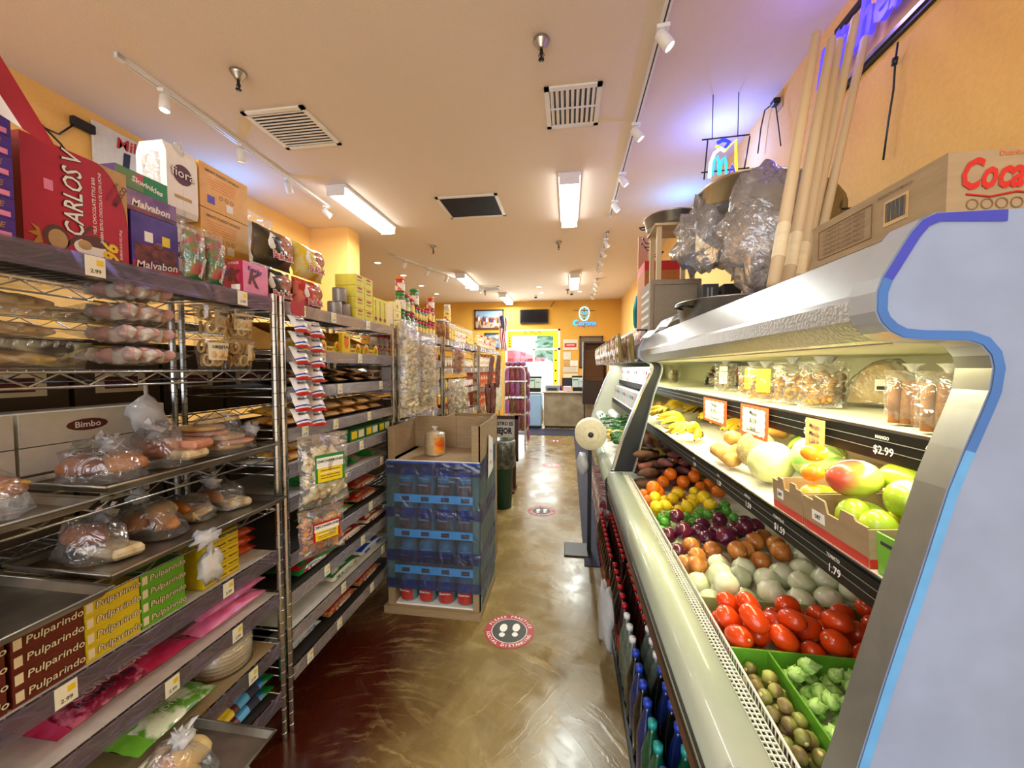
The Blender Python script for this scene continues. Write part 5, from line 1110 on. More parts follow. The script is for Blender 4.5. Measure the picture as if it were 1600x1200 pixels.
mat('bin_green', '1E4A34', .5); mat('bin_liner', '70705E', .3, scale=22, col2='3A3A30', bump=.6, coat=.4)
MB().lathe([(.10, 0), (.125, .68), (.13, .7)], 'bin_green', 20).build('body', t); MB().lathe([(.130, .44), (.150, .5), (.140, .62), (.145, .72), (.125, .735), (.11, .6)], 'bin_liner', 20, cap=False).build('liner', t)
t = empty('framed_sign', 'brown framed sign with black lettering standing behind the trash bin', 'sign', loc=(-.85, 4.62, .36))
b = MB(); 
for a in ((-.25, .25, 0, .04), (-.25, .25, .52, .56), (-.25, -.21, 0, .56), (.21, .25, 0, .56)): b.box(a[0], a[1], -.02, .02, a[2], a[3], 'dark_wood')
b.build('frame', t); b = MB(); b.box(-.21, .21, -.005, .005, .04, .52, 'off_white'); b.text('LO NUESTRO ES', .06, 'mat_navy', TR((.0, -.006, .46), rx=90), .04, sx=.85); b.text('LO MEJOR', .1, 'mat_navy', TR((0, -.006, .37), rx=90), .05, sx=.75); b.build('panel', t)
b = MB()
for x in (-.2, .2): MB().box(x - .02, x + .02, -.02, .02, -.36, 0, 'dark_wood').box(x - .02, x + .02, -.15, .15, -.36, -.33, 'dark_wood').build('foot', t)
# white candy rack
t = empty('candy_rack', 'white wire rack of hanging candy bags left of the checkout', 'display rack', loc=(-1.0, 7.15, 0))
b = MB()
for y in (0, .55): b.tube([(-.2, y, 0), (-.2, y, 1.42), (-.17, y, 1.5), (-.1, y, 1.52), (.1, y, 1.52), (.17, y, 1.5), (.2, y, 1.42), (.2, y, 0)], .012, 'white_metal', 8)
b.build('frame', t); b = MB()
for z in (.3, .62, .95, 1.25):
    for q in range(5): b.tube([(-.2 + q * .1, 0, z), (-.2 + q * .1, .55, z)], .004, 'white_metal', 5)
    b.tube([(-.2, 0, z), (.2, 0, z)], .005, 'white_metal', 5); b.tube([(-.2, .55, z), (.2, .55, z)], .005, 'white_metal', 5)
b.build('wire_shelf', t)
mat('cand_dark', '5A1E28', .35, col2='8A4040', scale=22, coat=.5, inst=.3); mat('cand_purple', '3A2868', .35, col2='A02C4A', scale=22, coat=.5, inst=.3); mat('cand_mix', 'C84838', .35, col2='3A58B0', scale=20, coat=.5, inst=.3); mat('cand_gold', '8A6A2A', .35, col2='3A2A1A', scale=22, coat=.5, inst=.3)
cm = ['cand_dark', 'cand_purple', 'cand_mix', 'cand_gold']
for L_, z in enumerate((.31, .63, .96, 1.26)):
    for yy in range(4):
        for xx in range(4):
            m = cm[(L_ * 2 + xx + yy * 3) % 4] if L_ < 3 else cm[0 if (xx + yy) % 3 else 2]
            place('cb' + m, (lambda m=m: MB().pouch(.088, .262, .03, m, nu=6, nv=8, T=TR((0, 0, .135), rx=90)).build('candy_bag')), 'candy bag on the white rack, %s row up, %s from left, %s row back' % (ORD[L_], ORD[xx], ORD[yy]), 'candy bag', 'candy bags on the white rack', (-1.15 + xx * .1, 7.2 + yy * .14, z), (R(-6), 0, R(rnd.uniform(-3, 3))))
for k in range(7): place('cbT', lambda: MB().ball(.085, .08, .06, 'cand_mix', 10, wob=.4, seed=3).build('candy_bag'), 'bulging candy bag heaped on top of the white rack, %s from left' % ORD[k], 'candy bag', 'candy bags heaped on the rack', (-1.15 + .1 * (k % 4), 7.28 + .17 * (k // 4), 1.584), (0, 0, 0), (.55, .8, .8))
for k in range(5): place('cbm2', lambda: MB().pouch(.1, .24, .05, 'cand_mix', nu=6, nv=8, T=TR((0, 0, .12), rx=90)).build('candy_bag'), 'tall mixed candy bag on the aisle side of the white rack, %s from the floor' % ORD[k], 'candy bag', 'aisle side candy bags', (-.755, 7.3 + .05 * (k % 3), .1 + .27 * k), (0, 0, R(80)))
# ================================================================ checkout and back wall
mat('counter_stone', 'A89A80', .5, scale=4, col2='8C7E64', bump=.05); mat('counter_top', 'C8BCA4', .4); mat('pale_blue', '9CC4EC', .4, var=.03); mat('terminal', 'C8DCD4', .4)
t = empty('checkout_counter', 'beige stone checkout counter at the end of the aisle', 'counter', loc=(.25, 9.9, 0))
MB().box(-.85, 1.1, -.3, .3, .06, .88, 'counter_stone').box(-.83, 1.1, -.27, .3, 0, .06, 'dark_grey').build('body', t); MB().box(-.88, 1.12, -.34, .34, .88, .92, 'counter_top', c=.008).build('worktop', t)
t = empty('chest_freezer', 'pale blue cabinet at the left end of the checkout counter', 'cabinet', loc=(-.875, 9.7, 0)); MB().box(-.22, .22, -.22, .3, .05, .86, 'pale_blue', c=.03).build('body', t); MB().box(-.22, .22, -.22, .3, .865, .9, 'off_white', c=.01).build('lid', t)
MB().box(-.2, .2, -.2, .28, 0, .05, 'black_plastic').build('base', t)
def term():
    o = empty('register_terminal'); MB().box(-.15, .15, -.06, .08, .0, .1, 'black_plastic', c=.01).build('base', o); MB().box(-.16, .16, -.1, -.06, .1, .34, 'terminal', c=.01).build('screen', o); MB().box(-.004, .004, -.104, -.1, .1, .34, 'dark_grey').box(-.15, -.02, -.103, -.1, .28, .31, 'green').box(.04, .12, -.103, -.1, .24, .25, 'dark_grey').build('print', o); MB().box(-.17, .17, -.06, .02, .34, .39, 'black_plastic', c=.01).build('hood', o); return o
place('term', term, 'pale green register terminal on the counter, left one by the window', 'register', 'register terminals', (-.835, 9.72, .901)); place('term', term, 'pale green register terminal on the counter, right one', 'register', 'register terminals', (.26, 9.78, .921))
b = MB(); b.box(-.16, .16, -.02, .01, .1, .33, 'black_plastic', c=.006); b.box(-.02, .02, 0, .03, 0, .12, 'black_plastic'); b.box(-.08, .08, -.05, .08, 0, .012, 'black_plastic'); b.build('monitor', label='dark monitor seen on the counter between the two terminals', cat='monitor', loc=(0, 9.95, .921))
mat('printer_grey', '8A8A92', .4); b = MB(); b.box(-.17, .17, -.12, .12, 0, .15, 'printer_grey', c=.02); b.box(-.12, .12, -.125, -.118, .03, .08, 'black_plastic'); b.build('printer', label='grey receipt printer on the counter beside the left terminal', cat='printer', loc=(-.4, 9.8, .921))
mat('pink_paper', 'E8C8D0', .6); MB().box(-.1, .1, -.08, .08, 0, .13, 'pink_paper', c=.01).build('tissue_box', label='pale pink box on the counter in front of the monitor', cat='box', loc=(-.02, 9.68, .921))
for k, (x, m, h) in enumerate(((-.55, 'red', .1), (-.48, 'blue', .13), (-.2, 'purple', .12), (-.14, 'orange', .09), (.5, 'red', .1))): MB().lathe([(.03, 0), (.03, h), (.02, h + .01)], m, 10).build('cup', label='small %s container on the checkout counter, %s from left' % (m, ORD[k]), cat='container', group='counter containers', loc=(x, 10.05, .921))
# dark display cabinet with a wire front
t = empty('display_cabinet', 'tall dark brown cabinet with wire mesh front right of the counter', 'cabinet', loc=(.52, 9.1, .0))
mat('cab_brown', '2E1E16', .5); mat('cab_mesh', 'A8703A', .6)
b = MB(); b.box(-.19, -.16, -.25, .2, .68, 2.1, 'cab_brown'); b.box(.3, .33, -.25, .2, .68, 2.1, 'cab_brown'); b.box(-.16, .3, -.25, .2, .68, 1.2, 'cab_brown'); b.box(-.16, .3, -.25, .2, 2.06, 2.1, 'cab_brown'); b.box(-.16, .3, .18, .2, 1.2, 2.06, 'cab_mesh'); b.build('body', t)
for x in (-.14, .28): MB().box(x - .012, x + .012, .12, .145, 0, .68, 'dark_metal').build('leg', t)
b = MB()
for k in range(16): b.box(-.16, .3, -.248, -.245, 1.2 + k * .054, 1.204 + k * .054, 'dark_metal')
for k in range(9): b.box(-.16 + k * .054, -.157 + k * .054, -.248, -.245, 1.2, 2.06, 'dark_metal')
b.build('wire_front', t)
# wall pieces
t = empty('television', 'black flat television high on the back wall above the window', 'television', loc=(-1.0, 11.25, 2.8)); MB().box(-.42, .42, -.02, .02, 0, .41, 'black_plastic', c=.006).build('frame', t); MB().box(-.39, .39, -.022, -.0195, .03, .39, mat('screen', '0E0E14', .12)).build('screen', t); MB().box(-.1, .1, .02, .05, .1, .3, 'dark_grey').build('bracket', t)
mat('painting', 'B8A890', .6, scale=9, col2='8A3A2A', thr=(.5, .58)); mat('painting2', '4A78B0', .6, scale=6, col2='C8B088', thr=(.5, .6))
def picture(x0, x1, z0, z1, m, fm, label, extra=None, fw=.04):
    t = empty('framed_picture', label, 'picture', loc=((x0 + x1) / 2, 11.28, z0)); w = (x1 - x0) / 2; h = z1 - z0; b = MB()
    for a in ((-w, w, 0, fw), (-w, w, h - fw, h), (-w, -w + fw, 0, h), (w - fw, w, 0, h)): b.box(a[0], a[1], -.02, .018, a[2], a[3], fm)
    b.build('frame', t); b = MB(); b.box(-w + fw, w - fw, -.005, .005, fw, h - fw, m)
    if extra: extra(b, w, h)
    b.build('artwork', t)
def people(b, w, h):
    b.box(-w + .04, w - .04, -.006, -.005, h * .6, h - .04, 'pale_blue')
    rr = random.Random(2)
    for k in range(16): x = -w * .8 + k * w * 1.6 / 15; z = h * rr.uniform(.3, .55); b.ball(.035, .003, .07, ['red', 'white', 'tan', 'brown', 'blue'][k % 5], 8, T=TR((x, -.008, z))); b.ball(.02, .003, .022, 'bread_brown', 8, T=TR((x, -.009, z + .085)))
picture(-2.79, -1.9, 2.66, 3.24, 'painting', 'dark_wood', 'large framed colourful group painting on the back wall, upper left', people)
picture(-2.48, -1.94, 2.07, 2.55, 'painting2', 'dark_wood', 'small framed blue landscape below the large group painting', lambda b, w, h: b.lathe([(.06, 0), (.06, .002)], 'cream', 14, T=TR((.08, -.006, h * .7), rx=90)))
picture(.31, .98, 1.5, 2.42, mat('dim_print', '6E5F40', .5, scale=5), 'dark_wood', 'dark framed picture on the back wall, right of the papers')
for k, (u0, v0, u1, v1, m) in enumerate(((880, 530, 903, 547, 'off_white'), (880, 550, 892, 562, 'off_white'), (881, 564, 890, 572, 'tan'), (891, 563, 903, 572, 'white'), (880, 573, 903, 582, 'off_white'), (880, 584, 903, 598, 'cream'))):
    a = P(u0, v1, y=11.28); c = P(u1, v0, y=11.28); b = MB(); b.box(a.x, c.x, 11.285, 11.292, a.z, c.z, m)
    if k == 0: b.box(a.x + .04, c.x - .04, 11.283, 11.285, a.z + .08, a.z + .2, 'red_print'); b.text('NOTICE', .06, 'white', TR(((a.x + c.x) / 2, 11.2825, a.z + .14), rx=90), .02)
    elif k in (3, 4, 5):
        for j in range(4): b.box(a.x + .03, c.x - .04, 11.284, 11.285, a.z + .03 + j * .04, a.z + .035 + j * .04, 'dark_grey')
    b.build('posted_paper', label='paper notice on the back wall right of the window, %s from the top' % ORD[k], cat='notice', group='posted papers')
t = empty('hanging_flag', 'small striped flag on a pole near the framed group painting', 'flag', loc=(-1.56, 9.2, 1.9)); b = MB()
vs = []; 
for j in range(9):
    for i in range(8): vs.append((-.09 + i * .025 + .02 * math.sin(j), .03 * math.sin(i * 1.3 + j * .5), .84 - j * .1 + .04 * math.sin(i)))
for j in range(8):
    for i in range(7): k = j * 8 + i; b.add([vs[k], vs[k + 1], vs[k + 9], vs[k + 8]], [(0, 1, 2, 3)], 'mat_navy' if j < 3 and i < 4 else ('flag_red' if i % 2 else 'flag_white'), True)
b.build('cloth', t); MB().tube([(-.1, 0, -1.9), (-.1, 0, .95)], .012, 'gold', 8).build('pole', t)
# neon signs
def glow(name, col, e): 
    m = mat(name, col, .4, var=0, emit=e); return m
glow('neon_cyan', '1FA8E0', 1.6); glow('neon_white', 'C8ECFF', 1.2); glow('neon_blue', '1C2CE8', 2); glow('neon_yellow', 'F4D82A', 1.5); glow('neon_violet', '4B3CE8', 1)
t = empty('neon_sign', 'lit neon beer sign with a skull high on the right back wall', 'neon sign', loc=(.44, 11.24, 2.66)); b = MB()
b.tube([(.14 * math.cos(a), 0, .42 + (.17 if math.sin(a) > 0 else .22) * math.sin(a)) for a in [k * 6.2832 / 20 for k in range(21)]], .014, 'neon_white', 6)
for sx in (-1, 1): b.tube([(sx * .055 + .035 * math.cos(a), 0, .43 + .035 * math.sin(a)) for a in [k * .7 for k in range(10)]], .012, 'neon_cyan', 6); b.tube([(sx * .1, 0, .36), (sx * .075, 0, .27), (sx * .05, 0, .25)], .01, 'neon_cyan', 5); b.tube([(sx * .02, 0, .54), (sx * .07, 0, .52)], .01, 'neon_cyan', 5)
b.tube([(-.02, 0, .37), (0, 0, .4), (.02, 0, .37)], .009, 'neon_cyan', 5); b.tube([(-.06, 0, .3), (-.03, 0, .28), (0, 0, .3), (.03, 0, .28), (.06, 0, .3)], .009, 'neon_cyan', 5)
b.build('skull_tube', t); b = MB(); b.text('Corona', .2, 'neon_blue', TR((.02, -.004, .12), rx=90), .03); b.text('Corona', .2, 'neon_cyan', TR((.02, -.008, .125), rx=90), .002); b.tube([(-.2, 0, .06), (-.29, 0, .09), (-.31, 0, .14), (-.27, 0, .2), (-.2, 0, .21)], .018, 'neon_cyan', 6); b.build('letter_tube', t)
b = MB(); b.tube([(-.3, .02, .5), (.3, .02, .48)], .006, 'dark_metal'); b.tube([(0, .02, .6), (0, .02, 0)], .006, 'dark_metal'); b.build('mount', t)
b = MB(); b.tube([P(905, 455, y=11.28), P(885, 470, y=11.27), P(870, 465, y=11.27), P(860, 480, y=11.28)], .008, 'black_plastic'); b.build('extension_cord', label='thin cable on the back wall beside the television', cat='cable')
# ================================================================ refrigerated produce case (right foreground)
mat('case_white', 'A6ABB0', .3, var=.02, coat=.3); mat('case_panel', '8C9CB8', .42, var=.05, scale=14); mat('case_grey', '83807A', .35, .4, var=.04); mat('galv', 'B4B6B6', .33, .75, var=.12, scale=160, bump=.15); mat('liner_cream', 'D8D6BC', .5, var=.03, scale=6)
mat('tape_blue', '3F74B8', .35, var=.08, scale=10); mat('tape_violet', '3A46B4', .35, var=.1, scale=10); mat('tape_light', '5FA4DA', .35, var=.05); mat('wire_white', 'E8E6DA', .4); mat('case_bump', 'A4AA96', .38, var=.02, coat=.4)
mat('rail_black', '0E0E0F', .55, spec=.25); mat('div_green', '5E9E2A', .4, var=.05); mat('div_olive', '8C9A5E', .4, var=.05)
M['mirror'] = bpy.data.materials.new('mirror'); nt, N, L, B = nodes(M['mirror']); B.inputs['Metallic'].default_value = 1; B.inputs['Roughness'].default_value = .06; B.inputs['Base Color'].default_value = (.66, .68, .58, 1)
nz = N.new('ShaderNodeTexNoise'); nz.inputs['Scale'].default_value = 2; mr = N.new('ShaderNodeMapRange'); mr.inputs[3].default_value = .04; mr.inputs[4].default_value = .1; L.new(nz.outputs[0], mr.inputs[0]); L.new(mr.outputs[0], B.inputs['Roughness'])
FR = [(.484, 1.708), (.468, 1.700), (.455, 1.683), (.424, 1.625), (.418, 1.605), (.418, 1.578), (.424, 1.563), (.436, 1.550), (.452, 1.541), (.475, 1.538), (.530, 1.536), (.545, 1.530), (.555, 1.517), (.559, 1.500), (.556, 1.470), (.548, 1.444), (.530, 1.390), (.513, 1.335), (.484, 1.211), (.446, 1.054), (.416, .921), (.398, .855)]
def offset(pl, d):
    out = []
    for i, p in enumerate(pl):
        a = Vector(pl[max(i - 1, 0)]); c = Vector(pl[min(i + 1, len(pl) - 1)]); t_ = (c - a).normalized(); out.append((p[0] + -t_.y * d, p[1] + t_.x * d))
    return out
def strip(b, pa, pb, y, m, i0=0, i1=None):
    pa, pb = pa[i0:i1], pb[i0:i1]; n = len(pa)
    b.add([(x, y, z) for x, z in pa] + [(x, y, z) for x, z in pb], [(k, k + 1, n + k + 1, n + k) for k in range(n - 1)], m)
XB = 1.38
t = empty('produce_case', 'long open refrigerated produce case with sloping front along the right side', 'refrigerated case', loc=(0, 0, 0))
prof_end = FR + [(.30, .852), (.262, .85), (.246, .82), (.25, .70), (.42, .60), (.45, .10), (XB, .10), (XB, 1.708)]
b = MB(); b.prism(prof_end, 'y', .60, .645, 'case_panel')
ins = offset(FR, .0); n = len(FR)                              # front rim of the panel in grey trim, wrapping the edge
for i in range(n - 1): (x0, z0), (x1, z1) = FR[i], FR[i + 1]; b.add([(x0 - .0015, .598, z0), (x1 - .0015, .598, z1), (x1 - .0015, .648, z1), (x0 - .0015, .648, z0)], [(0, 1, 2, 3)], 'case_grey' if i > 11 else 'case_white', True)
b.build('end_panel', t)['label'] = 'pale blue grey end panel nearest the camera'
P0 = offset(FR, .0015); P1 = offset(FR, .0135)
P0 = [(.566, 1.707)] + P0; P1 = [(.566, 1.692)] + P1
b = MB(); strip(b, P0, P1, .5975, 'tape_violet', 0, 5); strip(b, P0, P1, .5975, 'tape_blue', 4, 18); strip(b, P0, P1, .5975, 'tape_light', 17, None); b.build('edge_tape', t)['label'] = 'blue tape strip along the end panel edge'
MB().prism(prof_end, 'y', 2.42, 2.455, 'case_white').build('end_panel', t)
MB().add([(x + .004, 2.419, z) for x, z in FR[10:]] + [(1.0, 2.419, .78), (1.0, 2.419, 1.53)], [list(range(len(FR[10:]) + 2))], 'mirror').build('mirror_panel', t)
b = MB(); CN = [(.49, 1.70), (.478, 1.694), (.436, 1.612), (.430, 1.603), (.430, 1.572), (.436, 1.566), (.462, 1.542), (.47, 1.538), (1.03, 1.538), (1.03, 1.62), (.6, 1.70)]
b.add([(x, y, z) for y in (.646, 2.419) for x, z in CN[:4]], [(k, k + 1, 5 + k, 4 + k) for k in range(3)], 'case_white')
b.add([(x, y, z) for y in (.646, 2.419) for x, z in CN[3:8]], [(k, k + 1, 6 + k, 5 + k) for k in range(4)], 'galv')
b.box(.49, XB, .646, 2.419, 1.68, 1.7005, 'case_white'); b.box(.475, 1.03, .646, 2.419, 1.536, 1.54, 'liner_cream')
b.build('canopy', t)
b = MB(); b.box(1.0, 1.02, .646, 2.419, .70, 1.54, 'liner_cream'); b.add([(.37, .646, .772), (1.0, .646, .85), (1.0, 2.419, .85), (.37, 2.419, .772)], [(0, 1, 2, 3)], 'liner_cream'); b.box(.60, 1.0, .6455, .647, 1.386, 1.535, 'liner_cream'); b.box(1.02, XB, .646, 2.419, .1, 1.69, 'case_white')
b.build('tub', t)
MB().prism([(.338, .845), (.335, .853), (.328, .858), (.275, .852), (.262, .846), (.252, .834), (.244, .80), (.243, .765), (.27, .765), (.338, .80)], 'y', .646, 2.419, 'case_bump', True).box(.2385, .2425, .646, 2.419, .79, .796, 'black').build('bumper', t)
MB().box(.246, .27, .646, 2.419, .735, .764, 'black').box(.25, .275, .646, 2.419, .69, .735, 'brown').prism([(.275, .70), (.46, .62), (.46, .08), (1.3, .08), (1.3, .70)], 'y', .646, 2.419, 'cab_brown').build('kick_panel', t)
b = MB(); b.box(.338, .366, .646, 2.419, .818, .82, 'black')
n = int(1.773 / .0115)
for k in range(n): y = .648 + k * .0115; b.box(.3385, .3655, y - .0012, y + .0012, .842, .845, 'wire_white')
for x in (.339, .3475, .3565, .3655): b.box(x - .0012, x + .0012, .646, 2.419, .841, .8445, 'wire_white')
b.build('air_grille', t)
b = MB(); 
for y0, y1 in ((.648, 1.40), (1.42, 2.41)):
    b.tube([(.371, y0, .80), (.371, y0, .858), (.371, y1, .858), (.371, y1, .80)], .0028, 'wire_white', 5)
    k = y0
    while k < y1: b.box(.3702, .3718, k - .0008, k + .0008, .775, .858, 'wire_white'); k += .0125
b.build('wire_fence', t)
def case_shelf(x, z, name, zb):
    s = empty(name, parent=t)
    MB().add([(x, .647, z), (1.0, .647, zb), (1.0, 2.418, zb), (x, 2.418, z)], [(0, 1, 2, 3)], 'off_white').add([(x, .647, z - .012), (1.0, .647, zb - .02), (1.0, 2.418, zb - .02), (x, 2.418, z - .012)], [(3, 2, 1, 0)], 'white_metal').box(x, x + .004, .647, 2.418, z - .012, z + .004, 'chrome').build('deck', s)
    b = MB(); b.add([(x - .004, .647, z - .002), (x - .004, 2.418, z - .002), (x + .004, 2.418, z - .058), (x + .004, .647, z - .058)], [(0, 1, 2, 3)], 'rail_black')
    for q in (.018, .036): b.add([(x - .0045 + q * .13, .647, z - q), (x - .0045 + q * .13, 2.418, z - q), (x - .0045 + q * .13, 2.418, z - q - .0015), (x - .0045 + q * .13, .647, z - q - .0015)], [(0, 1, 2, 3)], 'grey_plastic')
    b.build('price_rail', s); return s
s1 = case_shelf(.583, 1.383, 'top_shelf', 1.40); s2 = case_shelf(.502, 1.155, 'lower_shelf', 1.19)
def rail_tag(s, x, y, z, name, price, col='white', size=.021):
    b = MB(); b.text(name, .0085, col, FACE('-x', (x - .0062, y, z - .012)), .02); b.text(price, size, 'white', FACE('-x', (x - .0035, y + .0, z - .045 + .008)), .015); b.build('price', s)
for y, n_, p in ((.70, 'AGUA', '$'), (.80, 'MANGO', '$2.99'), (1.02, 'MELON', '$3.99'), (1.3, 'PLATANO', '1.49'), (1.55, 'CHAYOTE', '.99')): rail_tag(s1, .583, y, 1.383, n_, p)
for y, n_, p in ((.79, 'TOMATO', '1.79'), (.98, 'TOMATILLO', '$1.59'), (1.14, 'CEBOLLA', '1.59'), (1.35, 'ROJA', '1.29'), (1.6, 'LIMON', '1.99')): rail_tag(s2, .502, y, 1.155, n_, p)
# dividers
b = MB(); b.box(.372, .98, 1.112, 1.116, .775, .862, 'div_olive'); b.build('bin_divider', t)['label'] = 'olive divider behind the tomatoes'
b = MB(); b.box(.372, .98, .915, .920, .775, .862, 'div_green'); b.build('bin_divider', t)['label'] = 'green divider in front of the tomatoes'
b = MB(); b.box(.448, .452, .66, .915, .775, .862, 'div_green'); b.build('bin_divider', t)['label'] = 'green divider between the two tomatillo bins'
# ---------------------------------------------------------------- produce
mat('onion_white', 'ECECD2', .3, scale=22, stretch=(1, 1, .15), col2='CBD4A8', inst=.06, coat=.3); mat('onion_yellow', 'D8964C', .3, scale=24, stretch=(1, 1, .12), col2='A85E24', inst=.12, coat=.3); mat('onion_red', '6A1A38', .25, scale=24, stretch=(1, 1, .12), col2='43102A', inst=.15, coat=.4)
mat('root', 'D8C08A', .8); mat('tomato', 'DA4410', .25, var=.08, scale=14, inst=.12, coat=.3); mat('stem_green', '3E6A24', .6); mat('tomatillo', 'A0A450', .4, scale=22, col2='6A5434', inst=.35, bump=.1); mat('husk', '8AB84C', .55, scale=60, col2='BCE08A', stretch=(1, 1, .2), inst=.15, bump=.3)
mat('orange_fruit', 'F07A10', .4, scale=220, var=.05, bump=.12, inst=.08); mat('lemon', 'F0CC1C', .4, scale=180, var=.04, bump=.1, inst=.07); mat('lime', '3A8A2A', .35, scale=90, col2='6AAE3C', inst=.2); mat('cassava', '6A4228', .7, scale=30, col2='3E2618', bump=.3); mat('sweet_potato', '8A4E48', .6, scale=24, col2='6A3634', bump=.2)
mat('banana', 'EFCB2A', .45, scale=30, var=.05, inst=.06); mat('banana_tip', '5A4A1A', .7); mat('honeydew', 'DEDC9C', .4, scale=60, col2='C8CC84', bump=.08); mat('cantaloupe', 'CDB87E', .6, scale=120, col2='A8965A', bump=.35); mat('potato', 'C89A50', .6, scale=30, col2='A87A38'); mat('mango_green', '8AA82A', .3, scale=5, col2='B8C438', coat=.3, inst=.12); mat('mango_red', 'C8503C', .3, scale=4.5, col2='A8B044', coat=.3, thr=(.42, .58)); mat('mango_yellow', 'F0B028', .35, scale=6, col2='E88A24', coat=.2); mat('papaya', 'B8BC4C', .45, scale=50, col2='8C9A38'); mat('papaya_yellow', 'E8CC34', .4, scale=8, col2='B8C43C')
def watermelon_mat(name='watermelon', a='8AC43A', c='2E6A22'):
    m = bpy.data.materials.new(name); M[name] = m; nt, N, L, B = nodes(m)
    tc = N.new('ShaderNodeTexCoord'); sp = N.new('ShaderNodeSeparateXYZ'); L.new(tc.outputs['Object'], sp.inputs[0])
    at = N.new('ShaderNodeMath'); at.operation = 'ARCTAN2'; L.new(sp.outputs[0], at.inputs[0]); L.new(sp.outputs[1], at.inputs[1])
    nz = N.new('ShaderNodeTexNoise'); nz.inputs['Scale'].default_value = 28; L.new(tc.outputs['Object'], nz.inputs[0])
    ad = N.new('ShaderNodeMath'); ad.operation = 'MULTIPLY_ADD'; ad.inputs[1].default_value = .9; L.new(nz.outputs[0], ad.inputs[0])
    ml = N.new('ShaderNodeMath'); ml.operation = 'MULTIPLY'; ml.inputs[1].default_value = 9; L.new(at.outputs[0], ml.inputs[0]); L.new(ml.outputs[0], ad.inputs[2])
    sn = N.new('ShaderNodeMath'); sn.operation = 'SINE'; L.new(ad.outputs[0], sn.inputs[0])
    rp = N.new('ShaderNodeValToRGB'); rp.color_ramp.elements[0].position = .35; rp.color_ramp.elements[0].color = (*lin(a), 1); rp.color_ramp.elements[1].position = .75; rp.color_ramp.elements[1].color = (*lin(c), 1)
    mr = N.new('ShaderNodeMapRange'); mr.inputs[1].default_value = -1; L.new(sn.outputs[0], mr.inputs[0]); L.new(mr.outputs[0], rp.inputs[0]); L.new(rp.outputs[0], B.inputs['Base Color']); B.inputs['Roughness'].default_value = .3
watermelon_mat(); watermelon_mat('melon_striped', 'C4D88A', '88B85A')
def onion(m, r):
    def f():
        o = MB().lathe([(0, -r * .86), (r * .3, -r * .84), (r * .75, -r * .62), (r, -r * .05), (r * .9, r * .42), (r * .6, r * .76), (r * .25, r * .92), (r * .1, r * 1.0), (.001, r * 1.08)], m, 16).build('onion')
        b = MB()
        for k in range(7): a = k * .9; b.tube([(0, 0, -r * .84), (math.cos(a) * r * .14, math.sin(a) * r * .14, -r * .95)], .0012, 'root', 4)
        b.build('root_tuft', o); return o
    return f
def tomatof(r=.029):
    o = MB().lathe([(0, -r * 1.25), (r * .45, -r * 1.18), (r * .86, -r * .75), (r, 0), (r * .93, r * .65), (r * .6, r * 1.15), (r * .25, r * 1.27), (0, r * 1.2)], 'tomato', 16).build('tomato')
    MB().lathe([(0, r * 1.23), (r * .14, r * 1.29), (r * .06, r * 1.33), (0, r * 1.32)], 'root', 8).build('stem_scar', o); return o
def simple(name, m, rx, ry, rz, wob=0, stem=None, n=14, pinch=0, seed=1, tips=None):
    def f():
        b = MB().ball(rx, ry, rz, m, n, wob=wob, seed=seed, pinch=pinch)
        if tips:
            for s in (-1, 1): b.ball(rx * .22, ry * .22, rz * .25, m, 8, TR((0, 0, s * rz * 1.0)))
        o = b.build(name)
        if stem: MB().lathe([(.0035, rz * .95), (.004, rz * 1.06), (0, rz * 1.07)], stem, 7).build('stem', o)
        return o
    return f
def huskf():
    r = .024; b = MB(); n = 12
    b.lathe([(0, -r), (r * .6, -r * .85), (r * .96, -r * .3), (r, .2 * r), (r * .7, r * .8), (r * .3, r * 1.25), (r * .12, r * 1.7)], 'husk', 10)
    for k in range(6):
        a = k * 1.047; d = Vector((math.cos(a), math.sin(a), 0)); s = Vector((-d.y, d.x, 0))
        b.add([tuple(d * r * .2 + Vector((0, 0, -r * .8))), tuple(d * r * 1.05 + s * r * .5 + Vector((0, 0, .1 * r))), tuple(d * r * 1.3 + Vector((0, 0, r * .55))), tuple(d * r * 1.05 - s * r * .5 + Vector((0, 0, .1 * r)))], [(0, 1, 2, 3)], 'husk', True)
    return b.build('tomatillo')
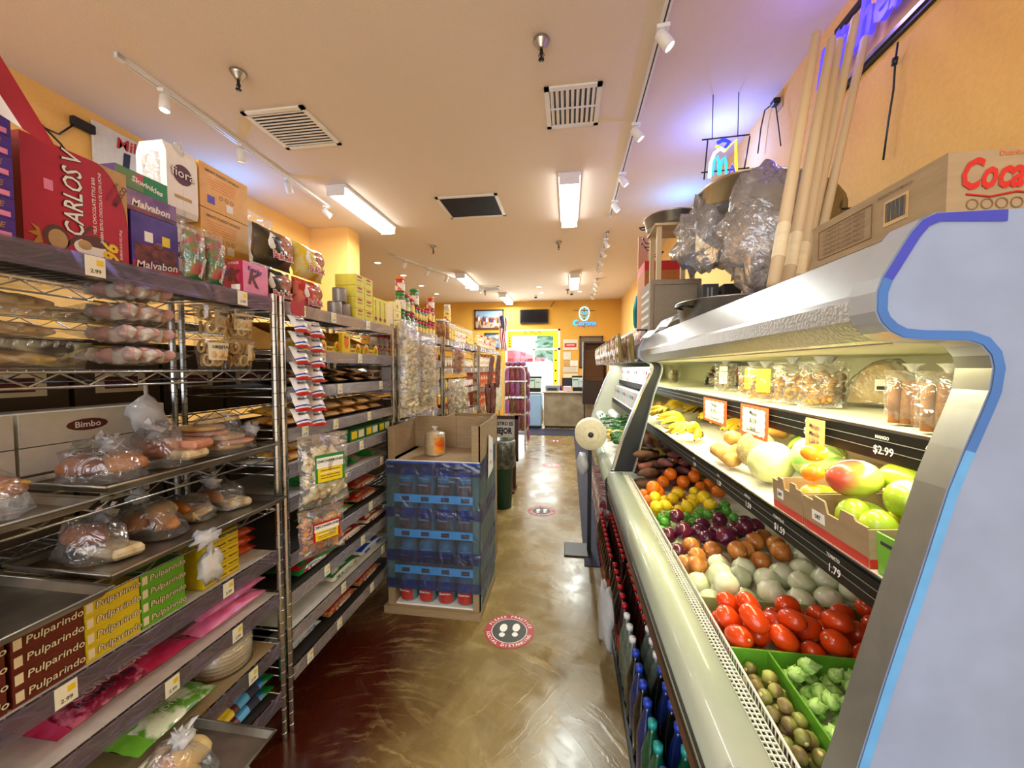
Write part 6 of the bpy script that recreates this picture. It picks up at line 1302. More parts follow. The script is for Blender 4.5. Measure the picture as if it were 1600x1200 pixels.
def heap(key, fn, pts, ox, oy, sc, z0, label, cat, group, slope=.12, rot=None, size=None, under=None, ymin=.665):
    """pts in the photo give the places of the upper layer on a plane just above the bed; sorted into rows from the aisle side"""
    L_ = []
    for p in pts:
        u, v = ox + p[0] / sc, oy + p[1] / sc; w = P(u, v, z=z0, zx=0) if not slope else None
        if slope:
            d = ray(u, v); tt = (z0 - .37 * slope - CH) / (d.z - slope * d.x); w = Vector((d.x * tt, d.y * tt, CH + d.z * tt))
        w.x = min(max(w.x, .40), .93); w.y = min(max(w.y, ymin), 2.38); L_.append((w, p))
    L_.sort(key=lambda q: (round(q[0].y / .075), q[0].x)); rows = {}
    for w, p in L_: rows.setdefault(round(w.y / .075), []).append((w, p))
    for ri, k in enumerate(sorted(rows)):
        for ci, (w, p) in enumerate(sorted(rows[k], key=lambda q: q[0].x)):
            lab = '%s in its bin, %s row from camera, %s from aisle' % (label, ORD[ri], ORD[ci])
            r3 = rot(rnd) if rot else (rnd.uniform(-.5, .5), rnd.uniform(-.5, .5), rnd.uniform(0, 6.28))
            s = (size or 1) * rnd.uniform(.94, 1.06) * (p[2] if len(p) > 2 else 1)
            place(key, fn, lab, cat, group, w, r3, s)
    if under:                                                    # second layer below, resting on the bed
        n_ = 0
        for w, p in L_:
            if n_ % 2 == 0: place(key, fn, '%s half hidden in the lower layer' % label, cat, group + ', lower layer', (min(w.x + .02, .94), w.y + .028, w.z - under), rot(rnd) if rot else (rnd.uniform(-1, 1), rnd.uniform(-1, 1), rnd.uniform(0, 6)), (size or 1) * .95)
            n_ += 1
anyrot = lambda r: (r.uniform(0, 6.28), r.uniform(0, 6.28), r.uniform(0, 6.28))
WO = [(375, 712), (435, 815), (555, 812), (665, 800), (785, 795), (895, 790), (520, 705), (630, 695), (745, 695), (855, 700), (975, 770), (530, 645), (630, 622), (950, 670), (1110, 760), (1010, 690), (905, 600), (1040, 800)]
heap('ow', onion('onion_white', .036), WO, 960, 680, 3.2, .838, 'white onion', 'onion', 'white onions')
YO = [(618, 492), (700, 520), (370, 525), (425, 560), (485, 560), (545, 585), (635, 562), (718, 590), (330, 610), (425, 645), (835, 600), (720, 470), (790, 540), (640, 600)]
heap('oy', onion('onion_yellow', .033), YO, 960, 680, 3.2, .842, 'brown skinned yellow onion', 'onion', 'yellow onions', rot=anyrot)
RO = [(315, 410), (245, 470), (330, 470), (395, 465), (285, 540), (445, 425), (525, 385), (520, 440), (460, 490), (550, 520), (595, 445), (655, 400), (700, 440), (630, 480), (360, 425)]
heap('or', onion('onion_red', .034), RO, 960, 680, 3.2, .846, 'dark red onion', 'onion', 'red onions', rot=anyrot)
LI = [(190, 405), (222, 395), (200, 435), (250, 425), (260, 380), (385, 405), (415, 380), (465, 370), (510, 345), (310, 365), (440, 355), (360, 375), (345, 395), (290, 392), (560, 360), (600, 380), (545, 335)]
heap('li', simple('lime', 'lime', .021, .021, .025, stem='stem_green'), LI, 960, 680, 3.2, .835, 'small green lime', 'lime', 'limes', rot=anyrot)
LE = [(195, 315), (235, 290), (215, 360), (165, 350), (255, 345), (300, 335), (285, 300), (325, 285), (400, 265), (350, 340), (430, 310, 1.2), (380, 330), (265, 320), (390, 290), (470, 330)]
heap('le', simple('lemon', 'lemon', .026, .026, .032, tips=1), LE, 960, 680, 3.2, .845, 'yellow lemon', 'lemon', 'lemons', rot=anyrot)
OR_ = [(140, 270), (190, 270), (240, 232), (280, 208), (340, 225), (385, 205), (430, 225), (320, 258), (145, 305), (470, 215), (360, 195), (520, 250), (200, 300)]
heap('oo', simple('orange', 'orange_fruit', .034, .034, .033, stem='stem_green'), OR_, 960, 680, 3.2, .848, 'bright orange', 'orange', 'oranges', rot=anyrot)
def rootf(name, m, L_, r):
    def f():
        b = MB(); b.tube([(L_ * (k / 7 - .5), math.sin(k * .7) * r * .4, 0) for k in range(8)], r, m, 9, rs=[r * q for q in (.25, .7, 1, 1.05, .95, .85, .55, .15)]); return b.build(name)
    return f
heap('ca', rootf('cassava', 'cassava', .17, .024), [(215, 180), (265, 165), (150, 225), (115, 190), (300, 172), (180, 205), (135, 165)], 960, 680, 3.2, .85, 'rough brown cassava root', 'cassava', 'cassava roots', rot=lambda r: (r.uniform(0, 6), r.uniform(-.1, .1), r.uniform(-.5, .5)))
heap('sp', rootf('sweet_potato', 'sweet_potato', .11, .023), [(205, 105), (175, 125), (240, 125), (145, 148), (190, 110), (265, 110), (225, 95), (250, 140), (280, 125), (170, 140)], 960, 680, 3.2, .855, 'purplish sweet potato', 'sweet potato', 'sweet potatoes', rot=lambda r: (r.uniform(0, 6), r.uniform(-.3, .3), r.uniform(-1, 1)))
TO = [(580, 180), (705, 205), (865, 225), (380, 235), (450, 240), (535, 250), (630, 285), (735, 280), (820, 285), (900, 312, 1.15), (400, 325), (485, 320), (585, 360, 1.1), (605, 322), (720, 372), (790, 345), (1005, 340), (960, 190), (1030, 190), (1085, 275, 1.15), (1010, 378), (900, 392), (520, 408), (445, 412), (820, 402), (1120, 370), (1130, 200), (655, 330), (1180, 260), (960, 260), (690, 400)]
heap('to', tomatof, TO, 1000, 900, 3.333, .835, 'red roma tomato', 'tomato', 'roma tomatoes', rot=anyrot, ymin=.962, size=.86)
TD = [(690, 525), (610, 545), (655, 560), (575, 590), (730, 590), (680, 620), (625, 660), (640, 595), (570, 630), (720, 670), (785, 700), (530, 680), (685, 710), (750, 740), (600, 720), (815, 755), (880, 780), (660, 770), (790, 805), (720, 790), (840, 805), (650, 820), (900, 850), (740, 830), (785, 870), (710, 860), (690, 890), (820, 870), (770, 930), (880, 915), (945, 910), (620, 880), (830, 960), (930, 960), (855, 990), (975, 965), (560, 660), (645, 745), (600, 610), (560, 560)]
heap('td', simple('tomatillo', 'tomatillo', .0142, .0142, .0135, wob=.12, stem='root', n=12), TD, 1000, 900, 3.333, .815, 'small olive brown tomatillo', 'tomatillo', 'unhusked tomatillos', rot=anyrot, slope=.05)
HK = [(790, 520), (830, 560), (925, 530), (990, 510), (1115, 490), (1130, 560), (1090, 555), (870, 610), (985, 635), (1080, 620), (920, 590), (1040, 590), (920, 690), (1045, 700), (960, 770), (1090, 690), (1000, 750), (985, 800), (1040, 860), (1030, 790), (1080, 770), (880, 660), (1150, 620), (1180, 520), (1110, 830), (1060, 900), (890, 560), (1170, 690)]
for p in HK: pass
def heap2():
    L_ = []
    for p in HK:
        w = P(1000 + p[0] / 3.333, 900 + p[1] / 3.333, z=.828); w.x = min(max(w.x, .485), .93); w.y = min(max(w.y, .68), .89); L_.append(w)
    L_.sort(key=lambda w: (round(w.y / .06), w.x)); rows = {}
    for w in L_: rows.setdefault(round(w.y / .06), []).append(w)
    for ri, k in enumerate(sorted(rows)):
        for ci, w in enumerate(rows[k]):
            place('hk', huskf, 'green husked tomatillo in the near bin, %s row from the camera, %s from the divider' % (ORD[ri], ORD[ci]), 'tomatillo', 'husked tomatillos', w, anyrot(rnd), .62 * rnd.uniform(.85, 1.2))
    for k in range(14): place('hk', huskf, 'green husked tomatillo half hidden in the lower layer of its bin', 'tomatillo', 'husked tomatillos, lower layer', (.478 + .038 * (k % 12) + rnd.uniform(-.008, .008), .685 + .038 * (k // 12) + rnd.uniform(-.008, .008), .812 + rnd.uniform(-.008, .008)), anyrot(rnd), .64)
heap2()
# --- lower shelf: melons, mangoes in cartons, bananas, potatoes
def banana_bunch(n):
    def f():
        o = empty('banana_bunch'); 
        for k in range(n):
            b = MB(); r = .016; pts = []; L_ = .17
            for j in range(8): q = j / 7; pts.append((q * L_ - .02, 0, .035 * math.sin(q * math.pi) * 1.1 + .006))
            b.tube(pts, r, 'banana', 7, rs=[.006, .012, .0165, .018, .018, .0165, .011, .005]); b.tube([pts[-1], (L_ - .012, 0, .006)], .004, 'banana_tip', 5)
            b.build('banana', o, rot=(R(-10 + 7 * (k % 2)), R(-6 * (k % 3)), R(-48 + 96 * k / (n - 1))), loc=(0, 0, .005 + .012 * (k % 2)))
        MB().lathe([(.012, 0), (.015, .012), (.009, .03)], 'banana_tip', 8).build('crown', o, loc=(-.02, 0, .01)); return o
    return f
for k, (u, v, rz, l) in enumerate(((1072, 680, -150, 'ripe yellow banana bunch on the lower shelf, farthest and tallest'), (1105, 700, -120, 'yellow banana bunch lying nearer the melons'), (1050, 668, 170, 'yellow banana bunch by the far end mirror'), (1098, 682, -165, 'yellow banana bunch behind the near one'))):
    p = P(u, v, z=1.2); place('ban', banana_bunch(7), l, 'bananas', 'banana bunches', ((.64, .60, .86, .84)[k], (2.27, 1.90, 2.27, 1.90)[k], (1.172, 1.168, 1.188, 1.186)[k]), (0, R(-4), R((150, -160, 170, -170)[k])), .92)
def spot2(key, fn, u, v, z, label, cat, group, rot=(0, 0, 0), s=1):
    p = P(u, v, z=z); place(key, fn, label, cat, group, p, rot, s); return p
spot2('hd', simple('honeydew', 'honeydew', .058, .058, .066, stem='root', n=20), 1156, 725, 1.225, 'pale yellow honeydew melon at the front of the lower shelf', 'melon', None, (0, R(80), R(30)))
spot2('cm', simple('cantaloupe', 'cantaloupe', .058, .058, .06, n=20, stem='root'), 1210, 714, 1.235, 'netted tan cantaloupe right behind the honeydew', 'melon', None)
spot2('wm', simple('watermelon', 'watermelon', .066, .066, .072, n=22, stem='stem_green'), 1262, 699, 1.262, 'round green striped watermelon on the lower shelf', 'watermelon', None, (R(50), R(30), 0))
spot2('ms', simple('melon', 'melon_striped', .062, .062, .06, n=22, stem='root'), 1222, 742, 1.225, 'pale green striped melon between honeydew and mango carton', 'melon', None, (R(60), R(60), 0))
for k, (u, v, z, s) in enumerate(((1117, 712, 1.195, 1), (1108, 704, 1.2, .9), (1152, 688, 1.23, 1), (1160, 692, 1.22, 1), (1215, 690, 1.27, 1.2), (1180, 700, 1.23, 1.25), (1140, 705, 1.2, 1), (1128, 722, 1.185, .9), (1195, 678, 1.25, .85))):
    spot2('pt', simple('potato', 'potato', .036, .03, .027, wob=.2), u, v, z, 'brownish yellow potato between bananas and melons, %s from the left' % ORD[[1, 0, 4, 5, 8, 6, 3, 2, 7][k]], 'potato', 'potatoes on the lower shelf', (0, 0, k), s)
def mangof(key, m): return simple('mango', m, .036, .046, .033, n=18, stem='root', pinch=.0)
MG = [(1060 + 0, 262, .045, 'mango_green', 1.05, 'green mango at the left corner of the near carton'), (1165, 348, .05, 'mango_green', 1.12, 'large green mango leaning over the front of the near carton'), (1290, 262, .07, 'mango_red', 1.12, 'red blushed mango on top of the near carton heap'), (1395, 412, .055, 'mango_green', 1.25, 'large bright green mango at the front right of the near carton'),
      (1480, 258, .07, 'mango_green', 1.1, 'green mango at the upper right beside the end panel'), (1005, 145, .07, 'mango_yellow', .8, 'orange yellow mango standing above the rear carton'), (885, 222, .04, 'mango_yellow', .95, 'yellow mango at the left of the rear carton'), (992, 212, .045, 'mango_yellow', .85, 'yellow mango at the right of the rear carton'),
      (1380, 300, .05, 'papaya_yellow', 1.1, 'yellow green mango half hidden behind the red one'), (1375, 455, .03, 'papaya_yellow', 1.05, 'yellow mango low in the near carton'), (1450, 520, .02, 'papaya_yellow', 1.0, 'yellow green mango at the carton right rear corner'), (1480, 350, .045, 'papaya', 1.0, 'pale green mango behind the large bright one'), (1250, 400, .02, 'mango_green', 1, 'green mango deep inside the near carton'), (940, 250, .015, 'mango_yellow', .9, 'yellow mango low in the rear carton')]
def spotd(key, fn, u, v, wpx, real, label, cat, rot, zmin=1.2, fwd=.93):
    d = ray(u, v); k = -d.z; f = min(fwd, (CH - zmin) / k) if k > 0 else fwd
    place(key, fn, label, cat, None, Vector((0, 0, CH)) + d * f, rot, wpx * f / F / real)
MPX = [68, 76, 78, 88, 68, 42, 52, 44, 58, 56, 54, 62, 56, 44]
for k, (x, y, dz, m, s, l) in enumerate(MG): spotd('mg' + m, mangof('', m), 960 + x / 3.2, 680 + y / 3.2, MPX[k], .092, l, 'mango', (R(-20 + 12 * (k % 4)), R(25 * k), R(50 * k)), 1.22 if k not in (9, 10, 12, 13) else 1.19, .88 if k < 9 else .97)
PP = [(1175, 150, .09, 'papaya', .078, .056, 'large speckled olive papaya on top at the back'), (1345, 165, .09, 'papaya_yellow', .08, .05, 'yellow green papaya right of the speckled one'), (1510, 180, .06, 'papaya_yellow', .09, .045, 'yellow papaya at the back by the end panel')]
for k, (x, y, dz, m, rx, rz, l) in enumerate(PP): spotd('pp' + m + str(rx), simple('papaya', m, rx, rz, rz, n=18, stem='root'), 960 + x / 3.2, 680 + y / 3.2, (70, 62, 66)[k], rx * 2, l, 'papaya', (0, R(8), R(-20)), 1.2, 1.03 + .08 * (k > 0))
# cartons: front face towards the aisle with finger notches
def fruit_box(y0, y1, x0, x1, h, label):
    t = empty('fruit_carton', label, 'carton', 'open fruit cartons', (x0 + .001, y0 + .004, 1.1568), (0, -math.atan(.0703), 0)); w = y1 - y0; d = x1 - x0; b = MB()
    pr = [(0, 0), (w, 0), (w, h * .86), (w * .82, h * .86), (w * .8, h), (w * .62, h * .98), (w * .58, h * .70), (w * .4, h * .70), (w * .36, h), (w * .18, h), (w * .15, h * .9), (0, h * .9)]
    b.prism(pr, 'x', 0, .004, 'cardboard'); b.box(-.0006, 0, 0, w, 0, h * .22, 'red_print'); b.box(.0, d, -.003, 0, 0, h * .86, 'cardboard'); b.box(-.0, d, -.0036, -.003, 0, h * .2, 'red_print'); b.box(0, d, w, w + .003, 0, h * .86, 'cardboard'); b.box(d, d + .004, 0, w, .0, h * .9, 'cardboard'); b.box(0, d, 0, w, .0, .003, 'cardboard')
    b.build('body', t); b = MB(); b.box(-.001, -.0004, w * .62, w * .84, h * .35, h * .62, 'white') if w > .1 else b.text('Ely', .02, 'red_print', FACE('-x', (-.001, w * .82, h * .66)), .03)
    b.text('587', .012, 'black', FACE('-x', (-.0016, w * .73, h * .48)), .02) if w > .1 else b.box(-.001, -.0004, w * .2, w * .45, h * .3, h * .62, 'cardboard_dark')
    b.build('label', t)
p1 = P(1268, 838, x=.512); p2 = P(1362, 890, x=.512); p3 = P(1200, 800, x=.512)
print('cartons', p1, p2, p3)
fruit_box(.725, .905, .512, .80, .078, 'open brown fruit carton heaped with green mangoes, nearest on the lower shelf')
for k in range(6): place('mgmango_green', mangof('', 'mango_green'), 'green mango hidden under the heap in the near carton', 'mango', 'bottom mangoes of the near carton', (.57 + .09 * (k % 3), .77 + .08 * (k // 3), 1.205), (R(90), 0, k), .95)
fruit_box(.915, 1.03, .512, .78, .08, 'smaller brown fruit carton with yellow mangoes, behind the near carton')
b = MB(); b.box(0, .003, -.022, .022, 0, .07, 'lime_green', c=.001); b.box(-.0015, 0, -.012, .012, .052, .058, 'dark_grey'); b.box(0, .05, -.022, .022, 0, .003, 'lime_green'); b.build('sign_holder', label='small green plastic holder at the near end of the lower shelf', cat='holder', loc=(.5165, .692, 1.1580), rot=(0, -math.atan(.0703), 0))
# --- top shelf bags
mat('peanut', 'C8964E', .65, col2='A8763A', scale=60, bump=.3); mat('tortilla_pale', 'E8CC94', .6, col2='D8B478', scale=30); mat('cane', 'A8703E', .6, col2='8A5530', scale=20, stretch=(1, 1, .1)); mat('chip_orange', 'D8642A', .5, col2='E89A5A', scale=40); mat('bean_mix', '8A6A48', .6, col2='D8C8A0', scale=60, thr=(.45, .55))
def standbag(name, m, w, h, t, n, r, seed, tag_=None, shape=(1.5, .8, .8)):
    o = empty(name); x = lumps(MB(), w, h * .8, t, n, r, [m], seed, shape=shape).build('contents', o, loc=(0, 0, h * .42), rot=(R(90), 0, 0)); x['kind'] = 'stuff'
    MB().pouch(w * 1.1, h, t * 1.08, 'film', wob=.006, seed=seed, T=TR((0, 0, h / 2), rx=90), crimp=.16).build('film', o)
    MB().lathe([(.006, 0), (.014, .012), (.02, .02)], 'film_knot', 8, cap=False).build('tied_top', o, loc=(0, 0, h - .006))
    if tag_: b = MB(); b.box(-w * .2, w * .2, -t * .56, -t * .54, h * .25, h * .9, tag_); b.text('CACAHUATE', .01, 'green', TR((0, -t * .565, h * .7), rx=90), .03); b.build('label', o)
    return o
TB = [(1085, 597, 'chip_orange', .09, .08, None, 'bag of orange chips at the far left of the top shelf'), (1102, 604, 'bean_mix', .08, .07, None, 'round bag of mixed beans beside the orange chips'), (1125, 612, 'bean_mix', .09, .15, 'white', 'tall bag of dark dried pods with white label on the top shelf'), (1062, 594, 'cookie', .08, .08, None, 'small pale bag at the far end of the top shelf'),
      (1165, 622, 'peanut', .09, .14, 'yellow', 'peanut bag with yellow label, first one from the left'), (1195, 630, 'peanut', .10, .14, 'yellow', 'peanut bag with yellow label, second from the left'), (1228, 633, 'peanut', .09, .15, None, 'plain peanut bag next to the yellow labelled ones'), (1258, 636, 'peanut', .09, .15, None, 'plain peanut bag in the middle of the top shelf'), (1290, 636, 'peanut', .09, .15, None, 'plain peanut bag beside the fan of tortillas')]
for k, (u, v, m, w, h, tg, l) in enumerate(TB):
    p = P(u, v, z=1.387); o = standbag('snack_bag', m, w, h * .84, .05, 70, .0085, k, tg); tag(o, l, 'bag', 'bags on the top shelf', (p.x + .02, p.y, 1.389), (R(-4), 0, R(-38)))
# fan of stacked tortillas in a clear bag
p = P(1335, 640, z=1.387); o = empty('tortilla_bag', 'large clear bag with a fan of pale tortillas and a white label', 'tortilla bag', loc=(p.x + .04, p.y + .02, 1.389), rot=(0, 0, R(-42))); o.scale = (.78,) * 3
for k in range(7):
    n = 16; b = MB(); vs = [(-.095 + .0, 0, 0)] + [(-.095 + .19 * j / n, 0, .145 * math.sin(math.pi * (j / n) ** .8) ** .75 + .0) for j in range(n + 1)]
    vs = [(x * (1 - .03 * k), -.022 + k * .008, z * (1 - .03 * abs(k - 3))) for x, _, z in vs] ; m_ = len(vs)
    b.add(vs + [(x, y + .004, z) for x, y, z in vs], [list(range(m_)), list(range(2 * m_ - 1, m_ - 1, -1))] + [(i, m_ + i, m_ + (i + 1) % m_, (i + 1) % m_) for i in range(m_)], 'tortilla_pale'); b.build('tortilla', o)
MB().ball(.11, .045, .155, 'film', 18, wob=.1, seed=3, flat=.95).build('film', o); b = MB(); b.box(-.02, .02, -.05, -.0495, .045, .085, 'white'); b.box(-.015, .01, -.0505, -.05, .05, .062, 'black'); b.build('label', o)
for k, (u, v, l) in enumerate(((1410, 668, 'clear bag of brown cane sticks, left of the pair by the end panel'), (1455, 682, 'clear bag of brown cane sticks, right of the pair by the end panel'))):
    p = P(u, v, z=1.387); o = empty('cane_bag', l, 'cane bag', 'cane stick bags', (p.x + .03, p.y + .02, 1.388), (0, 0, R(-48))); o.scale = (.85,) * 3
    for j in range(6): MB().lathe([(.0, 0), (.011, .001), (.0105, .098), (0, .1)], 'cane', 8).build('cane_stick', o, loc=(-.028 + .0185 * (j % 4), .016 * (j // 4) - .004, .001), rot=(R(rnd.uniform(-3, 3)), R(rnd.uniform(-4, 4)), 0))
    MB().pouch(.1, .125, .055, 'film', seed=k, T=TR((0, 0, .0625), rx=90), crimp=.06).build('film', o); MB().lathe([(.005, 0), (.012, .012), (.02, .02)], 'film_knot', 8, cap=False).build('tied_top', o, loc=(0, 0, .12))
# handwritten cards on the rail
def card(u0, v0, u1, v1, edge, lines, label, x=.574):
    a = P(u0, v0, x=x); c = P(u1, v1, x=x); h = a.z - c.z; w = a.y - c.y; t = empty('price_card', label, 'price card', 'handwritten price cards', (x, (a.y + c.y) / 2, c.z)); b = MB()
    n = 12; o_ = []
    b.box(-.0012, 0, -w / 2, w / 2, 0, h, edge)
    if edge == 'orange_card':
        zz = []
        for k in range(10): zz.append((-w / 2 + w * (.1 + .8 * k / 9), h * (.08 + .035 * (k % 2))))
        for k in range(8): zz.append((w / 2 * (.84 - .06 * (k % 2)), h * (.12 + .76 * k / 7)))
        for k in range(10): zz.append((w / 2 - w * (.1 + .8 * k / 9), h * (.92 - .035 * (k % 2))))
        for k in range(8): zz.append((-w / 2 * (.84 - .06 * (k % 2)), h * (.88 - .76 * k / 7)))
        b.add([(-.0018, y, z) for y, z in zz], [list(range(len(zz)))[::-1]], 'price_paper')
    b.build('card', t); b = MB()
    for k, s in enumerate(lines): b.text(s, min(h * .2, w * 1.5 / max(4, len(s))), 'mat_navy', FACE('-x', (-.0024, 0, h * (.76 - .24 * k)), -4), .01, .15)
    b.tube([(-.0024, -w * .25 + w * .5 * k / 8, h * (.2 + .02 * (k % 2))) for k in range(9)], .0006, 'mat_navy', 4); b.build('handwriting', t)
mat('orange_card', 'F0602C', .6); mat('note_orange', 'F0B070', .6)
card(1100, 620, 1135, 668, 'orange_card', ['Naranja', '$1.59 lb'], 'orange edged handwritten price card on the top shelf rail, left one')
card(1158, 630, 1200, 692, 'orange_card', ['Melon', '$3.59', 'each'], 'orange edged handwritten price card on the top shelf rail, right one')
card(1260, 652, 1288, 708, 'note_orange', ['Mango', 'Manila', '1.50 lb'], 'pale orange handwritten note hanging above the mangoes')
# ---------------------------------------------------------------- bottles on the floor ledge below the case
mat('glass_green', '0E5A40', .12, var=.2, coat=.6); mat('glass_dark', '10141A', .12, coat=.6); mat('glass_blue', '142A6A', .12, coat=.6); mat('water', '6A7A70', .15, var=.2, coat=.5); mat('cap_teal', '2AA8A0', .4); mat('cap_blue', '2A4AC8', .4); mat('cola', '2A0E0A', .15, coat=.6)
def bottle(m, cap, lab=None, r=.036, h=.27):
    def f():
        o = empty('bottle'); MB().lathe([(r * .8, 0), (r, .008), (r, h * .62), (r * .8, h * .74), (r * .38, h * .92), (r * .36, h)], m, 12).build('body', o); MB().lathe([(r * .42, h - .004), (r * .42, h + .016), (0, h + .018)], cap, 10).build('cap', o)
        if lab: MB().lathe([(r * 1.01, h * .25), (r * 1.01, h * .5)], lab, 12, cap=False).build('label', o)
        return o
    return f
BT = [('bg', 'glass_green', 'cap_teal', None, 'green bottle with teal cap'), ('bd', 'glass_dark', 'cap_blue', None, 'dark bottle with blue cap'), ('bb', 'glass_blue', 'cap_blue', None, 'blue bottle with blue cap'), ('bw', 'water', 'white', None, 'clear water bottle with white cap'), ('bc', 'cola', 'red', 'mex_red', 'dark soda bottle with red cap')]
MB().box(.24, .455, .66, 2.41, 0, .045, 'black_plastic').build('bottle_ledge', label='low black ledge under the produce case carrying bottles', cat='ledge')
seq = [0, 0, 1, 2, 0, 2, 0, 0, 2, 1, 2, 1, 3, 3, 3, 4, 4, 4, 4, 4, 4]
for r_ in range(2):
    for k in range(21):
        q = seq[(k + r_) % 21] if k < 18 else 4; key, m, c, lb, nm = BT[q]
        place(key, bottle(m, c, lb), '%s on the floor ledge, %s of %s row' % (nm, ORD[k], ['aisle', 'inner'][r_]), 'bottle', 'bottles under the produce case', (.283 + r_ * .082, .72 + k * .08, .0462))
o = empty('plastic_bag', 'crumpled clear plastic bag drooping over the bottles at mid aisle', 'plastic bag', loc=(.20, 2.0, .23)); MB().ball(.045, .12, .16, 'film_knot', 12, wob=.6, freq=4, seed=2).build('film', o)
# ================================================================ far refrigerated case
t = empty('dairy_case', 'second refrigerated case farther along the right side, with greens and dairy', 'refrigerated case', loc=(0, 0, 0))
FR2 = [(x - .07 * max(0, min(1, (1.5 - z) / .5)) - .05, z) for x, z in FR[9:]]
pe = FR2 + [(.262, .82), (.235, .78), (.25, .6), (.40, .5), (.42, .1), (XB, .1), (XB, 1.66), (.46, 1.66)]
for y0, y1 in ((2.47, 2.50), (4.84, 4.88)):
    b = MB(); b.prism(pe, 'y', y0, y1, 'black' if y0 < 3 else 'liner_cream')
    for i in range(len(FR2) - 1): (x0, z0), (x1, z1) = FR2[i], FR2[i + 1]; b.add([(x0 - .003, y0 - .002, z0), (x1 - .003, y0 - .002, z1), (x1 - .003, y1 + .002, z1), (x0 - .003, y1 + .002, z0)], [(0, 1, 2, 3)], 'chrome'); b.add([(x0 - .003, y0 - .002, z0), (x1 - .003, y0 - .002, z1), (x1 + .012, y0 - .002, z1), (x0 + .012, y0 - .002, z0)], [(0, 1, 2, 3)], 'chrome')
    b.build('end_panel', t)
b = MB(); b.box(1.0, 1.02, 2.5, 4.84, .6, 1.6, 'white'); b.add([(.30, 2.5, .84), (1.0, 2.5, .98), (1.0, 4.84, .98), (.30, 4.84, .84)], [(0, 1, 2, 3)], 'off_white'); b.box(.46, 1.3, 2.5, 4.84, 1.56, 1.66, 'case_white'); b.box(1.02, XB, 2.5, 4.84, .1, 1.6, 'case_white'); b.build('tub', t)
MB().prism([(.33, .82), (.30, .84), (.26, .835), (.235, .80), (.235, .74), (.33, .74)], 'y', 2.5, 4.84, 'case_bump', True).build('bumper', t); MB().prism([(.25, .74), (.42, .6), (.42, .08), (1.3, .08), (1.3, .7), (.33, .73)], 'y', 2.5, 4.84, 'dark_grey').build('kick_panel', t)
for x, z in ((.62, 1.36), (.54, 1.14)): MB().box(x, 1.0, 2.5, 4.84, z - .012, z, 'white').box(x - .004, x, 2.5, 4.84, z - .045, z + .002, 'rail_black').build('shelf', t)
mat('broccoli', '4A7A2A', .7, col2='2E5A1E', scale=60, bump=.5); mat('chile_green', '2E7A20', .3, coat=.3); mat('cabbage', 'C8DC9C', .5, col2='A4C474', scale=10); mat('squash', 'D8B030', .4); mat('radish', 'E8E0D0', .5)
def broc():
    o = empty('broccoli'); b = MB()
    for k in range(11): a = k * 2.4; q = .018 * math.sqrt(k); b.ball(.026, .026, .022, 'broccoli', 8, TR((math.cos(a) * q, math.sin(a) * q, .055 - q * .25)), wob=.6, seed=k)
    b.build('crown', o); MB().lathe([(.015, 0), (.02, .045)], 'cabbage', 8).build('stem', o); return o
for k in range(9): place('br', broc, 'dark green broccoli head in the far case bin, %s column, %s row' % (ORD[k % 3], ORD[k // 3]), 'broccoli', 'broccoli heads', (.36 + .1 * (k % 3), 2.95 + .13 * (k // 3), .90 + .02 * (k % 3)), (0, 0, k), .95)
for k in range(14): place('cb', simple('cabbage', 'cabbage', .05, .05, .045, wob=.1, n=12, stem='root'), 'pale green vegetable in the far case, %s column, %s row' % (ORD[k % 4], ORD[k // 4]), 'vegetable', 'pale vegetables in the far case', (.42 + .11 * (k % 4), 2.58 + .1 * (k // 4) * 1.0 if k < 12 else 3.4, .94 + .02 * (k % 4)), (0, 0, k))
for k in range(60): 
    place('cg', lambda: MB().tube([(-.05, 0, 0), (-.02, .004, .004), (.02, 0, .006), (.05, -.008, 0)], .01, 'chile_green', 6, rs=[.003, .009, .011, .007]).build('green_chile'), 'long green chile in the chile heap of the far case', 'chile', 'green chiles heap', (.34 + .5 * rnd.random() * .8, 3.7 + rnd.random() * .6, .91 + .05 * rnd.random() + .03), (0, 0, rnd.random() * 6.3))
for k in range(8): place('sq', simple('squash', 'squash', .03, .045, .03, n=10, stem='stem_green'), 'yellow squash before the chiles, %s column, %s row' % (ORD[k % 4], ORD[k // 4]), 'squash', 'yellow squashes', (.36 + .09 * (k % 4), 3.50 + .09 * (k // 4), .92), (0, 0, k))
mat('dairy_w', 'E8E8E4', .4, col2='D0D8DC', scale=14, inst=.05); mat('dairy_r', 'E4DEDA', .4, col2='C83A3A', scale=12, thr=(.55, .6)); mat('dairy_g', 'E4E8DE', .4, col2='2E8A5A', scale=12, thr=(.55, .6))
def dairy(m): return lambda: carton(.085, .1, .15, m, m, m, (patch('red_print' if m == 'dairy_r' else 'green' if m == 'dairy_g' else 'pale_blue', -.4, .4, .55, .75),)).build('dairy_package')
for sh, (x, z) in enumerate(((.62, 1.36), (.54, 1.14))):
    for k in range(24):
        m = ['dairy_w', 'dairy_r', 'dairy_w', 'dairy_g', 'dairy_w'][(k * 2 + sh) % 5]; place('dy' + m, dairy(m), '%s package on the %s shelf of the far case, %s from the camera' % ({'dairy_w': 'white', 'dairy_r': 'white and red', 'dairy_g': 'white and green'}[m], ['top', 'lower'][sh], ORD[k]), 'dairy package', 'dairy packages', (x + .07, 2.56 + k * .094, z + .001), (0, 0, math.pi))
mat('white_bag', 'E4E6E0', .4, col2='CCD2C8', scale=20)
for k in range(10): place('wbg', lambda: MB().ball(.055, .05, .05, 'white_bag', 12, wob=.4, seed=4).build('white_bag'), 'white bag in the far half of the second case, %s column, %s row' % (ORD[k % 2], ORD[k // 2]), 'bag', 'white bags in the far case', (.38 + .15 * (k % 2), 4.38 + .095 * (k // 2) * 1.0, .93))
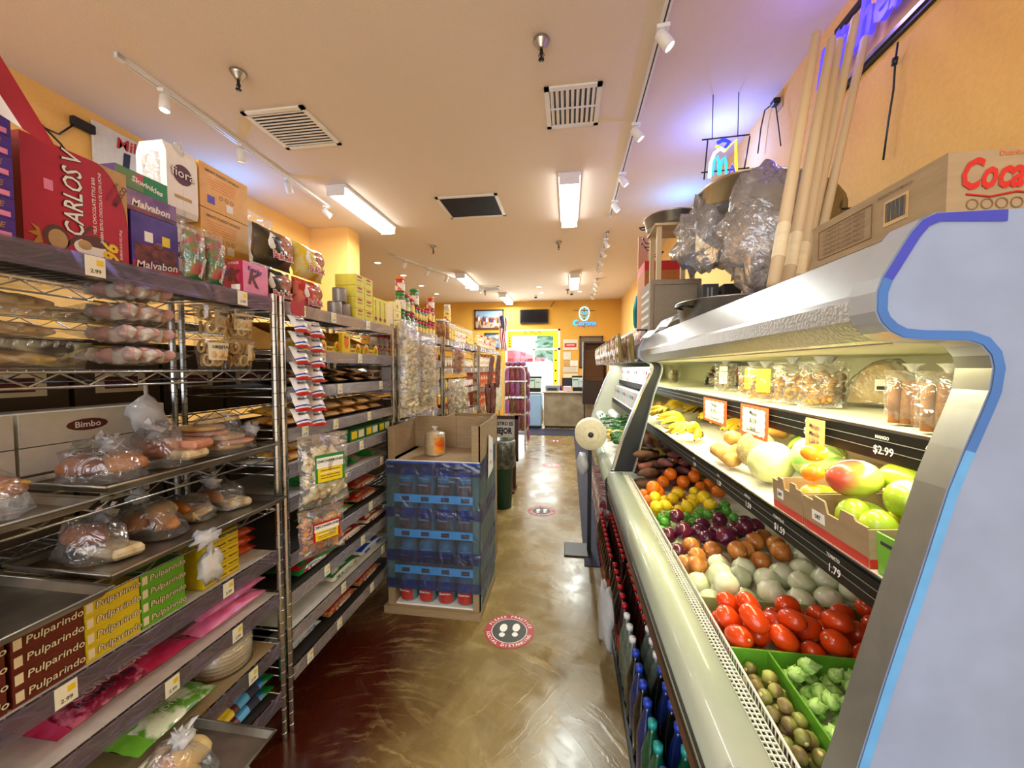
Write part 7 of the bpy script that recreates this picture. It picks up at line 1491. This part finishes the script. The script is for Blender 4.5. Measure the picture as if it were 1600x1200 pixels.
# hanging spice bags on a rail above it
t = empty('spice_rail', 'long rail of hanging spice bags above the far case', 'rail', loc=(.42, 2.52, 1.74)); MB().box(-.004, .004, 0, 2.32, -.012, .012, 'white').build('rail', t)
for y in (.0, 1.1, 2.2): MB().box(.004, .07, y, y + .01, -.005, .005, 'dark_metal').box(.058, .07, y, y + .01, -.0795, -.005, 'dark_metal').build('bracket', t)
mat('spice_a', 'A88A50', .4, col2='5A6A2A', scale=18, coat=.4, inst=.3); mat('spice_b', '8A4A2A', .4, col2='D8C8A0', scale=18, coat=.4, inst=.3); mat('spice_c', 'D8D0C0', .4, col2='B83A2A', scale=18, coat=.4, thr=(.5, .58), inst=.2)
for k in range(26):
    for q in range(2):
        m = ['spice_a', 'spice_b', 'spice_a', 'spice_c'][(k + q * 2 + (k // 9)) % 4]
        if k > 16 and q: m = 'spice_c'
        place('sb' + m, (lambda m=m: MB().pouch(.074, .19, .022, m, nu=6, nv=8, bands=((.1, 'mex_red'), (1, m)) if m == 'spice_c' else None, T=TR((0, 0, -.095), rx=90)).build('spice_bag')), 'hanging spice bag on the rail, %s from the camera, %s row' % (ORD[k], ['front', 'rear'][q]), 'spice bag', 'hanging spice bags', (.325 + .082 * q, 2.60 + k * .083 + .03 * q, 1.726), (R(4), 0, R(-80 + rnd.uniform(-3, 3))))
for k in range(14):
    m = ['marsh_pink', 'marsh_white', 'tan'][k % 3]
    place('tb' + m, (lambda m=m: MB().ball(.085, .1, .07, m, 12, wob=.5, seed=3, flat=.3).build('snack_bag')), 'bulging snack bag piled on top of the far case, %s from the camera' % ORD[k], 'snack bag', 'snack bags on the far case', (.525, 2.90 + k * .138, 1.708), (0, 0, 0), (.46, .62, .9))
# bag roll stand in the aisle
t = empty('bag_stand', 'black floor stand with a roll of produce bags beside the far case', 'stand', loc=(.175, 3.15, 0)); MB().box(-.20, .0, -.12, .12, 0, .012, 'black_plastic', c=.004).build('base', t); MB().box(-.016, .016, -.016, .016, .012, .84, 'black_plastic').box(-.008, .008, -.008, .008, .84, 1.0, 'black_plastic').build('post', t)
T_ = TR((.0, -.085, .985), rx=90); MB().lathe([(0, -.06), (.118, -.06), (.122, -.05), (.122, .05), (.118, .06), (0, .06)], 'cream', 28, T=T_).lathe([(.02, .061), (.022, .064), (0, .064)], 'dark_grey', 12, T=T_).lathe([(.06, .0605), (.062, .0605)], 'tan', 24, T=T_, cap=False).build('bag_roll', t)
MB().ball(.05, .07, .09, 'film_knot', 12, TR((-.055, .02, .72)), wob=.5, freq=3).build('loose_bag', t)
mat('can_case', '8A2A2E', .4, col2='D8C8C4', scale=26, thr=(.45, .6))
for k in range(8): place('cc', lambda: carton(.26, .14, .19, 'can_case', 'can_case', 'can_case', (patch('white', -.3, .3, .3, .7),)).build('soda_case'), 'shrink wrapped red soda case on the floor by the far case, %s column, %s' % (ORD[k % 4], ['bottom', 'upper'][k // 4]), 'soda case', 'soda cases', (.345, 3.5 + .28 * (k % 4), .001 + .192 * (k // 4)), (0, 0, math.pi))
for k in range(20): place('bc', bottle('cola', 'red', 'mex_red'), 'soda bottle on the floor between stand and near case, %s column, %s row' % (ORD[k % 2], ORD[k // 2]), 'bottle', 'floor soda bottles', (.28 + .08 * (k % 2), 2.52 + .08 * (k // 2), .001))
# ================================================================ on top of the cases
b = MB(); b.box(0, .44, 0, .292, 0, .083, 'cardboard')
T1 = FACE('-y', (.14, -.0012, .047)); b.text('Coca-Cola', .056, 'red_print', FACE('-y', (.012, -.0012, .05)), .03, .3, sx=.62, ax='LEFT'); b.tube([(.022, -.0014, .026), (.05, -.0014, .021), (.08, -.0014, .026), (.12, -.0014, .02)], .0014, 'red_print', 4)
b.text('Distributed by', .009, 'orange', FACE('-y', (.085, -.0012, .077)), .01); 
for k in range(4): b.lathe([(.006, 0), (.0075, 0)], 'cardboard_dark', 10, T=FACE('-y', (.03 + .017 * k, -.001, .012)), cap=False)
b.text('COCA-COLA', .01, 'orange', FACE('-y', (.2, -.0012, .012)), .01)
F_ = lambda y, z: FACE('-x', (-.0012, y, z))
b.box(-.001, 0, .06, .105, .02, .06, 'tan')
for k in range(14): b.box(-.0015, -.001, .064 + k * .0027, .0652 + k * .0027 + (.0006 if k % 3 else 0), .026, .056, 'black')
for k in range(6): b.text('CONSERVE EN LUGAR FRESCO', .008, 'cardboard_dark', F_(.20, .062 - k * .0085), .01)
for (y0, y1, z0, z1) in ((.13, .27, .068, .0688), (.13, .27, .012, .0128), (.13, .1308, .012, .068), (.269, .27, .012, .068)): b.box(-.0012, 0, y0, y1, z0, z1, 'cardboard_dark')
b.text('PRODUCTO DE MEXICO', .006, 'cardboard_dark', F_(.085, .07), .01)
b.build('soda_carton', label='brown cardboard soda carton with red script on top of the produce case', cat='carton', loc=(.507, .612, 1.7085))
# wooden handles
ST = [((1210, 440), (1276, 52), 1.10), ((1236, 412), (1300, 60), 1.10), ((1254, 400), (1312, 62), 1.13), ((1256, 420), (1338, 25), 1.16), ((1276, 400), (1352, 58), 1.2)]
SL = ['leftmost', 'second from the left', 'third from the left', 'tallest, fourth from the left', 'rightmost, behind the tallest']
for k, (a, c, xt) in enumerate(ST):
    A = P(a[0], a[1], x=(.53, .65, .77, .89, 1.0)[k]); C_ = P(c[0], c[1], x=(1.02, 1.10, 1.18, 1.26, 1.34)[k])
    d = (C_ - A); A2 = A - d * ((A.z - 1.712) / d.z); L_ = (C_ - A2).length; q = d.to_track_quat('Z', 'Y').to_euler()
    o = empty('wooden_pole', 'pale wooden handle leaning upright above the produce case, ' + SL[k], 'wooden handle', 'leaning wooden handles', A2, q)
    MB().lathe([(0, 0), (.0165, .002), (.0165, L_ - .015), (.013, L_ - .003), (0, L_)], 'wood', 14).build('shaft', o)
    if k < 3: b = MB(); b.lathe([(.0172, .1 + .04 * 0), (.0172, .24)], 'cream', 14, cap=False); b.lathe([(.006, 0), (.0075, 0)], 'black', 12, T=FACE('-y', (0, -.0178, .215)), cap=False); b.build('paper_label', o)
# pans, bowls and plastic
film('film_cover', fac=.34, haze=.16, rough=.16, scale=13)
def pan(r, h, m='steel'):
    o = empty('steel_pan'); MB().lathe([(0, 0), (r * .88, 0), (r * .93, .006), (r, h), (r * 1.04, h + .003), (r * 1.03, h + .008), (r * .985, h), (r * .9, .01), (0, .006)], m, 36).build('body', o); 
    for s in (0, 1): MB().tube([(s * 0 + r * .99 * math.cos(a), r * .99 * math.sin(a), h * .7) if j in (0, 4) else ((r + .035) * math.cos(a), (r + .035) * math.sin(a), h * .75) for j, a in enumerate([math.pi * s + q for q in (-.16, -.12, 0, .12, .16)])], .005, 'dark_metal', 6).build('handle', o)
    return o
tag(pan(.22, .075), 'flat round steel pan lying on the produce case roof', 'pan', 'steel pans', (.70, 1.80, 1.7012), (0, 0, R(200)))
bigpan = tag(pan(.34, .12), 'large tilted steel pan wrapped in clear plastic, high above the case', 'pan', 'steel pans', (1.0, 2.27, 2.235), (R(14), R(-12), R(150)))
tag(pan(.17, .06), 'small steel pan high at the back, left of the plastic wrapped one', 'pan', 'steel pans', (.66, 2.665, 2.405), (0, 0, R(150)))
b = MB(); b.box(-.10, .10, -.07, .07, 0, .425, 'cab_brown'); b.build('support_box', label='dark box behind the sticks carrying the large wrapped pan', cat='box', loc=(1.12, 2.31, 1.7015))
b = MB()
for x in (-.1, .1):
    for y in (-.1, .1): b.box(x - .014, x + .014, y - .014, y + .014, 0, .34, 'wood')
b.box(-.13, .13, -.13, .13, .34, .355, 'wood'); b.build('wooden_stand', label='small wooden stand under the far steel pan', cat='stand', loc=(.66, 2.665, 2.0485))
Ti = Matrix.LocRotScale(Vector(bigpan.location), bigpan.rotation_euler, None).inverted()
MB().ball(.18, .12, .27, 'film_cover', 30, Ti @ TR((.90, 1.96, 2.13)), wob=.42, freq=3.4, seed=8).build('plastic_wrap', bigpan)['label'] = 'large crumpled clear plastic bag draped over the front of the pan'
MB().ball(.15, .18, .18, 'film_cover', 26, Ti @ TR((.76, 2.32, 2.24)), wob=.6, freq=3.8, seed=5).build('plastic_wrap', bigpan)
o = empty('plastic_sheet', 'translucent plastic sheet hanging over the far canopy from the flat pan', 'plastic sheet', loc=(.545, 2.27, 1.7025)); b = MB(); vs = []
for j in range(9):
    for i in range(9): q = j / 8; s = i / 8; vs.append((-.12 + q * .28 + .01 * math.sin(s * 8), -.25 + s * .5 * (1 - .3 * q), (.13 * q + .012 * math.sin(s * 9 + q * 5) + .004) if q > .35 else .0 + .02 * q + .004 - max(0, (.12 - q)) * .3 + .006 * math.sin(s * 14)))
vs = [(x_, y_ * .85, max(z_, -.0002) if x_ > -.05 else z_) for x_, y_, z_ in vs]; b.add(vs, [(j * 9 + i, j * 9 + i + 1, j * 9 + i + 10, j * 9 + i + 9) for j in range(8) for i in range(8)], 'film_knot', True); b.build('film', o)
mat('beige_box', '8E7F68', .6, var=.05); mat('orange_kraft', 'B8702E', .7, var=.06)
t = empty('microwave_carton', 'greyish beige cabinet box standing on the case end beneath the pans', 'box', loc=(.50, 2.5, 1.712)); MB().box(0, .3, 0, .32, 0, .335, 'beige_box', c=.006).build('body', t); b = MB(); 
for a in ((.02, .28, .03, .034), (.02, .28, .30, .304), (.02, .024, .03, .3), (.276, .28, .03, .3)): b.box(a[0], a[1], -.0015, 0, a[2], a[3], 'cardboard_dark')
for k in range(5): b.box(-.0015, 0, .04, .28, .06 + k * .05, .08 + k * .05, 'off_white')
b.build('trim', t)
t = empty('orange_carton', 'tall orange brown carton behind the beige box, red band on top', 'carton', loc=(.585, 3.15, 1.6615)); MB().box(0, .30, 0, .3, 0, .67, 'orange_kraft').box(-.001, .301, -.001, .301, .60, .672, 'red_print').build('body', t)
b = MB(); 
for k in range(3): b.box(0, .08, 0, .1, 0, .26, 'dark_grey') if k == 0 else b.box(.02 * k, .02 * k + .01, -.003, 0, .05, .24, 'grey_plastic')
b.build('appliance', label='dark grey upright appliance behind the beige box, below the pans', cat='appliance', loc=(.73, 2.26, 1.7015)); b = MB(); b.box(0, .1, 0, .12, 0, .26, 'black_plastic', c=.01); b.build('appliance', label='black upright appliance right of the dark grey one', cat='appliance', loc=(.83, 2.26, 1.7015))
b = MB(); rr = random.Random(5)
for k in range(10): a = k * .7; b.tube([(0, 0, .05 + .02 * k), (.06 * math.cos(a), .06 * math.sin(a), .06 + .02 * k), (.08 * math.cos(a), .08 * math.sin(a), .09 + .02 * k)], .004, 'black_plastic', 5); b.ball(.009, .009, .009, 'black_plastic', 6, TR((.08 * math.cos(a), .08 * math.sin(a), .09 + .02 * k)))
b.tube([(0, 0, 0), (0, 0, .28)], .005, 'black_plastic', 5); b.build('wire_ornament', label='small black wire ornament on the orange carton', cat='ornament', loc=(.66, 3.25, 2.338))
mat('teal_yarn', '2FA8B0', .8, col2='1E8088', scale=60, stretch=(1, 1, .1), bump=.4)
t = empty('teal_mop', 'teal string mop head standing upright on the far case', 'mop', loc=(.70, 3.95, 1.665)); b = MB()
for k in range(26): a = k * .52; q = .02 + .035 * ((k * 7) % 5) / 5; b.tube([(0, 0, .56), (math.cos(a) * q, math.sin(a) * q, .54), (math.cos(a) * q * 1.5, math.sin(a) * q * 1.5, .4), (math.cos(a) * q * 1.35, math.sin(a) * q * 1.35, .2 + .03 * (k % 3))], .008, 'teal_yarn', 5)
b.build('yarn', t); MB().lathe([(.011, 0), (.011, .57)], 'wood', 8).build('handle', t)
mat('pinewood', 'C8986A', .6, col2='B07C50', scale=5, stretch=(1, 1, .1)); b = MB(); b.box(-.04, .04, -.012, .012, 0, 1.0, 'pinewood'); b.build('wooden_board', label='upright pinkish wooden board between the orange carton and the mop', cat='board', loc=(.65, 3.6, 1.665))
# ---------------------------------------------------------------- right wall: neon signs, outlet, cords
t = empty('neon_sign', 'lit blue and yellow neon beer sign behind the wrapped pan', 'neon sign', loc=(1.06, 2.98, 2.86), rot=(0, 0, 0)); b = MB()
b.tube([(-.07, 0, .0), (-.065, 0, .1), (-.04, 0, .17), (.0, 0, .2), (.03, 0, .18)], .012, 'neon_white', 6); b.tube([(-.05, 0, .02), (-.04, 0, .12), (-.02, 0, .15), (-.01, 0, .1), (-.01, 0, .02)], .008, 'neon_cyan', 6); b.tube([(.0, 0, .02), (.01, 0, .12), (.03, 0, .14), (.04, 0, .08), (.04, 0, .02)], .008, 'neon_cyan', 6); b.build('letter_tube', t)
MB().tube([(-.03, 0, .22), (.03, 0, .18), (.1, 0, .25), (.105, 0, .1), (.11, 0, .02)], .009, 'neon_yellow', 6).build('yellow_tube', t); MB().tube([(-.02, .004, .24), (.02, .004, .26), (.06, .004, .24), (.03, .004, .2)], .014, 'neon_blue', 6).tube([(.06, 0, .02), (.08, 0, .08), (.1, 0, .02)], .007, 'neon_blue', 6).build('blue_tube', t)
b = MB(); 
for z in (.05, .28): b.tube([(-.12, .02, z), (.2, .02, z + .01)], .005, 'black_plastic')
b.tube([(-.1, .02, .0), (-.08, .02, .28)], .005, 'black_plastic'); b.tube([(.16, .02, .0), (.2, .02, .28)], .005, 'black_plastic'); b.tube([(.12, .02, .28), (.12, .02, CEIL - 2.862)], .003, 'black_plastic'); b.tube([(-.05, .02, .28), (-.05, .02, CEIL - 2.862)], .003, 'black_plastic'); b.build('mount', t)
a, c = P(1310, 118, x=1.44), P(1412, 0, x=1.44)
t = empty('neon_sign', 'violet neon script sign on a black board, top of the right wall', 'neon sign', loc=(1.44, 2.13, 3.0), rot=(0, 0, 0)); MB().box(-.0, .018, -.42, .30, -.02, .03, 'black_plastic').box(-.01, 0, -.42, .30, .0, .02, 'steel').box(0, .018, -.42, .30, .33, .36, 'black_plastic').build('board', t)
b = MB(); 
for off, m in ((0, 'neon_violet'), (.012, 'neon_violet'), (.024, 'neon_violet')): b.text('Michelada', .26, m, FACE('-x', (-.03 - off, -.06, .16)), .03, .25, sx=.8)
b.build('letter_tube', t)
b = MB(); p = P(1217, 158, x=1.45); b.box(1.453, 1.459, p.y - .04, p.y + .04, p.z - .06, p.z + .06, 'tan'); b.box(1.41, 1.453, p.y - .02, p.y + .04, p.z - .02, p.z + .02, 'black_plastic', c=.006)
b.build('wall_outlet', label='wall outlet with a black plug high on the yellow right wall', cat='outlet')
b = MB(); b.tube([P(u, v, x=1.42) for u, v in ((1208, 162), (1195, 172), (1189, 200), (1184, 240))], .005, 'black_plastic'); b.build('extension_cord', label='black cord curving down left from the wall outlet', cat='cord')
b = MB(); b.tube([P(u, v, x=1.42) for u, v in ((1212, 166), (1216, 195), (1220, 228))], .004, 'black_plastic'); b.build('extension_cord', label='short straight black cord hanging below the wall outlet', cat='cord')
b = MB(); pts = [P(u, v, x=1.44) for u, v in ((1403, 66), (1399, 95), (1396, 140), (1388, 190), (1380, 250))]; b.tube(pts, .004, 'black_plastic'); b.tube([P(1399, 90, x=1.44), P(1397, 102, x=1.44)], .011, 'black_plastic'); b.build('extension_cord', label='long wavy black cord hanging down the right wall from the violet sign', cat='cord')

# ================================================================ let the loose goods settle: no two may share space
import numpy as np
def capsule(o):
    """the thing as a rounded rod that wraps it: centre offset, half axis, radius"""
    c = Vector(o.location); q = o.copy(); bpy.data.objects.remove(q)
    keep = o.rotation_euler.copy(); sc = o.scale.copy(); o.rotation_euler = (0, 0, 0); lo, hi = extent(o); o.rotation_euler = keep
    d = [hi[i] - lo[i] for i in range(3)]; ax = max(range(3), key=lambda i: d[i]); r = sorted(d)[1] / 2; h = max(0, d[ax] / 2 - r); e = Vector((0, 0, 0)); e[ax] = h
    Rm = keep.to_matrix(); mid_ = Vector([(lo[i] + hi[i]) / 2 for i in range(3)])
    return np.array(c + Rm @ mid_), np.array(Rm @ mid_), np.array(Rm @ e), r * 1.0 + .0006
def closest(p1, d1, p2, d2):
    """closest points of the segments p +- d"""
    best = None
    a, e = d1 @ d1, d2 @ d2; r = p1 - p2; b_ = d1 @ d2; c = d1 @ r; f = d2 @ r; den = a * e - b_ * b_
    s_ = 0. if a < 1e-12 else (min(1, max(-1, (b_ * f - c * e) / den)) if den > 1e-12 else 0.)
    t_ = 0. if e < 1e-12 else (b_ * s_ + f) / e
    if abs(t_) > 1: t_ = 1. if t_ > 0 else -1.
    if a > 1e-12: s_ = min(1, max(-1, (b_ * t_ - c) / a))
    return p1 + d1 * s_, p2 + d2 * t_
def settle(test, box, floor, steps=260):
    """push overlapping neighbours apart inside box = (x0, x1, y0, y1); floor(x) is the surface below"""
    obs = [o for o in bpy.data.objects if o.parent is None and o.get('category') and test(o)]
    if not obs: return
    L_ = [capsule(o) for o in obs]; P_ = np.array([l[0] for l in L_]); D_ = [l[2] for l in L_]; R_ = np.array([l[3] for l in L_]); n = len(obs)
    reach = np.array([np.linalg.norm(D_[i]) + R_[i] for i in range(n)]); P0_ = P_.copy()
    for st_ in range(steps):
        moved = 0; dist = np.linalg.norm(P_[:, None] - P_[None], axis=2); I, J = np.where(np.triu(dist < reach[:, None] + reach[None], 1))
        for i, j in zip(I, J):
            A_, B_ = closest(P_[i], D_[i], P_[j], D_[j]); v_ = A_ - B_; l_ = np.linalg.norm(v_); gap = R_[i] + R_[j] - l_
            if gap > 0:
                v_ = v_ / l_ if l_ > 1e-6 else np.array([.3, .2, .9]); P_[i] += v_ * gap * .52; P_[j] -= v_ * gap * .52; moved = max(moved, gap)
        for i in range(n):
            ext = np.abs(D_[i]) + R_[i]
            P_[i][0] = min(max(P_[i][0], box[0] + ext[0]), box[1] - ext[0]); P_[i][1] = min(max(P_[i][1], box[2] + ext[1]), box[3] - ext[1])
            P_[i][2] = max(P_[i][2], floor(P_[i][0] + ext[0] * .9) + ext[2])
        if moved < 2e-4 and st_ > 3: break
    # lower what hangs in the air until it meets the floor or a neighbour
    for st_ in range(40):
        for i in np.argsort(P_[:, 2]):
            q = P_[i].copy(); q[2] -= .003; ext = np.abs(D_[i]) + R_[i]
            if q[2] < floor(q[0] + ext[0] * .9) + ext[2]: continue
            ok = True
            for j in np.where(np.linalg.norm(P_ - q, axis=1) < reach + reach[i])[0]:
                if j == i: continue
                A_, B_ = closest(q, D_[i], P_[j], D_[j])
                if np.linalg.norm(A_ - B_) < R_[i] + R_[j]: ok = False; break
            if ok: P_[i] = q
    for o, p, l in zip(obs, P_, L_): o.location = Vector(p - l[1])
    print('settled', len(obs), 'steps', st_, 'left', round(float(moved), 4), 'top', round(float(P_[:, 2].max()), 3), 'mean shift', round(float(np.linalg.norm(P_ - P0_, axis=1).mean()), 3))
BED = lambda x: .7725 + .1238 * (x - .37)
nm = lambda *k: (lambda o: o.name.split('.')[0] in k)
inb = lambda k, x0, x1, y0, y1: (lambda o: o.name.split('.')[0] in k and x0 <= o.location.x <= x1 and y0 <= o.location.y <= y1)
settle(lambda o: o.get('group', '').startswith('unhusked'), (.374, .4475, .650, .914), BED)
settle(lambda o: o.get('group', '').startswith('husked'), (.4525, .985, .650, .914), BED)
settle(nm('tomato'), (.374, .985, .921, 1.111), BED)
settle(lambda o: nm('onion', 'lime', 'lemon', 'orange', 'cassava', 'sweet_potato')(o) and o.location.z < 1.05, (.374, .985, 1.117, 2.415), BED)
SH2 = lambda x: 1.1605 + .0703 * (x - .502)
def size_of(o): return o.location
_sc = lambda o: setattr(o, 'scale', o.scale * .88)
for o in bpy.data.objects:
    if o.parent is None and o.get('category') in ('mango', 'papaya'): _sc(o)
near = [o for o in bpy.data.objects if o.parent is None and o.get('category') in ('mango', 'papaya')]
BK = {o.name for o in near if o.get('category') == 'papaya'} | {o.name for o in near if 'half hidden' in o['label'] or 'behind the large' in o['label'] or 'beside the end' in o['label']}
RR_ = {o.name for o in near if 'rear carton' in o['label']}
settle(lambda o: o.name in RR_, (.522, .770, .925, 1.026), lambda x: SH2(x) + .004)
settle(lambda o: o in near and o.name not in RR_ and o.name not in BK, (.522, .786, .735, .901), lambda x: SH2(x) + .004)
settle(lambda o: o.name in BK, (.806, .985, .655, 1.05), SH2)
settle(lambda o: o.parent is None and o.get('category') in ('melon', 'watermelon', 'potato'), (.515, .985, 1.036, 1.70), SH2)
SH1 = lambda x: 1.3845 + .0408 * (x - .583)
settle(lambda o: o.get('group') == 'bags on the top shelf' or o.get('category') in ('tortilla bag', 'cane bag'), (.592, .985, .652, 2.41), SH1)
BED2 = lambda x: .8405 + .2 * (x - .30)
settle(nm('broccoli', 'cabbage', 'squash', 'white_bag', 'green_chile'), (.335, .985, 2.51, 4.83), BED2, 120)
# ---------------------------------------------------------------- labels told from where things came to rest
def relabel(test, noun, where, step=.075, by='y'):
    """rows counted away from the camera, places counted from the aisle, heaped ones told by what they lie on"""
    obs = sorted((o for o in bpy.data.objects if o.parent is None and o.get('category') and test(o)), key=lambda o: o.location.y)
    rows = []
    for o in obs:
        if rows and o.location.y - rows[-1][0].location.y < step: rows[-1].append(o)
        else: rows.append([o])
    for ri, r in enumerate(rows):
        for ci, o in enumerate(sorted(r, key=lambda q: q.location.x)): o['label'] = ' '.join(('%s %s, %s row from camera, %s from aisle' % (noun, where, ORD[ri], ORD[ci])).split()[:16])
# the red blushed mango lies on top of its heap, as in the photo
hp = [o for o in near if o.name not in RR_ and o.name not in BK]; red = next(o for o in hp if 'red blushed' in o['label']); top_ = max((o for o in hp if o.location.x < .6), key=lambda o: o.location.z)
if top_ is not red: red.location, top_.location = top_.location.copy(), red.location.copy()
settle(lambda o: o in hp, (.522, .786, .735, .901), lambda x: SH2(x) + .004)
for k, o in enumerate(sorted((q for q in hp if q is not red), key=lambda q: -q.location.z)): o['label'] = 'green or yellow mango in the near carton, %s highest, %s from aisle' % (ORD[k], ORD[sorted(hp, key=lambda q: q.location.x).index(o)])
red['label'] = 'red blushed mango on the aisle side of the near carton heap'
for k, o in enumerate(sorted((q for q in near if q.name in RR_), key=lambda q: -q.location.z)): o['label'] = 'orange yellow mango in the rear carton, %s highest' % ORD[k]
for k, o in enumerate(sorted((q for q in near if q.name in BK), key=lambda q: q.location.y)): o['label'] = '%s standing behind the near carton, %s from the camera' % ('speckled olive papaya' if 'large speckled' in o['label'] else 'papaya' if o.get('category') == 'papaya' else 'green mango', ORD[k])
relabel(nm('tomato'), 'red roma tomato', 'in its bin'); relabel(lambda o: o.get('group', '').startswith('unhusked'), 'small olive brown tomatillo', 'in its bin', .035)
relabel(lambda o: o.get('group', '').startswith('husked'), 'green husked tomatillo', 'in its bin', .05)
for g, n_ in (('white onions', 'white onion'), ('yellow onions', 'brown skinned yellow onion'), ('red onions', 'dark red onion'), ('limes', 'small green lime'), ('lemons', 'yellow lemon'), ('oranges', 'bright orange'), ('cassava roots', 'rough brown cassava root'), ('sweet potatoes', 'purplish sweet potato')):
    relabel(lambda o, g=g: o.get('group') == g, n_, 'in its heap', .06)
relabel(lambda o: o.get('group') == 'potatoes on the lower shelf', 'brownish yellow potato', 'on the lower shelf', .06)
for n_, g in (('broccoli', 'dark green broccoli head'), ('cabbage', 'pale green vegetable'), ('squash', 'yellow squash'), ('white_bag', 'white bag')): relabel(nm(n_), g, 'in the far case', .08)
for k, o in enumerate(sorted((q for q in bpy.data.objects if q.get('group') == 'bags on the top shelf'), key=lambda q: -q.location.y)): 
    w = 'orange chip bag' if 'orange' in o['label'] else 'mixed bean bag' if 'beans' in o['label'] else 'dried pod bag with white label' if 'pods' in o['label'] else 'small pale bag' if 'pale bag' in o['label'] else 'peanut bag with yellow label' if 'yellow' in o['label'] else 'plain peanut bag'
    o['label'] = '%s on the top shelf, %s from the far end' % (w, ORD[k])
for c, l in (('bananas', 'yellow banana bunch on the lower shelf'), ('cane bag', 'clear bag of brown cane sticks on the top shelf')):
    for k, o in enumerate(sorted((q for q in bpy.data.objects if q.parent is None and q.get('category') == c), key=lambda q: (round(q.location.y, 1), q.location.x))): o['label'] = '%s, %s from the camera' % (l, ORD[k])
for o in bpy.data.objects:
    if o.parent is None and o.get('category') in ('melon', 'watermelon'):
        o['label'] = {'honeydew': 'pale yellow honeydew melon on the lower shelf', 'cantaloupe': 'netted tan cantaloupe on the lower shelf', 'watermelon': 'dark striped green watermelon on the lower shelf', 'melon': 'pale green striped melon on the lower shelf'}[o.name.split('.')[0]]
